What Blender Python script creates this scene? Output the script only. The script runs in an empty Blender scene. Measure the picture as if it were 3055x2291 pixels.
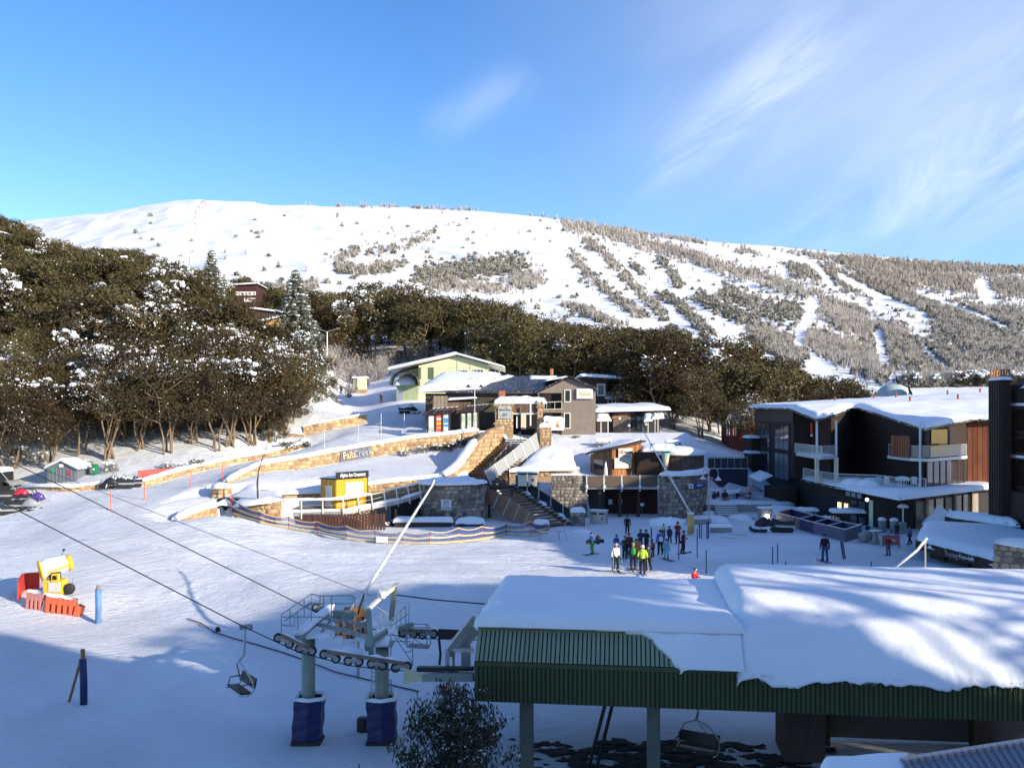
import bpy, math, random
import numpy as np
from mathutils import Vector, Matrix, Quaternion
R = random.Random(11)
NR = np.random.RandomState(5)
SC = bpy.context.scene
COL = SC.collection
PI = math.pi
rad = math.radians
# ----- camera
F, CX, HY, CZ = 2800.0, 1527.5, 1240.0, 10.0     # focal length and horizon of the photograph, camera 10 m above the plaza
def W(px, py, Y):
    return Vector(((px-CX)*Y/F, Y, CZ+(HY-py)*Y/F))
cam = bpy.data.cameras.new('camera'); cam_o = bpy.data.objects.new('camera', cam); COL.objects.link(cam_o)
cam.sensor_width = 36; cam.lens = F/3055*36; cam.shift_y = (HY-1145.5)/3055
cam.clip_start = .5; cam.clip_end = 8000
cam_o.location = (0, 0, CZ); cam_o.rotation_euler = (PI/2, 0, 0)
SC.camera = cam_o
# ----- sun, sky, exposure
SUN_EL = rad(17.5); SUN_AZ = math.atan2(.82, -.57)
sdir = Vector((math.sin(SUN_AZ)*math.cos(SUN_EL), math.cos(SUN_AZ)*math.cos(SUN_EL), math.sin(SUN_EL)))
sl = bpy.data.lights.new('sun', 'SUN'); sl.energy = 4.5; sl.angle = rad(.55); sl.color = (1, .88, .70)
so = bpy.data.objects.new('sun', sl); COL.objects.link(so); so.location = (80, -60, 90)
so.rotation_euler = sdir.to_track_quat('Z', 'Y').to_euler()
SC.view_settings.view_transform = 'Standard'; SC.view_settings.look = 'None'
SC.view_settings.exposure = 0.66; SC.view_settings.gamma = 1; SC.view_settings.use_curve_mapping = False
wd = bpy.data.worlds.new('World'); SC.world = wd; wd.use_nodes = True
def world():
    nt = wd.node_tree; nt.nodes.clear(); N = nt.nodes.new; L = nt.links.new
    out = N('ShaderNodeOutputWorld'); bg = N('ShaderNodeBackground'); bg.inputs[1].default_value = .15
    sky = N('ShaderNodeTexSky'); sky.sky_type = 'NISHITA'; sky.sun_disc = False
    sky.sun_elevation = SUN_EL; sky.sun_rotation = SUN_AZ; sky.altitude = 1600; sky.air_density = 1.3; sky.dust_density = .25; sky.ozone_density = 3.0
    tc = N('ShaderNodeTexCoord'); sp = N('ShaderNodeSeparateXYZ'); L(tc.outputs['Generated'], sp.inputs[0])
    def m(op, a, b=None, c=None):
        n = N('ShaderNodeMath'); n.operation = op
        for i, v in enumerate((a, b, c)):
            if v is None: continue
            if isinstance(v, (int, float)): n.inputs[i].default_value = v
            else: L(v, n.inputs[i])
        return n.outputs[0]
    # direction -> azimuth-like and elevation-like coordinates of the high cirrus
    ay = m('MAXIMUM', m('ABSOLUTE', sp.outputs[1]), .05)
    a = m('DIVIDE', sp.outputs[0], ay); b = m('DIVIDE', sp.outputs[2], ay)
    def noise(sa, sb, rot, det=5, rough=.6, dist=.6, off=0):
        ca, sn = math.cos(rot), math.sin(rot)
        u = m('ADD', m('MULTIPLY', a, ca), m('MULTIPLY', b, sn)); v = m('SUBTRACT', m('MULTIPLY', b, ca), m('MULTIPLY', a, sn))
        cb = N('ShaderNodeCombineXYZ'); L(m('MULTIPLY', u, sa), cb.inputs[0]); L(m('MULTIPLY', v, sb), cb.inputs[1]); cb.inputs[2].default_value = off
        t = N('ShaderNodeTexNoise'); t.inputs['Scale'].default_value = 1; t.inputs['Detail'].default_value = det
        t.inputs['Roughness'].default_value = rough; t.inputs['Distortion'].default_value = dist; L(cb.outputs[0], t.inputs['Vector'])
        return t.outputs['Fac']
    def sstep(v, lo, hi):
        n = N('ShaderNodeMapRange'); n.interpolation_type = 'SMOOTHSTEP'; L(v, n.inputs[0]); n.inputs[1].default_value = lo; n.inputs[2].default_value = hi
        return n.outputs[0]
    def streak(ax, ay_, bx, by, w0, w1, amp, nz):
        # soft band from point A to point B (photo directions), widening from w0 to w1
        A = ((ax-CX)/F, (HY-ay_)/F); B = ((bx-CX)/F, (HY-by)/F)
        dx, dy = B[0]-A[0], B[1]-A[1]; Ln = math.hypot(dx, dy); dx /= Ln; dy /= Ln
        t = m('ADD', m('MULTIPLY', m('SUBTRACT', a, A[0]), dx), m('MULTIPLY', m('SUBTRACT', b, A[1]), dy))
        s = m('SUBTRACT', m('MULTIPLY', m('SUBTRACT', a, A[0]), -dy), m('MULTIPLY', m('SUBTRACT', b, A[1]), -dx))
        tn = m('DIVIDE', t, Ln)
        w = m('MAXIMUM', m('ADD', w0, m('MULTIPLY', tn, w1-w0)), .004)
        q = m('DIVIDE', s, w); g = m('EXPONENT', m('MULTIPLY', m('MULTIPLY', q, q), -1.0))
        en = m('MULTIPLY', sstep(tn, -.15, .3), m('SUBTRACT', 1.0, sstep(tn, .75, 1.35)))
        return m('MULTIPLY', m('MULTIPLY', m('MULTIPLY', g, en), amp), nz)
    n1 = noise(3.0, 16, rad(38), 6, .62, .8); n2 = noise(2.2, 9, rad(55), 6, .6, 1.2, 4); n3 = noise(1.1, 3, rad(30), 4, .5, .5, 9)
    f1 = sstep(n1, .30, .72); f2 = sstep(n2, .36, .70); f3 = sstep(n3, .36, .66)
    tot = streak(1880, 610, 2420, 150, .010, .045, .42, f1)
    tot = m('ADD', tot, streak(1270, 400, 1540, 240, .018, .022, .19, f2))
    tot = m('ADD', tot, streak(2330, 750, 3300, 330, .02, .09, .34, f1))
    tot = m('ADD', tot, m('MULTIPLY', m('MULTIPLY', sstep(a, -.12, .35), sstep(b, .1, .36)), m('MULTIPLY', m('ADD', f3, .25), .26)))
    tot = m('ADD', tot, m('MULTIPLY', m('MULTIPLY', f1, f3), m('MULTIPLY', sstep(a, .0, .3), .06)))
    tot = m('MINIMUM', tot, .8)
    hsv = N('ShaderNodeHueSaturation'); hsv.inputs['Saturation'].default_value = 1.25; hsv.inputs['Value'].default_value = 1.0; hsv.inputs['Hue'].default_value = .513
    L(sky.outputs[0], hsv.inputs['Color'])
    mx = N('ShaderNodeMix'); mx.data_type = 'RGBA'; L(tot, mx.inputs[0]); L(hsv.outputs[0], mx.inputs[6]); mx.inputs[7].default_value = (4.9, 5.3, 6.2, 1)
    L(mx.outputs[2], bg.inputs[0]); L(bg.outputs[0], out.inputs[0])
world()
SC.cycles.max_bounces = 5; SC.cycles.diffuse_bounces = 3; SC.cycles.glossy_bounces = 2; SC.cycles.transparent_max_bounces = 6
SC.cycles.use_adaptive_sampling = True
try: SC.cycles.use_denoising = True
except Exception: pass
# ----- materials
MATS = {}
def mat(name, col, rough=.7, metal=0, var=.12, scale=2.0, bump=0, bscale=25, spec=.4, rand=0, emit=None, coat=0, worldpos=False, stretch=None, trans=0, dust=0):
    if name in MATS: return MATS[name]
    m = bpy.data.materials.new(name); m.use_nodes = True; nt = m.node_tree; b = nt.nodes['Principled BSDF']; N = nt.nodes.new; L = nt.links.new
    b.inputs['Roughness'].default_value = rough; b.inputs['Metallic'].default_value = metal
    b.inputs['Specular IOR Level'].default_value = spec; b.inputs['Coat Weight'].default_value = coat; b.inputs['Transmission Weight'].default_value = trans
    tc = N('ShaderNodeNewGeometry' if worldpos else 'ShaderNodeTexCoord'); vec = tc.outputs['Position' if worldpos else 'Object']
    if stretch:
        mp = N('ShaderNodeMapping'); mp.inputs['Scale'].default_value = stretch; L(vec, mp.inputs[0]); vec = mp.outputs[0]
    n = N('ShaderNodeTexNoise'); n.inputs['Scale'].default_value = scale; n.inputs['Detail'].default_value = 5; n.inputs['Roughness'].default_value = .65; L(vec, n.inputs['Vector'])
    hv = N('ShaderNodeHueSaturation'); hv.inputs['Color'].default_value = (*col, 1)
    mr = N('ShaderNodeMapRange'); mr.inputs[1].default_value = .3; mr.inputs[2].default_value = .7; mr.inputs[3].default_value = 1-var; mr.inputs[4].default_value = 1+var
    L(n.outputs['Fac'], mr.inputs[0])
    v = mr.outputs[0]
    if rand:
        oi = N('ShaderNodeObjectInfo'); m2 = N('ShaderNodeMapRange'); m2.inputs[3].default_value = 1-rand; m2.inputs[4].default_value = 1+rand; L(oi.outputs['Random'], m2.inputs[0])
        mm = N('ShaderNodeMath'); mm.operation = 'MULTIPLY'; L(v, mm.inputs[0]); L(m2.outputs[0], mm.inputs[1]); v = mm.outputs[0]
        m3 = N('ShaderNodeMapRange'); m3.inputs[3].default_value = .5-.03*rand; m3.inputs[4].default_value = .5+.03*rand; L(oi.outputs['Random'], m3.inputs[0]); L(m3.outputs[0], hv.inputs['Hue'])
    L(v, hv.inputs['Value']); colout = hv.outputs[0]
    if dust:   # wind-blown snow and frost clinging in patches
        nd = N('ShaderNodeTexNoise'); nd.inputs['Scale'].default_value = 7; nd.inputs['Detail'].default_value = 6; L(vec, nd.inputs['Vector'])
        rr = N('ShaderNodeMapRange'); rr.inputs[1].default_value = .68-dust*.3; rr.inputs[2].default_value = .74-dust*.28; L(nd.outputs['Fac'], rr.inputs[0])
        mx = N('ShaderNodeMix'); mx.data_type = 'RGBA'; L(rr.outputs[0], mx.inputs[0]); L(colout, mx.inputs[6]); mx.inputs[7].default_value = (.8, .83, .88, 1); colout = mx.outputs[2]
    L(colout, b.inputs['Base Color'])
    if bump:
        n2 = N('ShaderNodeTexNoise'); n2.inputs['Scale'].default_value = bscale; n2.inputs['Detail'].default_value = 4; L(vec, n2.inputs['Vector'])
        bp = N('ShaderNodeBump'); bp.inputs['Strength'].default_value = bump; bp.inputs['Distance'].default_value = .05; L(n2.outputs['Fac'], bp.inputs['Height']); L(bp.outputs[0], b.inputs['Normal'])
    if emit:
        b.inputs['Emission Color'].default_value = (*emit[:3], 1); b.inputs['Emission Strength'].default_value = emit[3]
    MATS[name] = m
    return m
def snow_mat(name, col=(.84, .86, .89), tracks=0, lumps=.35):
    m = bpy.data.materials.new(name); m.use_nodes = True; nt = m.node_tree; b = nt.nodes['Principled BSDF']; N = nt.nodes.new; L = nt.links.new
    b.inputs['Base Color'].default_value = (*col, 1); b.inputs['Roughness'].default_value = .75; b.inputs['Specular IOR Level'].default_value = .25
    g = N('ShaderNodeNewGeometry'); pos = g.outputs['Position']
    def nz(sc, det=5, v=pos, rough=.6):
        n = N('ShaderNodeTexNoise'); n.inputs['Scale'].default_value = sc; n.inputs['Detail'].default_value = det; n.inputs['Roughness'].default_value = rough; L(v, n.inputs['Vector']); return n.outputs['Fac']
    def mm(op, a, c):
        n = N('ShaderNodeMath'); n.operation = op
        for i, v in enumerate((a, c)):
            if isinstance(v, (int, float)): n.inputs[i].default_value = v
            else: L(v, n.inputs[i])
        return n.outputs[0]
    h = mm('ADD', mm('MULTIPLY', nz(.7, 6), .5*lumps), mm('MULTIPLY', nz(6, 4), .10*lumps))
    if tracks: h = mm('ADD', h, mm('MULTIPLY', nz(2.6, 8, pos, .72), .17))
    if tracks:
        # groomer corduroy and ski tracks: bands stretched along the run, bent by a low noise, broken up by another
        for k, (ang, sc, amp, sx) in enumerate(((rad(-17), 2.6, .13, .04), (rad(4), 4.5, .10, .02), (rad(-34), 1.6, .12, .05), (rad(11), 8.0, .06, .012))):
            mp = N('ShaderNodeMapping'); mp.inputs['Rotation'].default_value = (0, 0, ang); L(pos, mp.inputs[0])
            m2 = N('ShaderNodeMapping'); m2.inputs['Scale'].default_value = (sx, 1, 0); L(mp.outputs[0], m2.inputs[0])
            n = nz(sc, 6, m2.outputs[0], .7)
            mask = N('ShaderNodeMapRange'); mask.inputs[1].default_value = .42; mask.inputs[2].default_value = .6; L(nz(.05+.02*k, 2), mask.inputs[0])
            h = mm('ADD', h, mm('MULTIPLY', mm('MULTIPLY', n, amp*tracks*2.2), mask.outputs[0]))
    bp = N('ShaderNodeBump'); bp.inputs['Strength'].default_value = .9; bp.inputs['Distance'].default_value = 1.0
    L(h, bp.inputs['Height']); L(bp.outputs[0], b.inputs['Normal'])
    # faint dirt and packed, slightly greyer snow
    mr = N('ShaderNodeMapRange'); mr.inputs[1].default_value = .35; mr.inputs[2].default_value = .7; mr.inputs[3].default_value = .96; mr.inputs[4].default_value = 1.04; L(nz(.25, 6), mr.inputs[0])
    hv = N('ShaderNodeHueSaturation'); hv.inputs['Color'].default_value = (*col, 1); L(mr.outputs[0], hv.inputs['Value']); L(hv.outputs[0], b.inputs['Base Color'])
    MATS[name] = m
    return m
SNOW = snow_mat('fresh_snow', lumps=.16); SNOWG = snow_mat('packed_snow', (.82, .84, .87), tracks=1.3, lumps=.25); SNOWM = snow_mat('mountain_snow', (.86, .87, .89), lumps=0)
# ----- mesh collector
V3 = Vector
class MB:
    def __init__(s): s.v = []; s.f = []
    def add(s, vs, fs):
        o = len(s.v); s.v += [tuple(v) for v in vs]; s.f += [tuple(i+o for i in f) for f in fs]; return s
    def box(s, c, d, rz=0, ax=None):
        hx, hy, hz = d[0]/2, d[1]/2, d[2]/2
        vs = [Vector((x, y, z)) for z in (-hz, hz) for y in (-hy, hy) for x in (-hx, hx)]
        if ax is not None: vs = [ax @ v for v in vs]
        elif rz: q = Matrix.Rotation(rz, 3, 'Z'); vs = [q @ v for v in vs]
        c = Vector(c); return s.add([v+c for v in vs], [(0, 2, 3, 1), (4, 5, 7, 6), (0, 1, 5, 4), (2, 6, 7, 3), (0, 4, 6, 2), (1, 3, 7, 5)])
    def bar(s, a, b, w, h, up=(0, 0, 1)):
        a = Vector(a); b = Vector(b); x = (b-a); l = x.length
        if l < 1e-6: return s
        x = x/l; u = Vector(up); y = u.cross(x)
        if y.length < 1e-4: y = Vector((0, 1, 0)).cross(x)
        y.normalize(); z = x.cross(y); M = Matrix((x, y, z)).transposed()
        return s.box((a+b)/2, (l, w, h), ax=M)
    def tube(s, pts, r, n=8, cap=True, r2=None):
        pts = [Vector(p) for p in pts]; k = len(pts); rs = r if isinstance(r, (list, tuple)) else ([r]*k if r2 is None else [r+(r2-r)*i/(k-1) for i in range(k)])
        o = len(s.v); prev = None
        for i, p in enumerate(pts):
            t = (pts[min(i+1, k-1)]-pts[max(i-1, 0)]).normalized()
            if prev is None:
                a = Vector((0, 0, 1)) if abs(t.z) < .9 else Vector((1, 0, 0)); u = t.cross(a).normalized()
            else:
                u = (prev-t*prev.dot(t)).normalized()
            prev = u; w = t.cross(u)
            for j in range(n):
                an = 2*PI*j/n; s.v.append(tuple(p+(u*math.cos(an)+w*math.sin(an))*rs[i]))
        for i in range(k-1):
            for j in range(n):
                s.f.append((o+i*n+j, o+i*n+(j+1) % n, o+(i+1)*n+(j+1) % n, o+(i+1)*n+j))
        if cap: s.f.append(tuple(o+j for j in range(n))[::-1]); s.f.append(tuple(o+(k-1)*n+j for j in range(n)))
        return s
    def lathe(s, c, prof, n=16, ax=None, a0=0, a1=2*PI):
        o = len(s.v); c = Vector(c); full = abs(a1-a0-2*PI) < 1e-6; m = n if full else n+1
        for r, z in prof:
            for j in range(m):
                an = a0+(a1-a0)*j/n; v = Vector((r*math.cos(an), r*math.sin(an), z)); s.v.append(tuple((ax @ v if ax else v)+c))
        for i in range(len(prof)-1):
            for j in range(n):
                j2 = (j+1) % m; s.f.append((o+i*m+j, o+i*m+j2, o+(i+1)*m+j2, o+(i+1)*m+j))
        if full: s.f.append(tuple(o+j for j in range(m))[::-1]); s.f.append(tuple(o+(len(prof)-1)*m+j for j in range(m)))
        return s
    def prism(s, poly, z0, z1):
        # poly: xy points, z0/z1 numbers or lists
        n = len(poly); a = z0 if isinstance(z0, (list, tuple)) else [z0]*n; b = z1 if isinstance(z1, (list, tuple)) else [z1]*n
        vs = [(p[0], p[1], a[i]) for i, p in enumerate(poly)]+[(p[0], p[1], b[i]) for i, p in enumerate(poly)]
        return s.add(vs, [tuple(range(n))[::-1], tuple(range(n, 2*n))]+[(i, (i+1) % n, n+(i+1) % n, n+i) for i in range(n)])
    def slab(s, q, t, nv=None):
        # quad q (4 world points) thickened by t along its normal
        q = [Vector(p) for p in q]; nrm = (q[1]-q[0]).cross(q[3]-q[0]).normalized()*t
        return s.add(q+[p+nrm for p in q], [(3, 2, 1, 0), (4, 5, 6, 7), (0, 1, 5, 4), (1, 2, 6, 5), (2, 3, 7, 6), (3, 0, 4, 7)])
    def blob(s, c, r, seed=0, n=10, m=6, sq=(1, 1, 1), amp=.25):
        rn = random.Random(seed); o = len(s.v); c = Vector(c); s.v.append(tuple(c+Vector((0, 0, r*sq[2]))))
        for i in range(1, m):
            ph = PI*i/m
            for j in range(n):
                th = 2*PI*j/n; k = r*(1+rn.uniform(-amp, amp)); s.v.append(tuple(c+Vector((math.sin(ph)*math.cos(th)*k*sq[0], math.sin(ph)*math.sin(th)*k*sq[1], math.cos(ph)*k*sq[2]))))
        s.v.append(tuple(c-Vector((0, 0, r*sq[2])))); e = len(s.v)-1
        for j in range(n): s.f.append((o, o+1+j, o+1+(j+1) % n)); s.f.append((e, o+1+(m-2)*n+(j+1) % n, o+1+(m-2)*n+j))
        for i in range(m-2):
            for j in range(n): a = o+1+i*n; s.f.append((a+j, a+n+j, a+n+(j+1) % n, a+(j+1) % n))
        return s
    def mound(s, q, thick, nu=10, nv=10, rr=.5, ov=.1, amp=.05, seed=1, skirt=.05):
        # snow lying on the quad q: rounded edges, uneven top
        q = [Vector(p) for p in q]; cn = sum(q, Vector())/4
        q = [p+(p-cn).normalized()*ov for p in q]
        lu = ((q[1]-q[0]).length+(q[2]-q[3]).length)/2; lv = ((q[3]-q[0]).length+(q[2]-q[1]).length)/2
        def samp(n, L):
            e = min(rr/L, .3); base = [0, e*.12, e*.35, e*.7, e]; k = max(n-8, 2)
            mid = [e+(1-2*e)*i/k for i in range(1, k)]; return base+mid+[1-x for x in base[::-1]]
        us = samp(nu, lu); vs = samp(nv, lv); o = len(s.v); rn = random.Random(seed); ph = [rn.uniform(0, 9) for _ in range(8)]
        for u in us:
            for v in vs:
                p = (q[0]*(1-u)+q[1]*u)*(1-v)+(q[3]*(1-u)+q[2]*u)*v
                e = min(u*lu, (1-u)*lu, v*lv, (1-v)*lv); k = min(e/rr, 1); h = thick*math.sqrt(max(0, 1-(1-k)**2))
                x, y = u*lu, v*lv
                w = math.sin(x*1.3+ph[0])*math.cos(y*1.1+ph[1])+.6*math.sin(x*2.9+ph[2]+y)+.4*math.sin(y*3.7+ph[3]-x*2)+.3*math.sin(x*7+ph[4])*math.sin(y*6+ph[5])
                h += amp*w*k
                wob = .25*ov*math.sin((x+y)*4+ph[6])+.25*ov*math.sin((x-y)*9+ph[7])
                d = (p-cn); d.z = 0
                if k < .5 and d.length > 0: p = p+d.normalized()*wob
                s.v.append((p.x, p.y, p.z+h if k > 0 else p.z-skirt))
        nu2, nv2 = len(us), len(vs)
        for i in range(nu2-1):
            for j in range(nv2-1): a = o+i*nv2+j; s.f.append((a, a+nv2, a+nv2+1, a+1))
        return s
    def strip(s, pts, w, h, n=7, amp=.04, seed=3, sub=.6):
        # snow lying along a polyline (wall tops, rails)
        P = []
        pts = [Vector(p) for p in pts]
        for a, b in zip(pts[:-1], pts[1:]):
            k = max(1, int((b-a).length/sub)); P += [a.lerp(b, i/k) for i in range(k)]
        P.append(pts[-1]); rn = random.Random(seed); o = len(s.v); ph = rn.uniform(0, 9)
        for i, p in enumerate(P):
            t = P[min(i+1, len(P)-1)]-P[max(i-1, 0)]; t.z = 0; t = t.normalized() if t.length > 0 else Vector((1, 0, 0)); sd = Vector((-t.y, t.x, 0))
            e = .55 if i in (0, len(P)-1) else 1; hh = h*e*(1+amp*8*math.sin(i*.7+ph)*.3+rn.uniform(-amp, amp)*3); ww = w*e*(1+rn.uniform(-amp, amp)*1.5)
            for j in range(n+1):
                an = PI*j/n; s.v.append(tuple(p+sd*(-math.cos(an)*ww/2)+Vector((0, 0, math.sin(an)**.8*hh-.03*(j in (0, n))))))
        for i in range(len(P)-1):
            for j in range(n): a = o+i*(n+1)+j; s.f.append((a, a+1, a+n+2, a+n+1))
        s.f.append(tuple(o+j for j in range(n+1))); e = o+(len(P)-1)*(n+1); s.f.append(tuple(e+j for j in range(n, -1, -1)))
        return s
    def mesh(s, name, m, smooth=False):
        me = bpy.data.meshes.new(name); me.from_pydata([tuple(v) for v in s.v], [], s.f)
        if m is not None: me.materials.append(m)
        if smooth: me.polygons.foreach_set('use_smooth', [True]*len(me.polygons))
        return me
    def B(s, name, m, parent=None, smooth=False, w=0):
        if w and parent is not None:
            iv = parent.matrix_basis.inverted(); s.v = [tuple(iv @ Vector(v)) for v in s.v]
        o = bpy.data.objects.new(name, s.mesh(name, m, smooth)); COL.objects.link(o)
        if parent is not None: o.parent = parent
        return o
def link(name, me, parent=None, loc=(0, 0, 0), rot=(0, 0, 0), sc=(1, 1, 1)):
    o = bpy.data.objects.new(name, me); COL.objects.link(o); o.location = loc; o.rotation_euler = rot; o.scale = sc
    if parent is not None: o.parent = parent
    return o
def tag(o, label=None, cat=None, group=None, kind=None):
    if label: o['label'] = label
    if cat: o['category'] = cat
    if group: o['group'] = group
    if kind: o['kind'] = kind
    return o
def thing(name, label, cat, loc=(0, 0, 0), rz=0, group=None):
    o = bpy.data.objects.new(name, None); COL.objects.link(o); o.empty_display_size = .3
    o.location = loc; o.rotation_euler = (0, 0, rz)
    o.matrix_basis = Matrix.Translation(Vector(loc)) @ Matrix.Rotation(rz, 4, 'Z')
    return tag(o, label, cat, group)
KIDS = {}
def copy_tree(o, parent=None):
    c = o.copy(); COL.objects.link(c)
    if parent is not None: c.parent = parent
    for ch in [x for x in bpy.data.objects if x.parent == o]: copy_tree(ch, c)
    return c
def copy_fast(root, kids, loc, rz, sc=1, label=None, group=None):
    c = root.copy(); COL.objects.link(c); c.location = loc; c.rotation_euler = (0, 0, rz); c.scale = (sc, sc, sc) if not isinstance(sc, tuple) else sc
    if label: c['label'] = label
    if group: c['group'] = group
    for k in kids:
        d = k.copy(); COL.objects.link(d); d.parent = c
    return c
def text(name, st, size, m, parent, M4, ext=.02, bold=0, align='CENTER', sx=1):
    cu = bpy.data.curves.new(name, 'FONT'); cu.body = st; cu.size = size; cu.extrude = ext; cu.align_x = align; cu.align_y = 'CENTER'; cu.offset = bold; cu.resolution_u = 3
    t = bpy.data.objects.new(name, cu); COL.objects.link(t)
    dg = bpy.context.evaluated_depsgraph_get(); me = bpy.data.meshes.new_from_object(t.evaluated_get(dg)); bpy.data.objects.remove(t); bpy.data.curves.remove(cu)
    me.name = name; me.materials.clear(); me.materials.append(m)
    o = bpy.data.objects.new(name, me); COL.objects.link(o); o.parent = parent
    o.matrix_basis = M4 @ Matrix.Diagonal((sx, 1, 1, 1)); return o
def facing(loc, nrm, up=(0, 0, 1)):
    # matrix whose local X runs right and local Y up on a face with outward normal nrm
    z = Vector(nrm).normalized(); x = Vector(up).cross(z).normalized(); y = z.cross(x)
    return Matrix.Translation(Vector(loc)) @ Matrix((x, y, z)).transposed().to_4x4()
# ----- terrain
def vnoise(x, y, seed=0):
    xi = np.floor(x).astype(np.int64); yi = np.floor(y).astype(np.int64); fx = x-xi; fy = y-yi; fx = fx*fx*(3-2*fx); fy = fy*fy*(3-2*fy)
    def h(a, b):
        n = (a*374761393+b*668265263+seed*974711) & 0x7fffffff; n = (n ^ (n >> 13))*1274126177 & 0x7fffffff; return ((n ^ (n >> 16)) & 0xffff)/65535.0
    return (h(xi, yi)*(1-fx)+h(xi+1, yi)*fx)*(1-fy)+(h(xi, yi+1)*(1-fx)+h(xi+1, yi+1)*fx)*fy
def fbm(x, y, o=4, seed=0, g=.5):
    t = 0; a = 1; s = 0
    for i in range(o): t = t+a*vnoise(x*2**i, y*2**i, seed+i); s += a; a *= g
    return t/s-.5
YS = [5, 20, 33, 41, 50, 56, 60, 66, 72, 80, 87, 95, 105, 115, 130, 150, 175, 200, 230, 260, 300, 360, 450, 600, 800, 1100, 1400, 1700, 2200, 3200]
TAB = {
 -1500: [-3, -3, -3, -3, -2.8, -2.2, -1.6, -1, -.6, 0, .8, 2, 5, 9, 15, 24, 36, 48, 58, 62, 60, 60, 70, 100, 150, 220, 285, 335, 290, 200],
 0:     [-3, -3, -3, -2.7, -2.3, -1.9, -1.1, -.5, 0, .7, 1.3, 2.1, 5, 9, 15, 24, 34, 44, 49, 51, 49, 50, 62, 95, 150, 222, 292, 348, 300, 200],
 300:   [-3, -3, -3, -2.7, -2.3, -1.9, -1.0, 0, .8, 1.8, 2.8, 3.5, 6.2, 9.5, 15, 22.5, 31, 38, 42, 42, 41, 46, 62, 100, 158, 240, 310, 362, 310, 200],
 600:   [-3, -3, -3, -2.8, -2.2, -1.6, -.8, .3, 1.2, 2.2, 3.0, 4.0, 6.6, 9.6, 15, 21.5, 28, 33, 36, 37, 38, 44, 62, 102, 164, 252, 326, 345, 300, 200],
 900:   [-3, -3, -3, -3, -1.8, -.8, -.3, 0, .3, .6, 2.5, 5.4, 6.9, 9.0, 13, 18, 23, 27, 29, 30, 34, 42, 60, 100, 158, 242, 320, 340, 300, 200],
 1060:  [-3, -3, -3, -3, -1.6, -.5, -.1, 0, .1, .3, 2.5, 5.8, 7.8, 9.0, 10.6, 12.5, 16.5, 22, 27, 29, 34, 42, 60, 98, 150, 232, 320, 338, 300, 200],
 1200:  [-3, -3, -3, -3, -1.4, -.3, 0, 0, 0, .1, .4, 5.0, 7.6, 8.8, 12, 14, 18, 24, 28, 30, 34, 43, 60, 92, 142, 222, 318, 330, 300, 200],
 1600:  [-3, -3, -3, -3, -1.2, -.1, .15, .1, 0, 0, .1, .5, 7.0, 8.2, 9.5, 12, 15, 18, 21, 25, 30, 40, 56, 85, 130, 210, 302, 300, 280, 200],
 2000:  [-3, -3, -3, -3, -1.1, 0, .2, .1, 0, 0, .1, .1, 5.2, 7.0, 8, 9.5, 11, 13, 16, 20, 26, 36, 50, 76, 115, 182, 272, 268, 250, 200],
 2400:  [-3, -3, -3, -3, -1.0, .1, .4, .4, .4, .4, .4, .6, 1.4, 2.4, 4, 5, 7, 9, 12, 16, 21, 29, 42, 65, 100, 160, 255, 250, 230, 200],
 2800:  [-3, -3, -3, -3, -1.0, .1, .3, .4, .7, .9, .9, .9, 1, 1.6, 3, 5, 6.5, 8, 11, 14, 19, 26, 37, 58, 88, 142, 237, 235, 220, 190],
 3300:  [-3, -3, -3, -3, -1.0, .1, .3, .4, .5, .6, .6, .6, 1, 1.6, 3, 5, 6.5, 8, 11, 14, 18, 24, 34, 53, 80, 130, 222, 220, 210, 180],
 5200:  [-3, -3, -3, -3, -1.0, .1, .3, .4, .5, .6, .6, .6, 1, 1.6, 3, 5, 6.5, 8, 11, 14, 17, 22, 30, 45, 70, 110, 180, 180, 170, 150],
}
def pchip(xs, ys, xq):
    xs = np.array(xs, float); ys = np.array(ys, float); h = np.diff(xs); d = np.diff(ys)/h; m = np.zeros_like(ys)
    for i in range(1, len(xs)-1):
        if d[i-1]*d[i] > 0: m[i] = 2*d[i-1]*d[i]/(d[i-1]+d[i])
    m[0] = d[0]; m[-1] = d[-1]
    xq = np.clip(xq, xs[0], xs[-1]); k = np.clip(np.searchsorted(xs, xq, 'right')-1, 0, len(xs)-2); t = (xq-xs[k])/h[k]
    return (2*t**3-3*t**2+1)*ys[k]+(t**3-2*t**2+t)*h[k]*m[k]+(-2*t**3+3*t**2)*ys[k+1]+(t**3-t**2)*h[k]*m[k+1]
LY0, LY1, NLY = math.log(5), math.log(3200), 1400
lyq = np.linspace(LY0, LY1, NLY); cols = sorted(TAB); U0, U1, NU = (cols[0]-CX)/F, (cols[-1]-CX)/F, 900
uq = np.linspace(U0, U1, NU)
colg = np.array([pchip(np.log(YS), TAB[c], lyq) for c in cols]); G = np.zeros((NU, NLY)); uc = [(c-CX)/F for c in cols]
for j in range(NLY): G[:, j] = pchip(uc, colg[:, j], uq)
ks = np.exp(-np.linspace(-2, 2, 21)**2); ks /= ks.sum()
G = np.apply_along_axis(lambda r: np.convolve(np.pad(r, 10, 'edge'), ks, 'valid'), 0, G)
G2 = np.apply_along_axis(lambda r: np.convolve(np.pad(r, 10, 'edge'), ks, 'valid'), 1, G)
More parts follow.
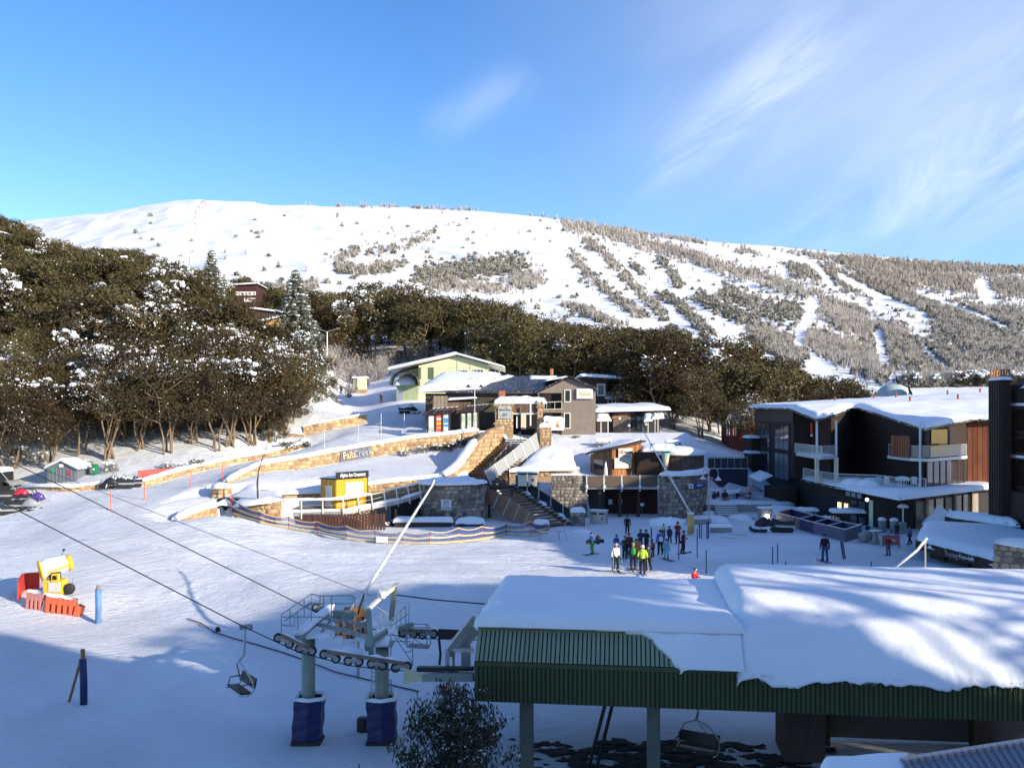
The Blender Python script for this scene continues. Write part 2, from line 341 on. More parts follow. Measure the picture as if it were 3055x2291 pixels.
def hbase(x, y):
    x = np.asarray(x, float); y = np.asarray(y, float); yy = np.maximum(y, 5.0)
    u = np.clip((x/yy-U0)/(U1-U0)*(NU-1), 0, NU-1.001); v = np.clip((np.log(yy)-LY0)/(LY1-LY0)*(NLY-1), 0, NLY-1.001)
    i = u.astype(int); j = v.astype(int); fu = u-i; fv = v-j
    z = (G2[i, j]*(1-fu)+G2[i+1, j]*fu)*(1-fv)+(G2[i, j+1]*(1-fu)+G2[i+1, j+1]*fu)*fv
    k = np.clip((y-130)/300, 0, 1)          # relief of the mountain grows with distance
    r = fbm(x/160, y/160, 4, 3)*16+fbm(x/38, y/60, 4, 9, .55)*6.5-np.abs(fbm((x+y*.35)/60, (y-x*.2)/330, 3, 15))*18*np.clip((y-500)/300, 0, 1)
    rr = np.clip((y-1150)/250, 0, 1); r = r*(1-.8*rr)
    z = z+r*k+fbm(x/9, y/9, 3, 21)*.5*np.clip((y-105)/30, 0, 1)
    return z
def inpoly(x, y, P):
    c = np.zeros(x.shape, bool); n = len(P)
    for i in range(n):
        x1, y1 = P[i]; x2, y2 = P[(i+1) % n]
        if y1 == y2: continue
        c ^= ((y1 > y) != (y2 > y)) & (x < (x2-x1)*(y-y1)/(y2-y1)+x1)
    return c
def dpoly(x, y, P):
    d = np.full(x.shape, 1e9); n = len(P)
    for i in range(n):
        x1, y1 = P[i]; x2, y2 = P[(i+1) % n]; dx, dy = x2-x1, y2-y1; L2 = dx*dx+dy*dy
        t = np.clip(((x-x1)*dx+(y-y1)*dy)/L2, 0, 1); d = np.minimum(d, np.hypot(x-x1-t*dx, y-y1-t*dy))
    return d
def XY(px, Y): return ((px-CX)*Y/F, Y)
def lin(P, Q):   # plane through 3 points (x,y,z)
    A = np.array([[p[0], p[1], 1] for p in P]); c = np.linalg.solve(A, np.array(Q)); return lambda x, y: c[0]*x+c[1]*y+c[2]
WB = [(640, 84.5), (679, 88), (776, 91), (914, 95), (1015, 98), (1120, 100), (1360, 104), (1440, 105)]   # plan of the wall with the lettering
TERR = [
 # slope between the lettered wall and the low walls by the boardwalk
 ([XY(*p) for p in WB]+[XY(1416, 103), XY(1395, 93), XY(1300, 90.5), XY(1100, 88), XY(960, 86.5), XY(840, 84.5), XY(845, 81.5), XY(700, 81), XY(655, 80.5)],
  lin([XY(776, 90), XY(1360, 103), XY(960, 87)], [4.35, 6.0, 3.7]), .35),
 # hollow under the boardwalk
 ([XY(843, 79), XY(848, 84.8), XY(960, 86), XY(1100, 87.6), XY(1300, 90), XY(1440, 92), XY(1560, 92), XY(1600, 84), XY(1300, 82), XY(1100, 80)], lambda x, y: 0*x+.15, .35),
 # terrace right of the stairs
 ([XY(1604, 97), XY(1640, 107), XY(1640, 112), XY(2200, 112), XY(2150, 99), XY(2105, 96), XY(1975, 95.2), XY(1757, 95), XY(1752, 92.6), XY(1600, 93)], lambda x, y: np.maximum(3.4+np.clip((y-95)*.29, 0, 4.6)-np.clip((CX+x*F/y-2050)/60, 0, 1.6)*2.2, .5), .35),
 # below the upper flight
 ([XY(1385, 93), XY(1500, 104), XY(1600, 104), XY(1470, 93)], lambda x, y: 2.6+(y-92)*.36, .3),
]
WALLS = [   # (points px, py_top, py_bottom, Y ; reach in front, reach behind)
 ([(679, 1437, 1443, 88), (725, 1412, 1428, 89.5), (776, 1386, 1412, 91), (914, 1363, 1398, 95), (1015, 1344, 1378, 98), (1120, 1326, 1360, 100), (1217, 1309, 1345, 102), (1360, 1294, 1335, 104), (1430, 1284, 1345, 105)], 2.5, 7),
 ([(630, 1456, 1482, 85), (636, 1459, 1483, 84.2), (655, 1457, 1480, 84), (692, 1452, 1474, 85.5)], 2, .2),
 ([(395, 1442, 1455, 92.5), (440, 1432, 1448, 93.5), (520, 1408, 1428, 96), (599, 1389, 1405, 99), (700, 1367, 1385, 102), (790, 1352, 1369, 105), (860, 1335, 1357, 108), (905, 1322, 1345, 110), (917, 1310, 1335, 113)], 7, 4),
 ([(60, 1455, 1458, 92), (110, 1451, 1459, 90), (180, 1452, 1464, 89), (215, 1454, 1465, 89), (290, 1444, 1460, 90), (330, 1436, 1452, 91), (395, 1428, 1450, 93)], 4, 4),
 ([(905, 1272, 1303, 114), (950, 1262, 1290, 114.5), (1020, 1249, 1275, 116), (1094, 1236, 1262, 118)], 6, 4),
 ([(527, 1552, 1560, 78), (560, 1535, 1559, 79), (600, 1520, 1555, 80), (640, 1510, 1548, 81), (648, 1508, 1546, 81.4)], 3, 3),
 ([(697, 1512, 1540, 81.5), (740, 1509, 1545, 80.6), (800, 1500, 1550, 80.2), (837, 1494, 1552, 80.6)], 3, 1.0),
 ([(826, 1475, 1493, 85.0), (880, 1473, 1493, 85.6), (954, 1471, 1493, 86.4)], .5, 2),
]
def wall_shape(x, y, z):
    for pts, rf, rb in WALLS:
        P = [((px-CX)*Y/F, Y, CZ+(HY-b)*Y/F, CZ+(HY-t)*Y/F) for px, t, b, Y in pts]
        m = (x > min(p[0] for p in P)-9) & (x < max(p[0] for p in P)+9) & (y > min(p[1] for p in P)-9) & (y < max(p[1] for p in P)+9)
        if not m.any(): continue
        xx, yy = x[m], y[m]; best = np.full(xx.shape, 1e9); S = np.zeros(xx.shape); ZB = np.zeros(xx.shape); ZT = np.zeros(xx.shape)
        for a, b in zip(P[:-1], P[1:]):
            dx, dy = b[0]-a[0], b[1]-a[1]; L2 = dx*dx+dy*dy; t = np.clip(((xx-a[0])*dx+(yy-a[1])*dy)/L2, 0, 1); ex, ey = xx-a[0]-t*dx, yy-a[1]-t*dy; d = np.hypot(ex, ey); c = d < best
            sg = np.where((-dy*ex+dx*ey) > 0, 1, -1); best = np.where(c, d, best); S = np.where(c, sg*d, S); ZB = np.where(c, a[2]+(b[2]-a[2])*t, ZB); ZT = np.where(c, a[3]+(b[3]-a[3])*t, ZT)
        k = np.clip((S-.1)/.35, 0, 1); tgt = ZB*(1-k)+(ZT-.05)*k; r = np.where(S > .25, rb, rf); w = np.exp(-np.maximum(np.abs(S-.25)-.4, 0)**2/(r*r/3.0)); z[m] = z[m]*(1-w)+tgt*w
    return z
BUMPS = [(-3.5, 47, .7, 3), (-14.5, 46, .8, 3.2), (-20, 38, .5, 4), (-12, 51, .5, 2.5), (-17, 50.5, .45, 2.2), (-15.5, 41.5, .4, 2), (-27.5, 57.4, .5, 2.2), (-30.5, 57.8, .5, 2), (-25, 58, .35, 2)]
def H(x, y):
    x = np.asarray(x, float); y = np.asarray(y, float); sh = x.shape; x = x.ravel(); y = y.ravel()
    z = hbase(x, y); near = y < 125
    for P, zf, bl in TERR:
        xs = [p[0] for p in P]; ys = [p[1] for p in P]
        m = near & (x > min(xs)-1) & (x < max(xs)+1) & (y > min(ys)-1) & (y < max(ys)+1)
        if not m.any(): continue
        xx, yy = x[m], y[m]; d = dpoly(xx, yy, P); ins = inpoly(xx, yy, P); s = np.where(ins, d, -d); w = np.clip(s/bl+.5, 0, 1); w = w*w*(3-2*w)
        z[m] = z[m]*(1-w)+zf(xx, yy)*w
    z = wall_shape(x, y, z)
    for bx, by, bh, br in BUMPS: z = z+bh*np.exp(-((x-bx)**2+(y-by)**2)/br**2)
    # trampled, lumpy zones against groomed ones
    lump = np.clip(fbm(x/14, y/10, 3, 33)*5+.35, 0, 1)*np.clip((125-y)/10, 0, 1)*np.clip((y-30)/8, 0, 1)
    smooth = np.clip((57-y)/4, 0, 1)*(x < -6)
    z = z+fbm(x/1.1, y/1.1, 3, 41)*.16*lump*(1-.85*smooth)+fbm(x/7, y/7, 3, 51)*.25*np.clip((y-30)/10, 0, 1)*np.clip((140-y)/10, 0, 1)
    # churned snow behind the crash barrier on the left and around the skiers
    ch = np.exp(-((x+24)/12)**2-((y-59)/3.2)**2)+.8*np.exp(-((x-8)/7)**2-((y-58)/2.5)**2)+.9*np.exp(-((x+27)/7)**2-((y-84)/4)**2)+.5*np.exp(-((x+28)/8)**2-((y-42)/3)**2)
    z = z+(np.abs(fbm(x/.55, y/.55, 3, 61))*.75-.1)*ch*.6
    z = z-.07*np.exp(-((((y-66)+(x+5)*.12)/.35)**2))*(x < 3)*(x > -26)-.07*np.exp(-((((y-64.6)+(x+5)*.15)/.3)**2))*(x < 6)*(x > -28)
    # ski and groomer tracks sweeping from the road on the left across the run
    m = (y > 50) & (y < 100) & (x < 14) & (x > -50)
    if m.any():
        xx, yy = x[m], y[m]; dz = 0
        for k in range(22):
            q = np.minimum(xx+4+k*.8, 0); yk = 57+k*1.05+.9*math.sin(k*2.4)-(.10+.05*math.sin(k*1.7))*(xx+5)+.012*(1+.5*math.sin(k))*q*q; sl_ = np.abs(.024*q)+.1
            dz = dz-(.075+.03*math.sin(k*3.3))*np.exp(-((yy-yk)/np.sqrt(1+sl_**2)/.26)**2)*np.clip(vnoise(xx/9+k, yy/9, 7)*2.2-.5, 0, 1)
        z[m] = z[m]+dz*np.clip((92-yy)/6, 0, 1)
    return z.reshape(sh)
def h1(x, y): return float(H(np.array([x]), np.array([y]))[0])
def GP(px, py, y0=30, y1=400, n=1500):
    # point where the sight line through (px,py) of the photograph first meets the ground
    Y = np.exp(np.linspace(math.log(y0), math.log(y1), n)); X = (px-CX)*Y/F; Z = CZ+(HY-py)*Y/F; d = Z-H(X, Y); k = np.where(d < 0)[0]
    k = k[0] if len(k) else n-1
    return V3((X[k], Y[k], h1(X[k], Y[k])))
def on(px, Y, dz=0):
    x = (px-CX)*Y/F; return V3((x, Y, h1(x, Y)+dz))
def gridmesh(name, X, Y, Z, m):
    nu, nv = X.shape; v = np.stack([X.ravel(), Y.ravel(), Z.ravel()], 1); i = np.arange(nu-1)[:, None]*nv+np.arange(nv-1)[None, :]
    f = np.stack([i, i+nv, i+nv+1, i+1], -1).reshape(-1, 4)
    me = bpy.data.meshes.new(name); me.vertices.add(len(v)); me.vertices.foreach_set('co', v.ravel()); me.loops.add(f.size); me.loops.foreach_set('vertex_index', f.ravel())
    me.polygons.add(len(f)); me.polygons.foreach_set('loop_start', np.arange(0, f.size, 4)); me.polygons.foreach_set('use_smooth', np.ones(len(f), bool)); me.update(calc_edges=True)
    me.materials.append(m); o = bpy.data.objects.new(name, me); COL.objects.link(o); return o
def bigmesh(name, v, f, m, smooth=False):
    # v (n,3), f (k,3 or 4)
    me = bpy.data.meshes.new(name); v = np.asarray(v, float); f = np.asarray(f, int); q = f.shape[1]
    me.vertices.add(len(v)); me.vertices.foreach_set('co', v.ravel()); me.loops.add(f.size); me.loops.foreach_set('vertex_index', f.ravel())
    me.polygons.add(len(f)); me.polygons.foreach_set('loop_start', np.arange(0, f.size, q)); me.polygons.foreach_set('use_smooth', np.full(len(f), smooth)); me.update(calc_edges=True)
    me.materials.append(m); return me
gx = np.arange(-66, 66.01, .34); gy = np.concatenate([np.arange(-90, 28, 4.), np.arange(28, 124.01, .34)])
GX, GY = np.meshgrid(gx, gy, indexing='ij')
tag(gridmesh('snow_ground', GX, GY, H(GX, GY), SNOWG), 'groomed snow of the plaza, road and run with ski tracks', kind='structure')
# wide flat country around and behind the camera
gx2 = np.concatenate([np.arange(-420, -65, 12.), [-65.9]]); gx3 = np.concatenate([[65.9], np.arange(70, 420, 12.)])
gyy = np.concatenate([np.arange(-300, 120, 8.), [123.9]])
for gxx in (gx2, gx3):
    A, B = np.meshgrid(gxx, gyy, indexing='ij'); tag(gridmesh('snow_ground', A, B, H(A, B), SNOW), 'open snow beyond the village', kind='structure')
A, B = np.meshgrid(np.linspace(-65.9, 65.9, 12), np.arange(-300, -89, 15.), indexing='ij'); tag(gridmesh('snow_ground', A, B, H(A, B)*0-3, SNOW), 'open snow behind the viewpoint', kind='structure')
uu = np.linspace(-1.0, 1.15, 520); yy_ = np.exp(np.linspace(math.log(123.6), math.log(3200), 330))
UU, VV = np.meshgrid(uu, yy_, indexing='ij')
XX = UU*VV
tag(gridmesh('mountain', XX, VV, H(XX, VV), SNOWM), 'snow covered mountain and the wooded slopes below it', kind='structure')
# ----- trees
M_LEAF = mat('gum_leaves', (.078, .060, .028), .75, var=.5, scale=1.3, rand=.4, spec=.15)
M_LEAFD = mat('dark_leaves', (.035, .038, .022), .7, var=.5, scale=3, rand=.2, spec=.2)
M_LEAFF = mat('frosted_leaves', (.24, .23, .20), .85, var=.8, scale=1.2, rand=.3, spec=.1)
M_BARK = mat('gum_bark', (.20, .145, .09), .85, var=.45, scale=4, bump=.4, bscale=12, stretch=(1, 1, .25))
M_BARKD = mat('dark_bark', (.10, .075, .055), .9, var=.4, scale=4)
M_FROST = mat('frosted_twigs', (.40, .36, .33), .9, var=.35, scale=.2, rand=.2)
M_NEEDLE = mat('spruce_needles', (.16, .165, .13), .85, var=.75, scale=1.5)
def leaves(c, r, n, size, rs, flat=.7, asp=.45):
    # n leaf quads spread through the ellipsoid shells (c: (k,3), r: (k,3)); returns quads (4n,3)
    k = rs.randint(0, len(c), n); d = rs.normal(size=(n, 3)); d /= np.linalg.norm(d, axis=1)[:, None]
    rad_ = rs.uniform(.55, 1.05, n)[:, None]; p = c[k]+d*r[k]*rad_
    a = rs.normal(size=(n, 3)); a[:, 2] *= flat; a += d*.6; a /= np.linalg.norm(a, axis=1)[:, None]
    b = np.cross(a, rs.normal(size=(n, 3))); b /= np.linalg.norm(b, axis=1)[:, None]
    s = (size*rs.uniform(.6, 1.4, n))[:, None]; a = a*s/2; b = b*s*asp/2
    return np.stack([p-a, p+b*.9, p+a, p-b*.9], 1).reshape(-1, 3)
def quads(n): return np.arange(n*4).reshape(-1, 4)
def gum(seed, h=10, spread=4.2, nl=5200, leafm=None, stems=4, snow=.25, size=.27, trunk_frac=.4, name='snow_gum', bark=None, low=.35, tr=.115):
    rs = np.random.RandomState(seed); rn = random.Random(seed); tb = MB(); C = []; Rr = []
    for s in range(stems):
        an = 2*PI*s/stems+rn.uniform(-.5, .5); out = spread*rn.uniform(.25, .7); hh = h*rn.uniform(.62, .85)
        b0 = V3((rn.uniform(-.7, .7), rn.uniform(-.7, .7), -.5)); dx, dy = math.cos(an), math.sin(an)
        pts = [b0]; r = [tr*h/10]
        for i in range(1, 6):
            t = i/5; w = .35*math.sin(t*7+seed+s)*h/10
            pts.append(V3((dx*out*t**1.1-dy*w, dy*out*t**1.1+dx*w, hh*t**.9))); r.append(tr*h/10*(1-t*.75))
        tb.tube(pts, r, 6, cap=False)
        for j in range(5):
            t = rn.uniform(trunk_frac, .95); i = min(int(t*5), 4); p = pts[i].lerp(pts[i+1], t*5-i); a2 = rn.uniform(0, 2*PI); ln = spread*rn.uniform(.3, .62)
            e = p+V3((math.cos(a2)*ln, math.sin(a2)*ln, h*rn.uniform(.05, .22))); mid = p.lerp(e, .5)+V3((rn.uniform(-.2, .2), rn.uniform(-.2, .2), -.15))
            tb.tube([p, mid, e], [.09*h/10, .06*h/10, .02], 5, cap=False)
            C.append(e); Rr.append(spread*rn.uniform(.22, .36)*np.array([1, 1, .62]))
        C.append(pts[-1]); Rr.append(spread*rn.uniform(.28, .4)*np.array([1, 1, .7]))
    for j in range(30):
        a2 = rn.uniform(0, 2*PI); q = math.sqrt(rn.random())*spread*.95; zt = h*(1-.5*(q/spread)**2)-.5; z = h*low+(zt-h*low)*rn.uniform(0, 1)**.45
        C.append(V3((math.cos(a2)*q, math.sin(a2)*q, z))); Rr.append(spread*rn.uniform(.2, .32)*np.array([1, 1, .75]))
    C = np.array([tuple(c) for c in C]); Rr = np.array(Rr); C[:, 2] = np.maximum(C[:, 2], h*low)
    q = leaves(C, Rr, nl, size, rs); crown = bigmesh('crown', q, quads(nl), leafm or M_LEAF)
    root = thing(name, 'x', 'tree'); o1 = link('trunk', tb.mesh('trunk', bark or M_BARK, True), root); o2 = link('crown', crown, root); kids = [o1, o2]
    # snow caught in the foliage: flakes on some boughs, lumps where it lies thick
    order = np.argsort(-C[:, 2]*.4+rs.uniform(-3, 3, len(C)))[:max(2, int(len(C)*snow))]
    CS = C[order]+np.array([0, 0, .15]); n1 = int(nl*snow*.4)+20; q1 = leaves(CS, Rr[order]*np.array([1, 1, .9]), n1, size*.8, rs, .2, .8); q2 = leaves(C, Rr*1.03, int(nl*.012), size*.6, rs, .3, .7)
    sq = np.concatenate([q1, q2]); me = bigmesh('snow_load', sq, quads(len(sq)//4), SNOW)
    if snow > .05:
        sb = MB()
        for k in order[:int(len(order)*.6)+1]:
            for j in range(rn.randint(3, 8)):
                a2 = rn.uniform(0, 2*PI); q2_ = rn.uniform(0, .95); cc = C[k]+np.array([math.cos(a2)*q2_, math.sin(a2)*q2_, 0])*Rr[k]; cc[2] = C[k][2]+Rr[k][2]*math.sqrt(1-q2_*q2_)*.85
                sb.blob(cc, rn.uniform(.1, .3)*spread/4, rn.randint(0, 9999), 6, 4, (1, 1, .7), .35)
        o = len(sq); sb.add(sq, []); sb.f += []
        vv = [tuple(x) for x in sq]; ff = [tuple(range(4*i, 4*i+4)) for i in range(o//4)]
        nb = len(sb.v)-o; me = bpy.data.meshes.new('snow_load'); me.from_pydata(sb.v[:nb]+vv, [], sb.f+[tuple(x+nb for x in f_) for f_ in ff]); me.materials.append(SNOW)
    so_ = link('snow_load', me, root); so_['kind'] = 'stuff'; kids.append(so_)
    return root, kids
def place(proto, loc, rz, sc, label, group):
    root, kids = proto[0], proto[1]
    if not proto[2]:
        proto[2] = 1; root.location = loc; root.rotation_euler = (0, 0, rz); root.scale = (sc, sc, sc) if not isinstance(sc, tuple) else sc; root['label'] = label; root['group'] = group; return root
    return copy_fast(root, kids, loc, rz, sc, label, group)
def protos(n, f): return [list(f(i))+[0] for i in range(n)]
front = protos(5, lambda i: gum(100+i, 10.5, 4.8, 11500, snow=(.02, .1, .04, .26, .02)[i], low=.27, stems=(4, 5, 3, 6, 5)[i], size=.25))
GRN = mat('gum_leaves_green', (.078, .066, .029), .75, var=.55, scale=1.3, rand=.35, spec=.15)
back = protos(6, lambda i: gum(200+i, 12, 5.7, 9500, snow=(.0, .02, .0, .05, .0, .15)[i], stems=3, size=.43, trunk_frac=.55, low=(.22, .08, .15, .06, .2, .1)[i], leafm=(M_LEAF if i % 2 else GRN)))
def frosty(i):
    # bare snow gum rimed with frost: upswept twigs
    rs = random.Random(300+i); tb = MB(); h = 6
    for s in range(46):
        an = rs.uniform(0, 2*PI); lean = rs.uniform(.05, .95); hh = h*rs.uniform(.55, 1)*(1-.25*lean); o = V3((rs.uniform(-.3, .3), rs.uniform(-.3, .3), -.3))
        mid = o+V3((math.cos(an)*lean*h*.22, math.sin(an)*lean*h*.22, hh*.5)); e = o+V3((math.cos(an)*lean*h*.6, math.sin(an)*lean*h*.6, hh))
        tb.tube([o, mid, e], [.12, .07, .015], 3, cap=False)
        for j in range(5):
            t = rs.uniform(.4, 1); p = mid.lerp(e, (t-.4)/.6); a2 = an+rs.uniform(-1.3, 1.3); l = rs.uniform(.5, 1.3)
            tb.tube([p, p+V3((math.cos(a2)*l*.6, math.sin(a2)*l*.6, l))], [.05, .01], 3, cap=False)
    root = thing('frosted_tree', 'x', 'tree'); k = [link('branches', tb.mesh('branches', M_FROST), root)]
    q = leaves(np.array([[0, 0, h*.62]]), np.array([[h*.5, h*.5, h*.38]]), 500, .3, np.random.RandomState(i), 1, .3)
    k.append(link('crown', bigmesh('crown', q, quads(500), M_FROST), root)); return root, k
frost = protos(3, frosty)
def shrub(i):
    root = thing('mountain_shrub', 'x', 'shrub'); rs = np.random.RandomState(400+i); h = 3.2
    C = np.array([[rs.uniform(-1.6, 1.6), rs.uniform(-1.6, 1.6), h*rs.uniform(.3, .8)] for _ in range(9)]); Rr = np.array([[1.2, 1.2, .9]]*9)
    n = 620; q = leaves(C, Rr, n, .42, rs, 1, .5); k = [link('crown', bigmesh('crown', q, quads(n), (M_LEAFF, M_LEAF, M_LEAFD)[i % 3]), root)]
    sb = MB(); rn = random.Random(i)
    for j in range(12): c = C[rn.randint(0, 8)]+np.array([rn.uniform(-.8, .8), rn.uniform(-.8, .8), .75]); sb.blob(c, rn.uniform(.2, .45), j, 6, 4, (1, 1, .6), .3)
    so_ = link('snow_load', sb.mesh('snow_load', SNOW), root); so_['kind'] = 'stuff'; k.append(so_); return root, k
shr = protos(6, shrub)
TOPL = ([-200, 0, 120, 230, 400, 560, 640, 700, 765, 800, 860, 900, 960, 1100], [600, 640, 705, 735, 745, 800, 870, 940, 945, 1000, 1015, 1010, 1030, 1100])
TOPB = ([-200, 0, 120, 230, 400, 560, 700, 900, 1000, 1100, 1230, 1330, 1500, 1600, 1700, 2000, 2200, 2350, 2600, 2700], [600, 640, 705, 735, 745, 800, 815, 865, 865, 830, 832, 885, 897, 950, 965, 985, 1020, 1100, 1140, 1170])
def fit(x, y, z, h, s):
    # crown tops follow the skyline of the wood: trees there are shorter towards its edge
    px = CX+x*F/y; T_ = TOPL if (y < 172 and px < 1000) else TOPB; zt = CZ+(HY-float(np.interp(px, *T_)))*y/F; m = (zt-z)/h
    return min(s, m)
# buildings and clearings the forest keeps away from (x0,x1,y0,y1)
CLEAR = [(-37, -24, 148, 178), (-24, -2, 128, 165), (-60, -30, 92, 98)]
def clear(x, y):
    for a, b, c, d in CLEAR:
        if a < x < b and c < y < d: return False
    px = CX+x*F/y
    if 925 < px < 1215 and y < 166: return False          # road curve and the green lodge
    if 1150 < px < 1830 and y < 146: return False
    if px >= 1830 and y < 128: return False
    if 2230 < px < 3000 and y < 150: return False
    return True
def lm(px):
    for a, t in ((110, 'by the left edge'), (240, 'above the grey hut'), (360, 'above the green bin'), (540, 'above the red barrier'), (720, 'left of the lettered wall'), (880, 'above the left end of the lettering'), (1010, 'beside the upper road'), (1180, 'left of the green lodge'), (1460, 'behind the green lodge'), (1620, 'behind the long wing'), (1800, 'behind the grey hotel'), (2000, 'behind the flat-roofed lodge'), (2260, 'behind the red hut'), (9999, 'beyond the timber lodge roof')):
        if px < a: return t
def dep(y): return 'nearest rows' if y < 150 else ('lower slope' if y < 185 else ('upper slope' if y < 220 else 'top row'))
G_L = 'snow gums packed on the hillside left of the village'; G_M = 'snow gums on the wooded slope behind the lodges'; G_F = 'front row of snow gums with bare trunks above the stone wall'
rn = random.Random(77)
# front row, trunks in view
FR = [(40, 103), (150, 101), (245, 104), (330, 102), (420, 104.5), (500, 103), (575, 106), (640, 104), (690, 106), (745, 107), (800, 109), (850, 113), (300, 111), (120, 112), (460, 112), (560, 114), (680, 116), (20, 96), (790, 119), (210, 115), (400, 119), (60, 110), (170, 108), (360, 108), (520, 109), (620, 111), (730, 114), (100, 120), (300, 122), (500, 120), (620, 121), (720, 124), (850, 120), (870, 128), (-40, 104), (-20, 114)]
for i, (px, Y) in enumerate(FR):
    p = on(px, Y, -.1); k = i % 5
    s = fit(p.x, p.y, p.z, 10.5, rn.uniform(.95, 1.2)); place(front[k], p, rn.uniform(0, 6.28), max(s, .6), 'snow gum with bare trunks, %s, %s' % ('front row' if Y < 107 else 'second row', lm(px)), G_F)
cnt = 0
for gy_ in np.arange(122, 262, 7.0):
    for gx_ in np.arange(-152, 2, 7.4):
        x = gx_+rn.uniform(-2.4, 2.4)+(3 if int(gy_/6.2) % 2 else 0); y = gy_+rn.uniform(-2.2, 2.2); px = CX+x*F/y
        if px < -60 or px > 1010 or not clear(x, y): continue
        if px > 560 and y > 215: continue
        if 600 < px < 900 and 150 < y: 
            if px > 720 and y < 190: continue
        z = h1(x, y); s = fit(x, y, z, 12, rn.uniform(.9, 1.3))
        if s < .45: continue
        place(back[rn.randint(0, 5)], (x, y, z-.3), rn.uniform(0, 6.28), s, 'dense snow gum on left hillside, %s, %s' % (dep(y), lm(px)), G_L); cnt += 1
cm = 0
for gy_ in np.arange(130, 330, 8.8):
    for gx_ in np.arange(-50, 120, 9.6):
        x = gx_+rn.uniform(-2.8, 2.8)+(4 if int(gy_/7.5) % 2 else 0); y = gy_+rn.uniform(-2.6, 2.6); px = CX+x*F/y
        # upper edge of the wood falls from left to right
        lim = np.interp(px, [900, 1000, 1250, 1400, 1700, 2000, 2200, 2400, 2620], [215, 235, 232, 262, 268, 255, 232, 205, 165])
        if px < 900 or px > 2620 or y > lim or not clear(x, y): continue
        if y < 165 and px < 1250: continue
        z = h1(x, y); s = fit(x, y, z, 12, rn.uniform(1.0, 1.4))
        if s < .45: continue
        place(back[rn.randint(0, 5)], (x, y, z-.3), rn.uniform(0, 6.28), s, 'dense snow gum in the wood, %s, %s' % (dep(y), lm(px)), G_M); cm += 1
# undergrowth between the front trunks
for i in range(34):
    px = rn.uniform(-40, 960); p = on(px, rn.uniform(109, 124), -.2)
    if clear(p.x, p.y): place(back[(1, 3, 5)[i % 3]], p, rn.uniform(0, 6.28), rn.uniform(.28, .45), 'low dark young gum between the bare trunks, '+lm(px), 'undergrowth between the trunks of the front row')
# trees between the lodges
for i, (px, Y, s) in enumerate([(2090, 127, .95), (2200, 130, .9), (2010, 133, .85), (2150, 140, 1.0), (1960, 146, .8), (2240, 122, .8), (1930, 138, .7)]):
    p = on(px, Y, -.2); place(front[(0, 2, 4, 2, 0, 4, 2)[i]], p, rn.uniform(0, 6.28), s, 'snow gum with pale trunks, %s of seven between the lodges' % ('fourth from the right', 'second from the right', 'third from the left', 'third from the right', 'second from the left', 'rightmost', 'leftmost')[i], 'snow gums between the lodges')
for i, (px, Y, s) in enumerate([(1010, 172, 1.1), (1045, 168, .9), (1075, 172, 1), (1095, 166, .8), (975, 166, .9), (1130, 170, .9), (1150, 178, 1.0), (1390, 160, .9), (1440, 158, .8), (1480, 162, 1), (1560, 165, .9), (1620, 160, .8), (1680, 158, .8), (1740, 155, .7), (160, 205, 1.3), (250, 225, 1.2), (1375, 158, 1.2), (1405, 156, 1.3), (1435, 157, 1.15), (1460, 155, .9), (1350, 158, .9), (1000, 150, .7), (1040, 148, .6)]):
    p = on(px, Y, -.2); place(frost[i % 3], p, rn.uniform(0, 6.28), s*.9, 'bare snow gum white with frost, '+lm(px), 'frosted bare snow gums at the edge of the wood')
# two spruces
def spruce(px, Y, h, label):
    p = on(px, Y, -.3); root = thing('spruce_tree', label, 'tree', p); rs = np.random.RandomState(int(px)); Q = []; sb = MB(); r_ = random.Random(int(px))
    for i in range(34):
        t = i/34; z = h*(.1+.88*t); L_ = h*(.27 if px < 800 else .34)*(1-t)**.8+.15; nb = 9
        for j in range(nb):
            an = 2*PI*j/nb+i*.7+r_.uniform(-.2, .2); L2 = L_*r_.uniform(.7, 1.1)
            for k in range(int(5+10*L2)):
                s = k/(5+10*L2); c = np.array([math.cos(an)*L2*s, math.sin(an)*L2*s, z-L2*.35*s*s]); Q.append((c, .26+.12*(1-s)))
            if r_.random() < .7: e = .75*L2; sb.blob((math.cos(an)*e, math.sin(an)*e, z-L2*.16), r_.uniform(.12, .3), i*9+j, 5, 4, (1.3, 1.3, .5), .3)
    c = np.array([q[0] for q in Q]); s = np.array([q[1] for q in Q]); n = len(c)*3; k = np.repeat(np.arange(len(c)), 3)
    q = leaves(c, np.repeat(s[:, None], 3, 1), n, .42, rs, .5, .35); link('crown', bigmesh('crown', q, quads(n), M_NEEDLE), root)
    link('trunk', MB().tube([(0, 0, -.5), (0, 0, h*.97)], .2, 7, r2=.03).mesh('trunk', M_BARKD), root); so_ = link('snow_load', sb.mesh('snow_load', SNOW), root); so_['kind'] = 'stuff'
spruce(632, 150, 15.5, 'tall dark spruce left of the brown lodge high in the trees')
spruce(882, 128, 18, 'big snow-dusted spruce in front of the orange-walled lodge')
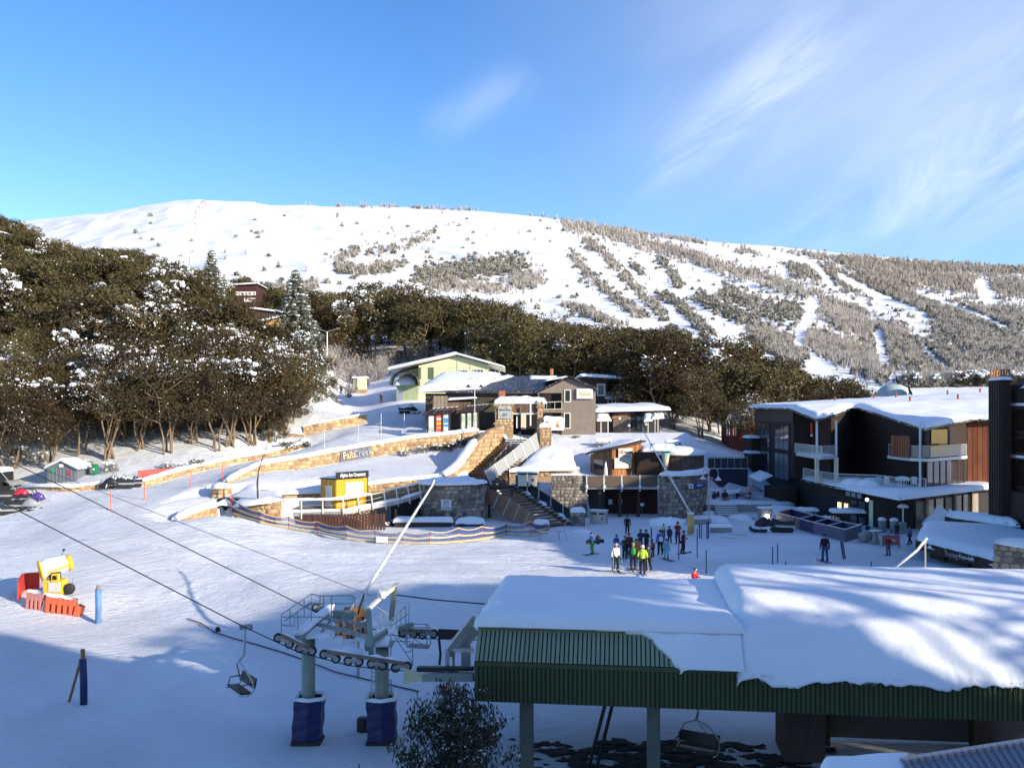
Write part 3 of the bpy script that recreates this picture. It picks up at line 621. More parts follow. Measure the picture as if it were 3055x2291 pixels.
# ----- vegetation of the mountain, in the strips the pistes leave
def ray_far(px, py):
    Y = np.exp(np.linspace(math.log(300), math.log(2000), 420))[None, :]; px = np.asarray(px)[:, None]; py = np.asarray(py)[:, None]
    X = (px-CX)*Y/F; d = CZ+(HY-py)*Y/F-HF(X, Y); k = np.argmax(d < 0, axis=1); ok = (d < 0).any(1); i = np.arange(len(px)); y = Y[0, k]; return X[i, k], y, ok
ug = np.linspace(-.6, .6, 500); yg = np.exp(np.linspace(math.log(290), math.log(2100), 460)); A, B = np.meshgrid(ug, yg, indexing='ij'); HFG = hbase(A*B, B)
def HF(X, Y):
    u = np.clip((X/Y+.6)/1.2*499, 0, 498.99); v = np.clip((np.log(Y)-math.log(290))/(math.log(2100)-math.log(290))*459, 0, 458.99); i = u.astype(int); j = v.astype(int); fu = u-i; fv = v-j
    return (HFG[i, j]*(1-fu)+HFG[i+1, j]*fu)*(1-fv)+(HFG[i, j+1]*(1-fu)+HFG[i+1, j+1]*fu)*fv
# bands: polyline of photo points, half width px, density, kind (0 frosted bare, 1 leafy, 2 mixed)
BANDS = [
 ([(1707, 757), (1756, 830), (1813, 871), (1886, 928), (1927, 953)], 20, 150, 2), ([(1740, 716), (1821, 773), (1870, 839), (1927, 888), (1984, 945)], 20, 190, 2),
 ([(1680, 672), (1821, 700), (1984, 749), (2147, 798), (2311, 847), (2474, 905), (2596, 955)], 30, 900, 0), ([(1960, 773), (1990, 800), (2025, 855)], 17, 70, 1),
 ([(1885, 790), (1915, 815)], 14, 25, 1), ([(1968, 880), (2033, 912), (2082, 969), (2131, 1010)], 20, 130, 1), ([(2066, 880), (2147, 920), (2245, 969)], 24, 150, 1),
 ([(2155, 871), (2270, 920), (2392, 935)], 36, 320, 1), ([(1000, 805), (1110, 808), (1210, 790)], 20, 130, 2), ([(1250, 825), (1350, 815), (1440, 800), (1560, 790)], 38, 420, 1),
 ([(1290, 860), (1420, 860), (1500, 870)], 22, 120, 0), ([(1530, 850), (1610, 835)], 34, 130, 0), ([(1680, 910), (1740, 930), (1850, 985)], 16, 80, 2), ([(1100, 760), (1200, 740), (1300, 690)], 22, 60, 2),
 ([(1000, 780), (1070, 745)], 20, 40, 2), ([(740, 700), (810, 698)], 9, 14, 0), ([(1995, 985), (2050, 1010)], 12, 30, 1),
 ([(2250, 985), (2380, 1075)], 40, 260, 2), ([(2410, 1010), (2540, 1060), (2640, 1110)], 48, 420, 0), ([(2600, 1010), (2800, 1080), (3080, 1130)], 60, 800, 2), ([(2700, 1150), (2900, 1160), (3080, 1165)], 30, 350, 0),
 ([(2360, 800), (2500, 830), (2600, 870)], 40, 330, 2), ([(2550, 800), (2800, 840), (3080, 870)], 40, 700, 0), ([(2620, 850), (2800, 930), (3080, 960)], 45, 800, 2),
 ([(2450, 930), (2560, 985), (2700, 1000)], 34, 380, 0), ([(2500, 780), (2800, 800), (3080, 812)], 16, 420, 2), ([(2200, 752), (2400, 765), (2600, 790)], 14, 160, 0), ([(2800, 980), (3080, 1050)], 50, 520, 2), ([(1790, 668), (1900, 695), (2100, 728)], 6, 90, 0),
 ([(880, 612), (960, 615), (1200, 622), (1500, 632), (1660, 655)], 3, 70, 0), ([(600, 860), (760, 880), (960, 850)], 20, 90, 2),
]
GAPS = [([(2507, 830), (2637, 896), (2760, 945)], 12), ([(2425, 904), (2400, 977), (2376, 1030)], 18), ([(2620, 1002), (2637, 1092)], 20), ([(2930, 855), (2950, 896)], 22), ([(2250, 745), (2420, 790), (2480, 850)], 12), ([(2740, 880), (2900, 935), (3000, 980)], 8), ([(2760, 1050), (2830, 1110)], 14)]
rs = np.random.RandomState(9); PX = []; PY = []; KD = []
for pts, w, n, kd in BANDS:
    n = int(n*(1.9 if pts[0][0] < 2240 else 2.9)); seg = np.array(pts, float); L_ = np.hypot(*np.diff(seg, axis=0).T); cum = np.concatenate([[0], np.cumsum(L_)]); t = rs.uniform(0, cum[-1], n)
    x = np.interp(t, cum, seg[:, 0])+rs.normal(0, w*.36, n)+rs.uniform(-w*.3, w*.3, n); y = np.interp(t, cum, seg[:, 1])+rs.normal(0, w*.4, n)
    PX.append(x); PY.append(y); KD.append(np.where(rs.uniform(size=n) < (.85, .15, .5)[kd], 0, 1))
n = 700; PX.append(rs.uniform(400, 3080, n)); PY.append(rs.uniform(640, 1000, n)); KD.append(rs.randint(0, 2, n))
PX = np.concatenate(PX); PY = np.concatenate(PY); KD = np.concatenate(KD); keep = np.ones(len(PX), bool)
for pts, w in GAPS:
    for a, b in zip(pts[:-1], pts[1:]):
        a = np.array(a, float); b = np.array(b, float); d = b-a; t = np.clip(((PX-a[0])*d[0]+(PY-a[1])*d[1])/(d@d), 0, 1); keep &= np.hypot(PX-a[0]-t*d[0], PY-a[1]-t*d[1]) > w
# open snowfields stay open
sp_ = (PX < 1000) & (PY < 840) & (rs.uniform(size=len(PX)) < .7); keep &= ~sp_
VX, VY, ok = ray_far(PX, PY); keep &= ok; VX, VY, KD = VX[keep], VY[keep], KD[keep]; VZ = HF(VX, VY)
order = np.argsort(VY); VX, VY, VZ, KD = VX[order], VY[order], VZ[order], KD[order]
for i in range(280):
    s = rn.uniform(.7, 1.15)*(1 if VY[i] < 600 else 1.1)
    if KD[i] == 0: place(frost[i % 3], (VX[i], VY[i], VZ[i]-.3), rn.uniform(0, 6.28), s*.8, 'frosted bare tree on the lower mountain slope, '+lm(CX+VX[i]*F/VY[i]), 'frosted trees on the lower mountain slope')
    else: place(shr[i % 6], (VX[i], VY[i], VZ[i]-.3), rn.uniform(0, 6.28), s*1.5, 'dark snow-dusted shrub on the lower mountain slope, '+lm(CX+VX[i]*F/VY[i]), 'dark shrubs on the lower mountain slope')
VX, VY, VZ, KD = VX[280:], VY[280:], VZ[280:], KD[280:]
def mass(sel, name, label, m, kind):
    c = np.stack([VX[sel], VY[sel], VZ[sel]], 1); n = len(c); sz = rs.uniform(.5, 1.2, n)*np.clip(VY[sel]/900, .8, 1.4)
    if kind == 0:
        k = 26; an = rs.uniform(0, 2*PI, (n, k)); lean = rs.uniform(.1, 1, (n, k)); h = sz[:, None]*6.0*rs.uniform(.5, 1, (n, k))
        base = c[:, None, :]+np.stack([np.cos(an)*lean, np.sin(an)*lean, 0*an-.3], -1)*sz[:, None, None]*.9
        tip = c[:, None, :]+np.stack([np.cos(an)*lean*sz[:, None]*2.7, np.sin(an)*lean*sz[:, None]*2.7, h], -1)
        w = np.stack([-np.sin(an), np.cos(an), 0*an], -1)*.17*np.clip(VY[sel]/700, .8, 2)[:, None, None]; r_ = rs.normal(size=(n, k, 3))*.1
        v = np.stack([base-w, base+w, tip+r_], 2).reshape(-1, 3); f = np.arange(len(v)).reshape(-1, 3)
    else:
        k = 46; d = rs.normal(size=(n, k, 3)); d /= np.linalg.norm(d, axis=2)[:, :, None]; d[:, :, 2] = np.abs(d[:, :, 2]); p = c[:, None, :]+d*np.array([2.6, 2.6, 3.6])*sz[:, None, None]*rs.uniform(.4, 1, (n, k, 1))
        a = rs.normal(size=(n, k, 3))*.55; b = rs.normal(size=(n, k, 3))*.5; v = np.stack([p-a, p+b, p+a, p-b], 2).reshape(-1, 3); f = np.arange(len(v)).reshape(-1, 4)
    me = bigmesh(name, v, f, m); o = bpy.data.objects.new(name, me); COL.objects.link(o); tag(o, label, kind='stuff')
mass(KD == 0, 'frosted_scrub', 'frosted grey-brown scrub covering the mountain between the ski runs', M_FROST, 0)
mass(KD == 1, 'mountain_scrub', 'dark leafy scrub with snow in strips between the ski runs', M_LEAFF, 1)
print('TREES', cnt, cm, len(VX))
# ----- stone walls
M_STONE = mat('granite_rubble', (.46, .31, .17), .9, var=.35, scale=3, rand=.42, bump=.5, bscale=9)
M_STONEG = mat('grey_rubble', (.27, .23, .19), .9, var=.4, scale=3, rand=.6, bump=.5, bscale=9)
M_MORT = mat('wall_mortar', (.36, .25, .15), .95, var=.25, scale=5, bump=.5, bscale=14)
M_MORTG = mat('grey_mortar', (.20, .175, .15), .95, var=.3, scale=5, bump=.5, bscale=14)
M_WOODD = mat('dark_timber', (.055, .036, .026), .8, var=.35, scale=3, bump=.3, stretch=(6, 6, .6), rand=.18)
M_WOODB = mat('brown_timber', (.17, .105, .07), .8, var=.35, scale=3, bump=.3, stretch=(6, 6, .6), rand=.25)
M_WOODO = mat('orange_timber', (.36, .15, .06), .75, var=.4, scale=3, bump=.3, stretch=(6, 6, .6), rand=.25)
M_WOODG = mat('weathered_timber', (.27, .21, .16), .85, var=.25, scale=3, bump=.3, stretch=(5, 5, .5), rand=.15)
M_GALV = mat('galvanised_steel', (.42, .44, .45), .45, .6, var=.2, scale=3)
M_GALVL = mat('pale_painted_steel', (.66, .66, .62), .5, .1, var=.12, scale=4)
M_WHITE = mat('white_paint', (.78, .78, .75), .5, var=.06)
M_CREAM = mat('cream_board', (.72, .68, .55), .6, var=.06)
M_BLACK = mat('black_paint', (.02, .02, .022), .5, var=.2)
M_DARK = mat('opening_shade', (.012, .011, .012), .8)  # near-black that puts the shade of openings into the colour
M_GLASS = mat('window_glass', (.03, .04, .055), .06, 0, var=.3, scale=.6, spec=.9)
M_GLASSR = mat('lodge_glass', (.10, .105, .12), .03, .75, var=.3, scale=.5, spec=1)
M_ROOFD = mat('black_metal_roof', (.035, .037, .045), .45, .3, var=.25, dust=.3)
M_RED = mat('red_paint', (.55, .045, .03), .5, var=.12)
M_ORG = mat('orange_plastic', (.80, .16, .07), .5, var=.12)
M_YEL = mat('yellow_paint', (.85, .50, .03), .5, var=.06, scale=1)
M_BLUE = mat('blue_vinyl', (.017, .025, .10), .5, var=.25, bump=.3, bscale=8)
M_RUB = mat('black_rubber', (.02, .02, .02), .7)
M_CONC = mat('grey_concrete', (.30, .29, .28), .9, var=.2, bump=.3)
ROCKS = []
for i in range(7):
    r_ = random.Random(50+i); mb = MB(); n = 8; ring = []
    for j in range(n):
        an = 2*PI*(j+.5)/n; k = 1/max(abs(math.cos(an)), abs(math.sin(an))); k = min(k, 1.28)*r_.uniform(.86, 1.0); ring.append((math.cos(an)*.5*k, math.sin(an)*.5*k))
    vs = [(x, .3, z) for x, z in ring]+[(x, -.45, z) for x, z in ring]+[(x*.72, -1+r_.uniform(-.2, .2), z*.72) for x, z in ring]
    mb.add(vs, [(j, (j+1) % n, n+(j+1) % n, n+j) for j in range(n)]+[(n+j, n+(j+1) % n, 2*n+(j+1) % n, 2*n+j) for j in range(n)]+[tuple(range(2*n, 3*n))])
    ROCKS.append((mb.mesh('stone', M_STONE), mb.mesh('stone', M_STONEG)))
def stones(parent, path, w=.46, h=.34, grey=0, limit=290, seed=0, depth=.07):
    # path: world points (x, y, zb, zt) along the face, wall face looks to the right of the travel direction reversed (towards the camera)
    r_ = random.Random(seed); iv = parent.matrix_basis.inverted(); cells = []
    P = [V3((p[0], p[1], 0)) for p in path]; L_ = [0]
    for a, b in zip(P[:-1], P[1:]): L_.append(L_[-1]+(b-a).length)
    zmin = min(p[2] for p in path); zmax = max(p[3] for p in path); z = zmin-.1; row = 0
    while z < zmax:
        hh = h*r_.uniform(.8, 1.2); s = -r_.uniform(0, w)
        while s < L_[-1]:
            ww = w*r_.uniform(.6, 1.45); m = min(max(s+ww/2, .01), L_[-1]-.01); i = max(j for j in range(len(L_)) if L_[j] <= m); i = min(i, len(P)-2); t = (m-L_[i])/(L_[i+1]-L_[i])
            zb = path[i][2]*(1-t)+path[i+1][2]*t; zt = path[i][3]*(1-t)+path[i+1][3]*t; lo = max(z, zb-.15); hi = min(z+hh, zt); x0 = max(s, 0); x1 = min(s+ww, L_[-1])
            if hi-lo > .12 and x1-x0 > .12:
                p = P[i].lerp(P[i+1], t); cells.append((p, (P[i+1]-P[i]), (lo+hi)/2, x1-x0, hi-lo))
            s += ww
        z += hh
    if len(cells) > limit:      # the ones nearest the viewpoint singly, the rest joined
        cells.sort(key=lambda c: c[0].y+c[0].x*.0)
    rest = MB()
    for k, (p, d, zc, ww, hh) in enumerate(cells):
        rz = math.atan2(d.y, d.x); me = ROCKS[r_.randint(0, 6)][grey]; M4 = iv @ Matrix.Translation((p.x, p.y, zc)) @ Matrix.Rotation(rz, 4, 'Z') @ Matrix.Rotation(r_.uniform(-.08, .08), 4, 'Y') @ Matrix.Diagonal((ww*.95, depth*r_.uniform(.5, 1.1), hh*.94, 1))
        if k < limit:
            o = bpy.data.objects.new('stone', me); COL.objects.link(o); o.parent = parent; o.matrix_basis = M4
        else: rest.add([M4 @ v.co for v in me.vertices], [tuple(f.vertices) for f in me.polygons])
    if rest.v: o = rest.B('stonework', M_STONEG if grey else M_STONE, parent); o['kind'] = 'stuff'
def wallz(pts):   # (px, py_top, py_bot, Y) -> (x, y, zb, zt)
    return [((px-CX)*Y/F, Y, CZ+(HY-pb)*Y/F, CZ+(HY-pt)*Y/F) for px, pt, pb, Y in pts]
def stone_wall(name, label, cat, pts, th=.5, grey=0, cap=.35, capw=None, w=.46, h=.34, bury=1.0, limit=290, seed=1, raw=None, group=None):
    P = raw or wallz(pts); c = P[len(P)//2]; root = thing(name, label, cat, (c[0], c[1], c[2]), 0, group); mb = MB()
    nrm = []
    for i in range(len(P)):
        a = V3(P[max(i-1, 0)][:2]); b = V3(P[min(i+1, len(P)-1)][:2]); d = (b-a).normalized(); nrm.append(V3((-d.y, d.x)))
    vs = []
    for p, n in zip(P, nrm):
        q = (p[0]+n.x*th, p[1]+n.y*th); vs += [(p[0], p[1], p[2]-bury), (p[0], p[1], p[3]), (q[0], q[1], p[3]), (q[0], q[1], p[2]-bury)]
    fs = []
    for i in range(len(P)-1):
        a = i*4; b = a+4; fs += [(a, b, b+1, a+1), (a+1, b+1, b+2, a+2), (a+2, b+2, b+3, a+3), (a+3, b+3, b, a)]
    fs += [(0, 1, 2, 3), (len(vs)-1, len(vs)-2, len(vs)-3, len(vs)-4)]
    mb.add(vs, fs).B('wall_core', M_MORTG if grey else M_MORT, root, w=1)
    stones(root, P, w, h, grey, limit, seed)
    if cap:
        mid = [(p[0]+n.x*th/2, p[1]+n.y*th/2, p[3]+.01) for p, n in zip(P, nrm)]
        MB().strip(mid, capw or th+.35, cap, seed=seed).B('snow_cap', SNOW, root, True, True)
    return root
TW = 'long stone retaining wall with big metal lettering, snow along its top'
wb = stone_wall('retaining_wall', TW, 'wall', [(679, 1437, 1443, 88), (725, 1412, 1428, 89.5), (776, 1386, 1412, 91), (914, 1363, 1398, 95), (1015, 1344, 1378, 98), (1120, 1326, 1360, 100), (1217, 1309, 1345, 102), (1360, 1294, 1335, 104), (1430, 1284, 1345, 105)], .6, cap=.4, w=.62, h=.42, seed=1)
# rounded end of that wall
stone_wall('stone_bollard_wall', 'rounded snow-capped stone wall end where the road begins', 'wall', [(630, 1456, 1482, 85), (636, 1459, 1483, 84.2), (655, 1457, 1480, 84), (692, 1452, 1474, 85.5)], 1.0, cap=.55, seed=2)
# road-side walls below the trees
stone_wall('retaining_wall', 'long low stone wall along the road below the row of snow gums', 'wall', [(395, 1442, 1455, 92.5), (440, 1432, 1448, 93.5), (520, 1408, 1428, 96), (599, 1389, 1405, 99), (700, 1367, 1385, 102), (790, 1352, 1369, 105), (860, 1335, 1357, 108), (905, 1322, 1345, 110), (917, 1310, 1335, 113)], .5, cap=.35, w=.55, h=.36, seed=3)
stone_wall('retaining_wall', 'low reddish stone wall curving below the grey hut', 'wall', [(60, 1455, 1458, 92), (110, 1451, 1459, 90), (180, 1452, 1464, 89), (215, 1454, 1465, 89), (290, 1444, 1460, 90), (330, 1436, 1452, 91), (395, 1428, 1450, 93)], .4, cap=.3, w=.5, h=.3, seed=4)
stone_wall('retaining_wall', 'stone wall on the inside of the road bend, steep snow above it', 'wall', [(905, 1272, 1303, 114), (950, 1262, 1290, 114.5), (1020, 1249, 1275, 116), (1094, 1236, 1262, 118)], .5, cap=.25, w=.6, h=.45, seed=5)
stone_wall('retaining_wall', 'short dark wall with snow joining the road bend walls', 'wall', [(800, 1294, 1300, 113), (860, 1292, 1301, 113), (908, 1295, 1308, 113.5)], .4, cap=.25, w=.6, h=.3, seed=6)
stone_wall('retaining_wall', 'curved tan stone wall left of the dark tunnel mouth', 'wall', [(527, 1552, 1560, 78), (560, 1535, 1559, 79), (600, 1520, 1555, 80), (640, 1510, 1548, 81), (648, 1508, 1546, 81.4)], .5, cap=.55, capw=1.3, w=.5, h=.36, seed=7)
stone_wall('retaining_wall', 'tan stone wall with thick snow between tunnel mouth and boardwalk', 'wall', [(697, 1512, 1540, 81.5), (740, 1509, 1545, 80.6), (800, 1500, 1550, 80.2), (838, 1494, 1552, 80.5)], .5, cap=.6, capw=1.4, w=.5, h=.36, seed=8)
stone_wall('retaining_wall', 'short stone end wall beside the first boardwalk post', 'wall', [(839, 1494, 1552, 80.7), (852, 1478, 1552, 84.9)], .3, cap=0, w=.5, h=.36, seed=15)
stone_wall('retaining_wall', 'low stone wall with a snow cushion left of the yellow kiosk', 'wall', [(826, 1475, 1493, 85.0), (880, 1473, 1493, 85.6), (954, 1471, 1493, 86.4)], .6, cap=.5, capw=1.2, w=.5, h=.34, seed=9)
stone_wall('retaining_wall', 'stone wall behind the boardwalk right of the yellow kiosk', 'wall', [(1090, 1447, 1472, 87.5), (1150, 1440, 1470, 88.4), (1220, 1432, 1468, 89.4), (1300, 1424, 1470, 90.4), (1345, 1422, 1465, 91)], .5, cap=.35, w=.5, h=.34, seed=10)
tun = thing('tunnel_mouth', 'dark tunnel mouth opening between two tan stone walls', 'tunnel', tuple(on(672, 82)))
for a, b, c in ((649, 1508, 1548),):
    x0, x1 = (649-CX)*82/F, (698-CX)*82/F; MB().box(((x0+x1)/2, 83.6, 1.4), (x1-x0+.3, 2.4, 2.6)).B('tunnel_shade', M_DARK, tun, w=1)  # solid dark block stands in for the shade inside the tunnel
MB().strip([W(648, 1508, 82.3), W(672, 1503, 82.3), W(698, 1510, 82.3)], 1.6, .45).B('snow_cap', SNOW, tun, True, True)
# lettering on the long wall
def sgn(px0, px1, pyt, pyb, Y, name, label, m, cat='sign', nrm=(0, -1, 0), th=.06, dy=.12):
    a = W(px0, pyb, Y); b = W(px1, pyt, Y); root = thing(name, label, cat, ((a.x+b.x)/2, Y-dy, a.z)); MB().box(((a.x+b.x)/2, Y-dy, (a.z+b.z)/2), (b.x-a.x, th, b.z-a.z)).B('board', m, root, w=1)
    return root, b.x-a.x, b.z-a.z
rt = thing('wall_sign', 'dark sign panel with raised copper and grey lettering on the long stone wall', 'sign', (W(1060, 1352, 99).x, 98.6, W(1060, 1372, 99).z))
a, b, c, d = W(1017, 1378, 98), W(1105, 1362, 99.7), W(1104, 1331, 99.7), W(1016, 1346, 98)
for v in (a, b, c, d): v.y -= .16
MB().slab([d, c, b, a], .06).B('board', mat('sign_slate', (.13, .14, .16), .6), rt, w=1)
xd = (b-a).normalized(); yd = (d-a).normalized(); nn = xd.cross(yd).normalized(); base = (a+b+c+d)/4+nn*.05
M4 = rt.matrix_basis.inverted() @ (Matrix.Translation(base) @ Matrix((xd, nn.cross(xd), nn)).transposed().to_4x4())
text('lettering', 'Falls', 1.02, mat('copper_letters', (.62, .38, .24), .4, .3), rt, M4 @ Matrix.Translation((-.72, 0, .02)), .03, .012, sx=.82)
text('lettering', 'Creek', 1.02, mat('grey_letters', (.26, .30, .36), .4, .3), rt, M4 @ Matrix.Translation((.78, 0, .02)), .03, .0, sx=.82)
# ----- the stairs
def stairs(name, label, P0, P1, z0, z1, wvec, n, m, side=.0):
    root = thing(name, label, 'stairs', (P1[0], P1[1], z1)); P0 = V3(P0); P1 = V3(P1); w = V3(wvec); dirv = (P1-P0).normalized()
    for i in range(n):
        a = P0.lerp(P1, i/n); b = P0.lerp(P1, (i+1)/n); z = z0+(z1-z0)*(i)/n
        MB().prism([(b.x, b.y), (b.x+w.x, b.y+w.y), (a.x+w.x, a.y+w.y), (a.x, a.y)], z-.11, z).B('tread', m, root, w=1)
    for q in (V3((0, 0)), w-w.normalized()*.12):
        a = P0+q; b = P1+q; wn = w.normalized()*.12
        MB().prism([(b.x, b.y), (b.x+wn.x, b.y+wn.y), (a.x+wn.x, a.y+wn.y), (a.x, a.y)], [z1-.55, z1-.55, z0-.55, z0-.55], [z1-.14, z1-.14, z0-.14, z0-.14]).B('stringer', m, root, w=1)
    mid = w*.5
    return root
st1 = stairs('stairs', 'upper flight of brown timber stairs between the stone wall and grey panels', (-.87, 104), (-5.03, 93.5), 7.4, 3.45, (3.9, -1.54), 19, M_WOODB)
for i in range(8):   # centre posts of the handrail
    t = (i+.4)/8; x = -.87-4.16*t+2.0; y = 104-10.5*t-.8; z = 7.4-3.95*t; MB().tube([(x, y, z-.1), (x, y, z+.95)], .035, 6).B('rail_post', M_GALV, st1, w=1)
MB().tube([(1.13-.2, 103, 8.25), (-2.9, 92.9, 4.35)], .025, 6).B('handrail', M_GALV, st1, w=1)
MB().tube([W(1500, 1288, 103.6), W(1430, 1353, 98), W(1422, 1358, 97.6), W(1338, 1428, 91.5)], .035, 6).B('handrail', M_WOODB, st1, w=1)
stone_wall('stair_wall', 'tan stone wall down the left side of the upper stairs', 'wall', None, .45, cap=0, raw=[(-5.03-1.27, 93.5-3.2, 2.6, 4.2), (-5.03, 93.5, 3.0, 5.0), (-3.43, 97.5, 4.6, 7.4), (-2.3, 100.2, 5.8, 8.5), (-.87, 104, 7.0, 8.95)], w=.6, h=.42, seed=12)
MB().strip([(-3.8, 97.6, 7.45), (-5.4, 93.5, 5.05), (-6.6, 90.4, 4.25)], .9, .35)
tag(MB().strip([(-3.9, 97.6, 7.4), (-5.5, 93.5, 5.0), (-6.7, 90.2, 4.2)], 1.1, .38).B('snow_ridge', SNOW, None, True), 'thick ridge of snow on the sloping top of the stair wall', 'snow ridge')
M_PANEL = mat('grey_mesh_panel', (.33, .34, .34), .6, .1, var=.1, scale=6)
def balustrade(label, tops, bots, m, ph):
    n = len(tops); c = bots[0]; root = thing('balustrade', label, 'railing', tuple(c))
    for a, b in zip(tops, bots): MB().bar(a, b, .09, .09).B('post', ph, root, w=1)
    for i in range(n-1):
        off = V3((0, .06, 0)); MB().slab([bots[i].lerp(tops[i], .08)+off, bots[i+1].lerp(tops[i+1], .08)+off, bots[i+1].lerp(tops[i+1], .98)+off, bots[i].lerp(tops[i], .98)+off], .03).B('panel', m, root, w=1)
    return root
T = [(1604, 1286), (1580, 1305), (1552, 1323), (1529, 1343), (1503, 1363), (1474, 1383), (1447, 1404)]; Bm = [(1624, 1332), (1600, 1352), (1574, 1372), (1546, 1390), (1522, 1412), (1496, 1433), (1466, 1449)]
ys = np.linspace(101.2, 92, 7)
balustrade('leaning balustrade of grey panels with pale posts on the upper stairs', [W(*t, y-.3) for t, y in zip(T, ys)], [W(*t, y) for t, y in zip(Bm, ys)], M_PANEL, M_GALVL)
st2 = stairs('stairs', 'lower flight of dark timber stairs coming down to the plaza', (-2.1, 90.5), (3.35, 83.7), 3.2, .12, (2.37, 1.85), 15, M_WOODB)
T = [(1450, 1449), (1490, 1471), (1523, 1485), (1550, 1504), (1581, 1525), (1608, 1544)]; Bm = [(1442, 1496), (1470, 1517), (1499, 1537), (1529, 1556), (1562, 1570), (1590, 1580)]; ys = np.linspace(89.5, 84, 6)
balustrade('leaning brown mesh balustrade on the lower stairs above the dark hollow', [W(*t, y+.1) for t, y in zip(T, ys)], [W(*t, y) for t, y in zip(Bm, ys)], mat('rusty_mesh_panel', (.30, .17, .11), .6, .1, var=.2), M_GALV)
ps = [(0.27+5.45*t+.1, 92.4-6.9*t, 3.2-3.1*t) for t in np.linspace(0, 1, 6)]
balustrade('dark glass balustrade down the right side of the lower stairs', [V3((x, y, z+1.05)) for x, y, z in ps], [V3((x, y, z-.1)) for x, y, z in ps], mat('smoked_glass', (.03, .035, .05), .15, var=.1, spec=.8), M_GALV)
tag(MB().strip([(x-.35, y, z+.02) for x, y, z in ps], .4, .16, amp=.3, sub=.3).B('snow_ridge', SNOW, None, True), 'broken line of snow along the edge of the lower stairs', 'snow ridge')
land = thing('stair_landing', 'dark timber landing between the two stair flights', 'landing', (-3, 91.5, 0))
MB().prism([(-5.2, 93.8), (-6.3, 90.2), (-1.9, 90.2), (.5, 92.2), (-.9, 92.6)], 2.95, 3.2).B('deck', M_WOODD, land, w=1)
for x, y in ((-5.6, 90.5), (-2.2, 90.4), (0, 92.3)): MB().box((x, y, 1.5), (.25, .25, 3.2)).B('post', M_WOODD, land, w=1)
# pillar right of the stairs, planter walls, curved wall with plaque
def pillar(name, label, pxa, pxb, pyt, pyb, Y, depth, seed, cap=.4, side=0, w=.42, grey=0):
    a = W(pxa, pyb, Y); b = W(pxb, pyt, Y); root = thing(name, label, 'pillar', ((a.x+b.x)/2, Y, a.z)); x0, x1 = a.x, b.x
    MB().box(((x0+x1)/2, Y+depth/2, (a.z+b.z)/2-.4), (x1-x0, depth, b.z-a.z+.8)).B('core', M_MORTG if grey else M_MORT, root, w=1)
    stones(root, [(x0, Y+depth, a.z, b.z), (x0, Y, a.z, b.z), (x1, Y, a.z, b.z)], w, .36, grey, 120, seed)
    MB().mound([(x0, Y, b.z), (x1, Y, b.z), (x1, Y+depth, b.z), (x0, Y+depth, b.z)], cap, 3, 3, .3, .15, .03, seed).B('snow_cap', SNOW, root, True, True)
    return root
pillar('stone_pillar', 'tall tan stone pillar at the top right of the stairs', 1612, 1645, 1273, 1345, 100.5, 1.6, 20)
cw = [(-8.7, 87.6), (-8.3, 86.4), (-7.4, 85.4), (-6.0, 84.9), (-4.6, 85.2), (-3.4, 86), (-2.75, 87), (-2.6, 88.4)]
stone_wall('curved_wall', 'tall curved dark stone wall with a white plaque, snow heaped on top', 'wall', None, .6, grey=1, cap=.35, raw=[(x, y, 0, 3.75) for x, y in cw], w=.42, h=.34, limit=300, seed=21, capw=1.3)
tag(MB().mound([(-8.2, 85.6, 3.75), (-3.2, 85.6, 3.75), (-3.2, 90, 3.6), (-8.2, 90, 3.6)], .55, 10, 8, 1.2, .1, .12, 5).B('snow_heap', SNOW, None, True), 'heap of snow on top of the curved wall', 'snow heap')
pq, w_, h_ = sgn(1316, 1347, 1490, 1521, 84.9, 'plaque', 'white square plaque with a round emblem on the curved wall', mat('plaque_metal', (.55, .60, .66), .5), dy=.17)
mt = mat('plaque_ink', (.03, .05, .12), .5); mb = MB(); c0 = W(1331.5, 1500, 84.65)
for i in range(20):
    a0 = 2*PI*i/20; a1 = 2*PI*(i+1)/20; mb.bar(c0+V3((math.cos(a0)*.22, 0, math.sin(a0)*.22)), c0+V3((math.cos(a1)*.22, 0, math.sin(a1)*.22)), .02, .03)
mb.bar(c0+V3((-.1, 0, -.02)), c0+V3((0, 0, .06)), .02, .07).bar(c0+V3((0, 0, .06)), c0+V3((.12, 0, 0)), .02, .04); mb.B('emblem', mt, pq, w=1)
mb = MB()
for k in range(3): mb.bar(W(1320, 1512+k*3, 84.66), W(1343, 1512+k*3, 84.66), .01, .025)
mb.B('text_lines', mt, pq, w=1)
for k, (x0, x1, y, z) in enumerate([(-10.4, -5.4, 83.2, .55), (-4.9, -2.6, 83.6, .4)]):
    r_ = thing('stone_planter', ('long snow-covered planter at the foot of the curved wall', 'shorter snow-covered planter beside the foot of the stairs')[k], 'planter', (x0, y, 0)); MB().box(((x0+x1)/2, y+.5, z/2-.3), (x1-x0, 1.1, z+.6)).B('box', M_WOODD, r_, w=1)
    MB().mound([(x0, y, z), (x1, y, z), (x1, y+1.1, z), (x0, y+1.1, z)], .5, 10, 4, .5, .15, .12, k+3).B('snow_cap', SNOW, r_, True, True)
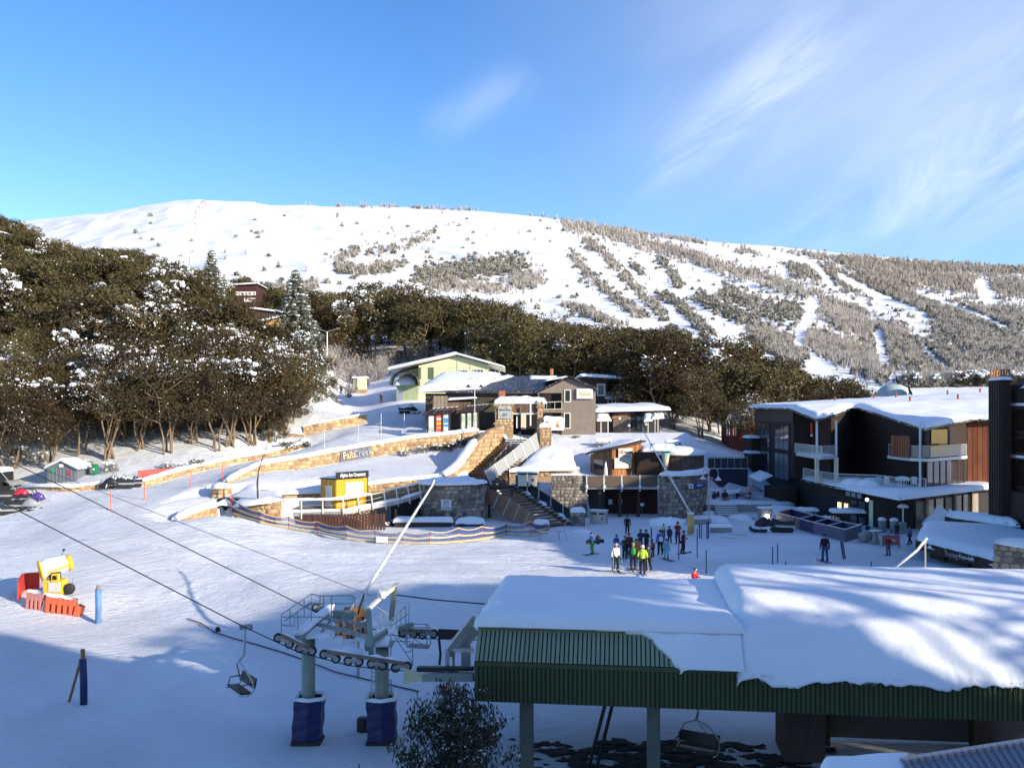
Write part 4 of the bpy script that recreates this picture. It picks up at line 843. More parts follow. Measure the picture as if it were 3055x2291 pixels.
for k, (px, Y, w_, h_, lb) in enumerate([(1723, 85.5, 1.3, 1.25, 'block of stone with snow on top beside the metal bins'), (1615, 82, 1.3, .6, 'snow-topped stone block at the foot of the lower stairs')]):
    p = on(px, Y); r_ = thing('stone_block', lb, 'planter', tuple(p)); MB().box((0, 0, h_/2-.2), (w_, 1.1, h_+.4)).B('core', M_MORTG, r_)
    stones(r_, [(p.x-w_/2, p.y-.55, p.z, p.z+h_), (p.x+w_/2, p.y-.55, p.z, p.z+h_)], .4, .3, 1, 40, k)
    MB().mound([(-w_/2, -.55, h_), (w_/2, -.55, h_), (w_/2, .55, h_), (-w_/2, .55, h_)], .4, 4, 4, .4, .06, .05, k).B('snow_cap', SNOW, r_, True)
p = on(1787, 86.5); r_ = thing('bin_enclosure', 'grey metal double bin enclosure at the plaza edge', 'bin', tuple(p), rad(-20))
MB().box((0, 0, .6), (1.5, .8, 1.2)).B('cabinet', M_GALV, r_); MB().box((0, -.02, 1.24), (1.6, .95, .08)).B('lid', M_WHITE, r_)
for s in (-.37, .37): MB().box((s, -.42, .95), (.5, .04, .16)).B('flap', M_BLACK, r_); MB().box((s+.05, -.43, .5), (.16, .02, .22)).B('sticker', (M_YEL if s < 0 else M_RED), r_)
p = W(1546, 1440, 91); r_ = thing('bin', 'pair of pale bins with dark hoods and a red mark on the landing', 'bin', (p.x+.9, 91, 3.2))
for i, s in enumerate((-.5, .5)):
    MB().box((s, 0, .55), (.85, .7, 1.1)).B('body', M_CREAM, r_); MB().box((s, -.02, 1.2), (.95, .85, .16)).B('hood', M_BLACK, r_)
MB().box((.5, -.37, .6), (.25, .02, .25)).B('sticker', M_RED, r_); MB().mound([(-1, -.4, 1.29), (1, -.4, 1.29), (1, .4, 1.29), (-1, .4, 1.29)], .12, 4, 3, .2).B('snow_cap', SNOW, r_, True)
# planter front walls on the terrace
stone_wall('planter_wall', 'low brown wall holding the snow bank between stairs and the donut hut', 'wall', [(1520, 1408, 1420, 93.6), (1600, 1404, 1418, 93.8), (1700, 1403, 1416, 94), (1728, 1398, 1412, 94.5)], .4, cap=.5, capw=1.2, w=.45, h=.3, seed=30)
tag(MB().mound([(0, 93.8, 4.1), (6.6, 94.2, 4.3), (6.4, 101, 6.2), (3.2, 101, 6.4)], .7, 12, 10, 2.0, .1, .16, 8).B('snow_heap', SNOW, None, True), 'big lumpy bank of snow between the stairs and the donut hut', 'snow bank')
# ----- boardwalk, lattice, kiosk
bw = thing('boardwalk', 'timber boardwalk with snowy handrail leading from the kiosk to the stairs', 'boardwalk', (-14, 84, 1.5))
FE = [(842, 81, 1.62), (1022, 82, 1.62), (1113, 84, 1.98), (1192, 85, 2.35), (1262, 86.6, 2.9)]
fe = [V3(((p-CX)*Y/F, Y, z)) for p, Y, z in FE]; be = [v+V3((.6, 4.0 if i < 3 else 3.2, .15)) for i, v in enumerate(fe)]
for i in range(4):
    n = int((fe[i+1]-fe[i]).length/.55)
    for k in range(n):
        a, b = fe[i].lerp(fe[i+1], k/n), fe[i].lerp(fe[i+1], (k+.94)/n); c, d = be[i].lerp(be[i+1], (k+.94)/n), be[i].lerp(be[i+1], k/n); MB().slab([a, b, c, d], .08).B('plank', M_WOODG, bw, w=1)
    MB().bar(fe[i]-V3((0, .05, .15)), fe[i+1]-V3((0, .05, .15)), .1, .3).B('fascia_beam', M_GALV, bw, w=1)
    MB().strip([fe[i]+V3((0, .1, .07)), fe[i+1]+V3((0, .1, .07))], .45, .2, seed=i).B('snow_cap', SNOW, bw, True, True)
for i, x in enumerate(np.linspace(-19.5, -8.5, 7)): MB().box((x, 83.6, .6), (.22, .22, 2.2)).B('support_post', M_WOODD, bw, w=1)
PT = [(838, 1493, 1551, 80.9), (899.5, 1493, 1548, 81.2), (963, 1491.6, 1548, 81.5), (1024, 1490, 1548, 81.8), (1068, 1482.5, 1537, 82.9), (1107.5, 1475, 1526, 83.7), (1145.5, 1466, 1519, 84.4), (1181.6, 1457, 1511, 85), (1216, 1450, 1502, 85.6), (1250, 1441, 1493, 86.3)]
tp = []
for i, (px, a, b, Y) in enumerate(PT):
    l = 0 if i < 4 else 7; t = W(px, a, Y); q = W(px+l, b, Y); tp.append(t); MB().bar(t, q, .1, .1).B('rail_post', M_GALVL, bw, w=1)
for i in range(len(tp)-1):
    MB().bar(tp[i], tp[i+1], .08, .06).B('handrail', M_GALVL, bw, w=1); MB().bar(tp[i]-V3((0, 0, .45)), tp[i+1]-V3((0, 0, .45)), .03, .03).B('mid_rail', M_GALV, bw, w=1)
MB().strip([t+V3((0, 0, .03)) for t in tp[:6]], .24, .22, amp=.08, seed=4).B('snow_cap', SNOW, bw, True, True)
MB().strip([t+V3((0, 0, .03)) for t in tp[6:]], .14, .08, amp=.1, seed=5).B('snow_cap', SNOW, bw, True, True)
for k in range(34):   # vertical skirt boards below the deck
    x = -19.7+k*.26; y = 81.15+(x+19.7)*.045; MB().box((x, y, .75), (.2, .05, 1.5)).B('skirt_board', mat('maroon_skirt', (.085, .035, .025), .8, rand=.2), bw, w=1)
MB().slab([(-10.9, 84.6, 0), (-7.9, 87.0, 0), (-7.9, 87.0, 2.6), (-10.9, 84.6, 1.8)], .1).B('under_deck_shade', M_DARK, bw, w=1)  # dark sheet painting in the shade of the void below the deck
lt = thing('lattice_screen', 'dark red lattice screen with curved cut-outs under the boardwalk', 'screen', (-13, 82.6, 0))
MB().bar(W(1030, 1546, 82.2), W(1112, 1538, 84), .06, 2.0).B('panel', mat('dark_red_panel', (.10, .03, .02), .7), lt, w=1)
for i in range(11):
    for j in range(7):
        p = W(1030, 1546, 82.1).lerp(W(1112, 1538, 83.9), (i+.5)/11)+V3((0, -.08, -.85+j*.28+(i % 2)*.12)); mb = MB(); mb.tube([p+V3((-.09, 0, .05)), p+V3((0, 0, -.05)), p+V3((.09, 0, .05))], .025, 4, False); mb.B('curl', M_CREAM, lt, w=1)
kA = V3((-15.5, 82.8, 0)); f1 = V3((.6, .8, 0)); f2 = V3((-.8, .6, 0)); KZ = 1.75
kiosk = thing('kiosk', 'small yellow kiosk with black name board above its serving hatch', 'kiosk', (kA.x, kA.y, KZ), math.atan2(.8, .6))
# local axes: +x along the front face, +y away from it
M_KY = mat('kiosk_ochre', (.80, .39, .03), .55, var=.1, rand=.06)
MB().box((1.85, 1.0, 1.3), (3.7, 2.0, 2.6)).B('core', M_KY, kiosk)
for i in range(13): MB().box((.145+i*.284, -.02, .42 if 3 < i < 11 else 1.3), (.262, .05, .84 if 3 < i < 11 else 2.56)).B('plank', M_KY, kiosk)
M_YELD = mat('shaded_ochre_boards', (.62, .33, .04), .6, var=.2, rand=.15)  # darker copy of the ochre, carrying the side face's shade in its colour
for i in range(7): MB().box((-.02, .145+i*.284, 1.3), (.05, .262, 2.56)).B('plank', M_YELD, kiosk)
MB().box((2.15, -.06, 1.6), (2.1, .06, 1.35)).B('hatch', mat('white_menu_board', (.9, .9, .88), .5, emit=None), kiosk)
MB().box((2.15, -.05, .88), (2.3, .1, .07)).B('hatch_sill', M_WOODO, kiosk)
MB().box((-.06, .95, 1.1), (.05, .75, 1.9)).B('door', M_GALVL, kiosk); MB().box((1.85, 1, 2.65), (3.86, 2.2, .1)).B('roof', M_WOODD, kiosk)
MB().box((3.78, 1, 1.3), (.1, 2.1, 2.6)).B('end_wall', mat('red_brown_board', (.22, .07, .04), .7), kiosk)
sgm = MB().box((1.85, -.12, 2.95), (3.9, .08, .62)).B('sign_board', M_BLACK, kiosk)
text('lettering', 'Alpine Ice Creamery', .45, M_WHITE, sgm, Matrix.Translation((1.85, -.17, 2.95)) @ Matrix.Rotation(PI/2, 4, 'X'), .012, .012, sx=.82)
MB().mound([(.1, .1, 2.7), (3.6, .1, 2.7), (3.6, 1.9, 2.7), (.1, 1.9, 2.7)], .2, 6, 4, .3, 0, .04).B('snow_cap', SNOW, kiosk, True)
for x, y in ((.1, .2), (.1, 1.9), (1.9, 1.9), (3.6, 1.9)): MB().tube([(x, y, 2.7), (x, y, 3.35)], .02, 5).B('roof_rail', M_GALV, kiosk)
# ----- trail map shelters
def shelter(label, posts, roof, panels, Y):
    p = W(posts[0][0], posts[0][2], Y); root = thing('map_shelter', label, 'notice board', tuple(p))
    for px, a, b in posts: MB().bar(W(px, a, Y), W(px, b, Y)-V3((0, 0, .2)), .16, .16).B('post', M_WOODD, root, w=1)
    for (pa, pb, a, b, m) in panels: 
        x0, x1 = W(pa, a, Y), W(pb, b, Y); o = MB().box(((x0.x+x1.x)/2, Y+.02, (x0.z+x1.z)/2), (x1.x-x0.x, .05, abs(x0.z-x1.z))).B('map_panel', m, root, w=1)
        for k, (t0, t1, mm) in enumerate(panels_detail.get((pa), [])):
            MB().box(((x0.x+x1.x)/2, Y-.02, x1.z+(x0.z-x1.z)*(t0+t1)/2), ((x1.x-x0.x)*.78, .02, abs(x0.z-x1.z)*(t1-t0))).B('printed_block', mm, o).matrix_parent_inverse = root.matrix_basis.inverted()
    (l0, l1), (r0, r1) = roof; fl, bl, fr, br = W(*l0, Y-.3), W(*l1, Y+1.4), W(*r0, Y-.3), W(*r1, Y+1.4)
    for k in range(7):
        t = k/6; MB().bar(fl.lerp(fr, t), bl.lerp(br, t), .22, .09).B('roof_slat', M_BLACK if k % 2 else M_WOODD, root, w=1)
    MB().bar(bl, br, .12, .12).B('top_rail', M_GALVL, root, w=1); MB().bar(fl, fr, .1, .1).B('front_rail', M_WOODD, root, w=1)
mw = mat('map_white', (.72, .74, .70), .5, var=.1, scale=4); mgn = mat('map_green', (.45, .60, .42), .5, var=.25, scale=3); mbl = mat('map_blue', (.08, .28, .60), .5, var=.3, scale=3); mrd = mat('map_red', (.72, .12, .07), .5)
panels_detail = {1279: [(.12, .35, mgn)], 1301: [(.68, .82, mw), (.42, .56, M_YEL), (.2, .27, M_YEL)], 1323: [(.5, .78, mbl), (.28, .42, mbl)], 1377: [(.5, .85, mgn)], 1394: [(.2, .85, mgn)], 1412: [(.4, .85, mgn)]}
shelter('notice shelter with white, red and blue panels under a slatted roof', [(1275, 1238, 1293), (1299, 1236, 1289), (1320, 1234, 1288), (1341.6, 1232, 1286)], (((1263, 1238), (1290, 1219)), ((1341, 1232), (1371, 1213))), [(1279, 1295, 1240, 1292, mw), (1301, 1318, 1237, 1288, mrd), (1323, 1339, 1236, 1287, mw)], 104.3)
shelter('notice shelter with three pale green panels under a slatted roof', [(1374, 1230, 1283), (1392, 1228, 1280), (1410, 1226, 1277), (1427, 1224, 1273)], (((1360, 1230), (1394, 1212)), ((1429, 1225), (1458, 1206))), [(1377, 1390, 1234, 1281, mw), (1394, 1407, 1232, 1278, mw), (1412, 1425, 1230, 1275, mw)], 105.2)
def lamp_post(label, px, Y, pyt, zb, arms, kind):
    b = V3(((px-CX)*Y/F, Y, zb)); t = W(px, pyt, Y); root = thing('street_lamp', label, 'lamp', tuple(b)); MB().tube([b-V3((0, 0, .3)), t], .07, 8, r2=.05).B('pole', M_GALV, root, w=1)
    for dx, dz in arms:
        pts = [t+V3((dx*(1-math.cos(a))/2, 0, math.sin(a)*abs(dx)*.55)) for a in np.linspace(0, PI, 9)]; pts.append(pts[-1]+V3((0, 0, -dz)))
        MB().tube(pts, .035, 6).B('arm', M_GALV, root, w=1); e = pts[-1]; MB().lathe(e, [(.04, .05), (.06, 0), (.13, -.1), (.32, -.28), (.33, -.31), (.05, -.28)], 12).B('lamp_shade', kind, root, w=1)
lamp_post('tall twin street lamp with black shades behind the long stone wall', 1416, 103.2, 1138, 7.2, [(-.7, .35), (.7, .35)], M_BLACK)
lamp_post('twin arched street lamp with white shades beside the round stone building', 2115, 86, 1411, h1(18, 86), [(-.55, .25), (.85, .35)], M_GALVL)
# ----- entrance building with pillars
ent = thing('entrance_building', 'low entrance building with brown board fascia under heaped snow', 'building', (0, 106.5, 7.6))
a, b = W(1531, 1233, 106.6), W(1604, 1203, 106.6)
for k in range(8):
    x0 = a.x+(b.x-a.x)*k/8; MB().box((x0+(b.x-a.x)/16, 106.6, (a.z+b.z)/2), ((b.x-a.x)/8-.03, .08, b.z-a.z)).B('fascia_board', M_WOODB, ent, w=1)
MB().box(((a.x+b.x)/2, 106.5, a.z-.05), (b.x-a.x, .12, .14)).B('fascia_trim', M_WHITE, ent, w=1)
x0 = W(1478, 1200, 106.6).x; MB().box(((x0+b.x)/2+.4, 110.5, b.z-.15), (b.x-x0+.6, 7.6, .2)).B('roof', M_ROOFD, ent, w=1)
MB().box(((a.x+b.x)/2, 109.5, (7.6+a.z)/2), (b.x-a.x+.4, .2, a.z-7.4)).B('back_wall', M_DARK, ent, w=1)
MB().mound([(x0, 106.5, b.z), (b.x+.9, 106.5, b.z), (b.x+.9, 114, b.z+.1), (x0, 114, b.z+.1)], .75, 14, 10, .8, .15, .16, 31).B('snow_cap', SNOW, ent, True, True)
MB().box((W(1562, 1255, 109).x, 109.3, W(1562, 1255, 109).z), (.6, .06, 2)).B('door', M_CREAM, ent, w=1)
MB().bar(W(1542, 1242, 106.4), W(1542, 1277, 106.4), .12, .12).B('post', M_WHITE, ent, w=1)
MB().bar(W(1583, 1203, 105.6), W(1583, 1270, 105.6), .16, .16).B('post', M_WHITE, ent, w=1)
MB().box((W(1494, 1194, 108).x+.15, 108, b.z+1.0), (.75, .7, .9)).B('chimney', mat('brick_red', (.35, .13, .07), .9, var=.3, scale=9), ent, w=1)
pp = pillar('stone_pillar', 'broad stone pillar carrying a grey plaque beside the entrance', 1478, 1531, 1203, 1285, 106.2, 1.2, 22, .45)
r_, w_, h_ = sgn(1486, 1526, 1211, 1249, 106.2, 'plaque', 'grey plaque with red and dark script on the broad stone pillar', mat('plaque_grey', (.42, .44, .43), .5), dy=.14)
text('lettering', 'Slalom Plaza', .26, M_BLACK, r_, Matrix.Translation((0, -.05, 1.0)) @ Matrix.Rotation(PI/2, 4, 'X'), .01)
text('lettering', 'QT', .42, M_BLACK, r_, Matrix.Translation((0, -.05, .42)) @ Matrix.Rotation(PI/2, 4, 'X'), .01)
text('lettering', 'AA', .2, M_RED, r_, Matrix.Translation((.15, -.05, 1.25)) @ Matrix.Rotation(PI/2, 4, 'X'), .01)
pillar('stone_pillar', 'narrow stone pillar at the right end of the entrance building', 1604, 1620, 1198, 1290, 106.2, 1.2, 23, .25)
car = thing('caravan', 'small white food caravan with an orange emblem, snow on its roof', 'caravan', tuple(W(1652, 1293, 105.5)))
cb = MB(); cb.prism([(-1.1, 0), (1.15, 0), (1.15, 1.6), (-1.1, 1.6)], .35, [1.62, 1.45, 1.45, 1.62]); cb.B('body', M_WHITE, car)
MB().mound([(-1.15, -.05, 1.6), (1.2, -.05, 1.42), (1.2, 1.7, 1.42), (-1.15, 1.7, 1.6)], .4, 5, 4, .4, .05).B('snow_cap', SNOW, car, True)
MB().box((-.75, -.02, 1.05), (.4, .04, .5)).B('window', M_GLASS, car)
for dx, dz, s, m in ((.45, 1.2, .2, M_YEL), (.45, .95, .26, M_ORG), (.32, .78, .16, M_ORG), (.58, .78, .16, M_ORG), (.45, .74, .12, M_YEL)): MB().lathe((dx, -.02, dz), [(0, 0), (s/2, 0), (s/2, .03), (0, .03)], 10, Matrix.Rotation(PI/2, 3, 'X')).B('emblem', m, car)
for s in (-.6, .6): MB().lathe((s, .1, .2), [(.0, 0), (.24, 0), (.24, .2), (0, .2)], 12, Matrix.Rotation(-PI/2, 3, 'X')).B('wheel', M_RUB, car)
# ----- grey rendered hotel
M_REND = mat('grey_render', (.23, .19, .16), .9, var=.12, scale=1.5, bump=.25, bscale=30)
hy = 110.0
def hx(px): return (px-CX)*hy/F
def hz(py): return CZ+(HY-py)*hy/F
ht = thing('hotel', 'grey rendered gabled hotel with a white sign board and recessed balconies', 'building', (hx(1700), hy, 7.6))
x0, xm, xp, x1 = hx(1606), hx(1676), hx(1696), hx(1777); zb = 7.3
def wall_face(pts, th, m, parent, name='wall'):   # pts (x,z) polygon on the plane y=hy, extruded away
    n = len(pts); return MB().add([(x, hy, z) for x, z in pts]+[(x, hy+th, z) for x, z in pts], [tuple(range(n)), tuple(range(n, 2*n))[::-1]]+[(i, n+i, n+(i+1) % n, (i+1) % n) for i in range(n)]).B(name, m, parent, w=1)
wall_face([(xm, zb), (x1, zb), (x1, hz(1160)), (xp, hz(1128)), (xm, hz(1137))], 9, M_REND, ht)
wall_face([(x0, hz(1172)), (xm, hz(1172)), (xm-.002, hz(1138)), ], 9, M_REND, ht, 'gable')
for pz0, pz1 in ((1223, 1231), ):
    wall_face([(x0, hz(pz1)), (xm-.01, hz(pz1)), (xm-.01, hz(pz0)), (x0, hz(pz0))], 1.9, M_REND, ht, 'balcony_slab')
MB().box(((x0+xm)/2, hy+2.1, (zb+hz(1172))/2), (xm-x0-.02, .2, hz(1172)-zb)).B('recessed_wall', M_REND, ht, w=1)
MB().box((x0+.06, hy+1, (zb+hz(1172))/2), (.12, .12, hz(1172)-zb)).B('corner_post', M_GALVL, ht, w=1)
for (pa, pb, ya, yb, nm) in ((1647, 1674, 1174, 1221, 'sliding_door'), (1650, 1674, 1234, 1280, 'sliding_door')):
    MB().box(((hx(pa)+hx(pb))/2, hy+1.96, (hz(ya)+hz(yb))/2), (hx(pb)-hx(pa), .1, hz(ya)-hz(yb))).B(nm, M_GLASS, ht, w=1)
MB().bar((x0, hy-.02, hz(1201)), (xm, hy-.02, hz(1198)), .05, .06).B('balcony_rail', M_CREAM, ht, w=1); MB().bar((x0, hy-.02, hz(1222)), (xm, hy-.02, hz(1220)), .05, .08).B('balcony_rail', M_CREAM, ht, w=1)
for t in (0, .35, .7, 1): x = x0+(xm-x0)*t; MB().bar((x, hy-.02, hz(1222)), (x, hy-.02, hz(1200)), .04, .04).B('baluster', M_CREAM, ht, w=1)
def window(parent, xa, xb, za, zb_, y, fw=.1, m=M_WHITE, g=M_GLASS, mull=0, dy=.06):
    f = MB(); f.box(((xa+xb)/2, y-dy, zb_-fw/2), (xb-xa, .1, fw)).box(((xa+xb)/2, y-dy, za+fw/2), (xb-xa, .1, fw)).box((xa+fw/2, y-dy, (za+zb_)/2), (fw, .1, zb_-za-2*fw)).box((xb-fw/2, y-dy, (za+zb_)/2), (fw, .1, zb_-za-2*fw))
    for k in range(mull): f.box((xa+(xb-xa)*(k+1)/(mull+1), y-dy, (za+zb_)/2), (.06, .08, zb_-za-2*fw))
    fo = f.B('window', m, parent, w=1); po = MB().box(((xa+xb)/2, y-dy+.03, (za+zb_)/2), (xb-xa-2*fw, .03, zb_-za-2*fw)); 
    iv = parent.matrix_basis.inverted(); po.v = [tuple(iv @ V3(v)) for v in po.v]; po.B('pane', g, fo)
window(ht, hx(1683), hx(1703), hz(1200), hz(1162), hy, .11, M_CREAM); window(ht, hx(1682), hx(1702), hz(1279), hz(1231), hy, .11, M_CREAM)
hs = thing('hotel_sign', 'white sign board with yellow script on the grey hotel gable', 'sign', (hx(1744), hy-.2, hz(1190))); MB().box((hx(1744), hy-.2, hz(1174.5)), (hx(1769)-hx(1721), .3, hz(1160)-hz(1190))).B('board', M_WHITE, hs, w=1)
text('lettering', 'Frueauf', .38, mat('sign_yellow', (.62, .46, .06), .5), hs, Matrix.Translation((0, -.17, .52)) @ Matrix.Rotation(PI/2, 4, 'X'), .01, .01)
mb = MB(); pk = [(-.62, .6), (-.45, .78), (-.2, .7), (.05, .86), (.3, .76), (.62, .62)]
for a, b in zip(pk[:-1], pk[1:]): mb.bar((a[0]+hx(1744), hy-.37, a[1]+hz(1190)), (b[0]+hx(1744), hy-.37, b[1]+hz(1190)), .02, .07)
mb.B('mountain_line', MATS['sign_yellow'], hs, w=1)
def roof(parent, q, th, m=M_ROOFD, name='roof'): return MB().slab(q, th).B(name, m, parent, w=1)
roof(ht, [(xp, hy-.6, hz(1125)), (x1+.35, hy-.6, hz(1164)), (x1+.35, hy+10, hz(1164)), (xp, hy+10, hz(1125))], .14)
roof(ht, [(x0-.5, hy-.6, hz(1174)), (xp, hy-.6, hz(1125)), (xp, hy+10, hz(1125)), (x0-.5, hy+10, hz(1174))], .14)
MB().mound([(xp-2.6, hy+2, hz(1137)+.12), (xp, hy+2, hz(1125)+.12), (xp, hy+10, hz(1125)+.12), (xp-2.6, hy+10, hz(1137)+.12)], .16, 5, 6, .4, 0, .05).B('snow_cap', SNOW, ht, True, True)
MB().bar((x1+.2, hy-.3, hz(1300)), (x1+.2, hy-.3, hz(1292)), .1, .1)
ch = thing('plastic_chair', 'white plastic chair on the hotel balcony', 'chair', (x0+.5, hy+.6, hz(1222))); MB().box((0, 0, .42), (.5, .45, .05)).B('seat', M_WHITE, ch); MB().box((0, .22, .7), (.5, .05, .5)).B('backrest', M_WHITE, ch)
for sx in (-.2, .2):
    for sy in (-.2, .2): MB().box((sx, sy, .2), (.05, .05, .4)).B('leg', M_WHITE, ch)
# long low wing left of it
wg = thing('long_wing', 'long low dark building with a black roof half covered by a snow drift', 'building', (-5, 113, 8.5))
e0, e1 = W(1248, 1171, 112), W(1606, 1170, 111); r0, r1 = W(1318, 1124, 120), W(1692, 1126, 119)
roof(wg, [e0, e1, r1, r0], .15); MB().slab([r0, r1, (r1.x, 128, e1.z), (r0.x, 128, e0.z)], .15).B('roof', M_ROOFD, wg, w=1)
MB().prism([(e0.x+.8, 112.6), (e1.x, 112.2), (e1.x, 126), (e0.x+.8, 126)], 8.5, e0.z-.1).B('wall', mat('dark_board', (.075, .06, .05), .85, var=.2), wg, w=1)
q0, q1 = e0.lerp(e1, .0), e0.lerp(e1, .50); u0, u1 = r0.lerp(r1, .0), r0.lerp(r1, .47)
MB().mound([q0+V3((0, -.3, .12)), q1+V3((0, 1.4, .5)), u1+V3((0, 0, .12)), u0+V3((0, 0, .12))], .75, 16, 10, 1.6, .25, .1, 12).B('snow_drift', SNOW, wg, True, True)
MB().mound([e0.lerp(e1, .5)+V3((0, 3.5, 1.1)), e0.lerp(e1, .62)+V3((0, 4.5, 1.4)), r0.lerp(r1, .58)+V3((0, 0, .15)), r0.lerp(r1, .46)+V3((0, 0, .15))], .14, 8, 8, .5, 0, .1, 13).B('snow_patch', SNOW, wg, True, True)
MB().mound([r0.lerp(r1, .7)+V3((0, -1.6, -.3)), r0.lerp(r1, .92)+V3((0, -1.6, -.3)), r0.lerp(r1, .92)+V3((0, 0, .15)), r0.lerp(r1, .7)+V3((0, 0, .15))], .12, 8, 4, .4, 0, .08, 14).B('snow_patch', SNOW, wg, True, True)
for k, (t, w_) in enumerate([(.22, 3), (.4, 2.6), (.58, 2.6), (.75, 2.2)]):
    c = e0.lerp(e1, t); MB().box((c.x, 112.35, 11), (w_, .06, 1.1)).B('window', M_GLASS, wg, w=1)
for x in (-.7, -.2): MB().tube([W(1650+x*10, 1128, 122), W(1650+x*10, 1100, 122)], .12, 8).B('flue', mat('copper_flue', (.35, .14, .08), .5, .4), wg, w=1)
# brown shed behind the notice shelters
sh = thing('timber_shed', 'brown board shed with dark low wing behind the notice shelters', 'shed', tuple(W(1315, 1225, 110)))
a, b = W(1293, 1225, 109), W(1336, 1181, 109)
for k in range(4): MB().box((a.x+(b.x-a.x)*(k+.5)/4, 109, (a.z+b.z)/2), ((b.x-a.x)/4-.04, .08, b.z-a.z)).B('wall_board', M_WOODG, sh, w=1)
MB().box(((a.x+b.x)/2, 110.6, (a.z+b.z)/2-.3), (b.x-a.x-.02, 3, b.z-a.z-.5)).B('core', M_WOODD, sh, w=1); MB().slab([(a.x-.7, 108.8, a.z+1.0), (a.x, 108.8, b.z), (a.x, 112, b.z+.1), (a.x-.7, 112, a.z+1.0)], .06).B('roof', M_BLACK, sh, w=1)
a, b = W(1336, 1225, 110), W(1418, 1193, 110)
for k in range(7): MB().box((a.x+(b.x-a.x)*(k+.5)/7, 110, (a.z+b.z)/2-.1), ((b.x-a.x)/7-.03, .08, b.z-a.z-.3)).B('wall_board', M_WOODB, sh, w=1)
MB().slab([(a.x, 109.6, b.z-.15), (b.x+.4, 109.6, b.z+.1), (b.x+.4, 112, b.z+.1), (a.x, 112, b.z-.15)], .1).B('roof', M_BLACK, sh, w=1)
MB().mound([(a.x, 109.9, b.z), (b.x+.2, 109.9, b.z+.2), (b.x+.2, 112, b.z+.2), (a.x, 112, b.z)], .22, 8, 4, .4, 0, .04).B('snow_cap', SNOW, sh, True, True)
# ----- pale green lodge
M_GRN = mat('pale_green_weatherboard', (.68, .67, .44), .7, var=.05); gy0 = 132.0
def gxp(px): return (px-CX)*gy0/F
def gzp(py): return CZ+(HY-py)*gy0/F
gl = thing('green_lodge', 'pale green weatherboard lodge with a wide snowy gable roof', 'building', (gxp(1350), gy0, 12))
hy_s = hy; hy = gy0
wall_face([(gxp(1249), 11.5), (gxp(1457), 11.5), (gxp(1457), gzp(1088)), (gxp(1365), gzp(1063)), (gxp(1249), gzp(1091))], 12, M_GRN, gl)
hy = gy0+3; wall_face([(gxp(1183), 11), (gxp(1249), 11), (gxp(1249), gzp(1094)), (gxp(1183), gzp(1106))], 9, M_GRN, gl); hy = hy_s
for k in range(16):   # shadow lines of the lap boards, painted in as thin darker strips
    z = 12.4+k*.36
    MB().box(((gxp(1252)+gxp(1455))/2, gy0-.012, z), (gxp(1455)-gxp(1252), .02, .05)).B('lap_shadow_line', mat('green_lap_shadow', (.5, .54, .27), .7), gl, w=1) if z < gzp(1095) else None
window(gl, gxp(1371), gxp(1396), gzp(1124), gzp(1102), gy0, .1, M_WHITE, mull=2); window(gl, gxp(1412), gxp(1443), gzp(1124), gzp(1101), gy0, .1, M_WHITE, mull=2)
for a, b in ((1279, 1294), (1248, 1256)): MB().box(((gxp(a)+gxp(b))/2, gy0-.05, (gzp(1096)+gzp(1131))/2), (gxp(b)-gxp(a), .1, gzp(1096)-gzp(1131))).B('shutter', mat('dark_green_panel', (.10, .13, .08), .7), gl, w=1)
for a in (1365, 1404): MB().box((gxp(a), gy0-.04, (gzp(1065 if a == 1365 else 1078)+12)/2), (.07, .07, gzp(1066 if a == 1365 else 1079)-12)).B('downpipe', M_GRN, gl, w=1)
A_, Bp, C_ = (gxp(1159), gzp(1106)), (gxp(1365), gzp(1060)), (gxp(1506), gzp(1099))
roof(gl, [(A_[0], gy0-.8, A_[1]), (Bp[0], gy0-.8, Bp[1]), (Bp[0], gy0+13, Bp[1]), (A_[0], gy0+13, A_[1])], .15, M_WHITE)
roof(gl, [(Bp[0], gy0-.8, Bp[1]), (C_[0], gy0-.8, C_[1]), (C_[0], gy0+13, C_[1]), (Bp[0], gy0+13, Bp[1])], .15, M_WHITE)
MB().mound([(A_[0], gy0-.9, A_[1]+.15), (Bp[0], gy0-.9, Bp[1]+.15), (Bp[0], gy0+13, Bp[1]+.15), (A_[0], gy0+13, A_[1]+.15)], .4, 12, 8, .7, .15, .05, 3).B('snow_cap', SNOW, gl, True, True)
MB().mound([(Bp[0], gy0-.9, Bp[1]+.15), (C_[0], gy0-.9, C_[1]+.15), (C_[0], gy0+13, C_[1]+.15), (Bp[0], gy0+13, Bp[1]+.15)], .18, 10, 8, .5, .1, .02, 4).B('snow_cap', SNOW, gl, True, True)
for px in (1490, 1478): MB().box((gxp(px), gy0+.2, (12+gzp(1096))/2), (.1, .1, gzp(1096)-12)).B('porch_post', M_GALVL, gl, w=1)
by = MB(); by.lathe((gxp(1212), gy0+1.0, gzp(1150)), [(2.0, 0), (2.0, 4.0)], 12, Matrix.Rotation(PI/2, 3, 'X'), 0, PI); by.B('bay_roof', M_ROOFD, gl, w=1)
MB().prism([(gxp(1185), gy0-.9), (gxp(1249), gy0-.9), (gxp(1249), gy0+3), (gxp(1185), gy0+3)], 11, gzp(1148)).B('bay_wall', mat('shaded_green_wall', (.32, .38, .22), .7, var=.1), gl, w=1)  # darker copy of the pale green, with the bay's shade painted in
MB().mound([(gxp(1183), gy0-1.2, gzp(1148)), (gxp(1240), gy0-1.2, gzp(1148)), (gxp(1243), gy0+3, gzp(1132)), (gxp(1190), gy0+3, gzp(1135))], 1.2, 8, 6, 1.6, .15, .06, 5).B('snow_cap', SNOW, gl, True, True)
MB().box((gxp(1195), gy0-.95, 12.6), (.9, .06, 2)).B('door', M_GALV, gl, w=1)
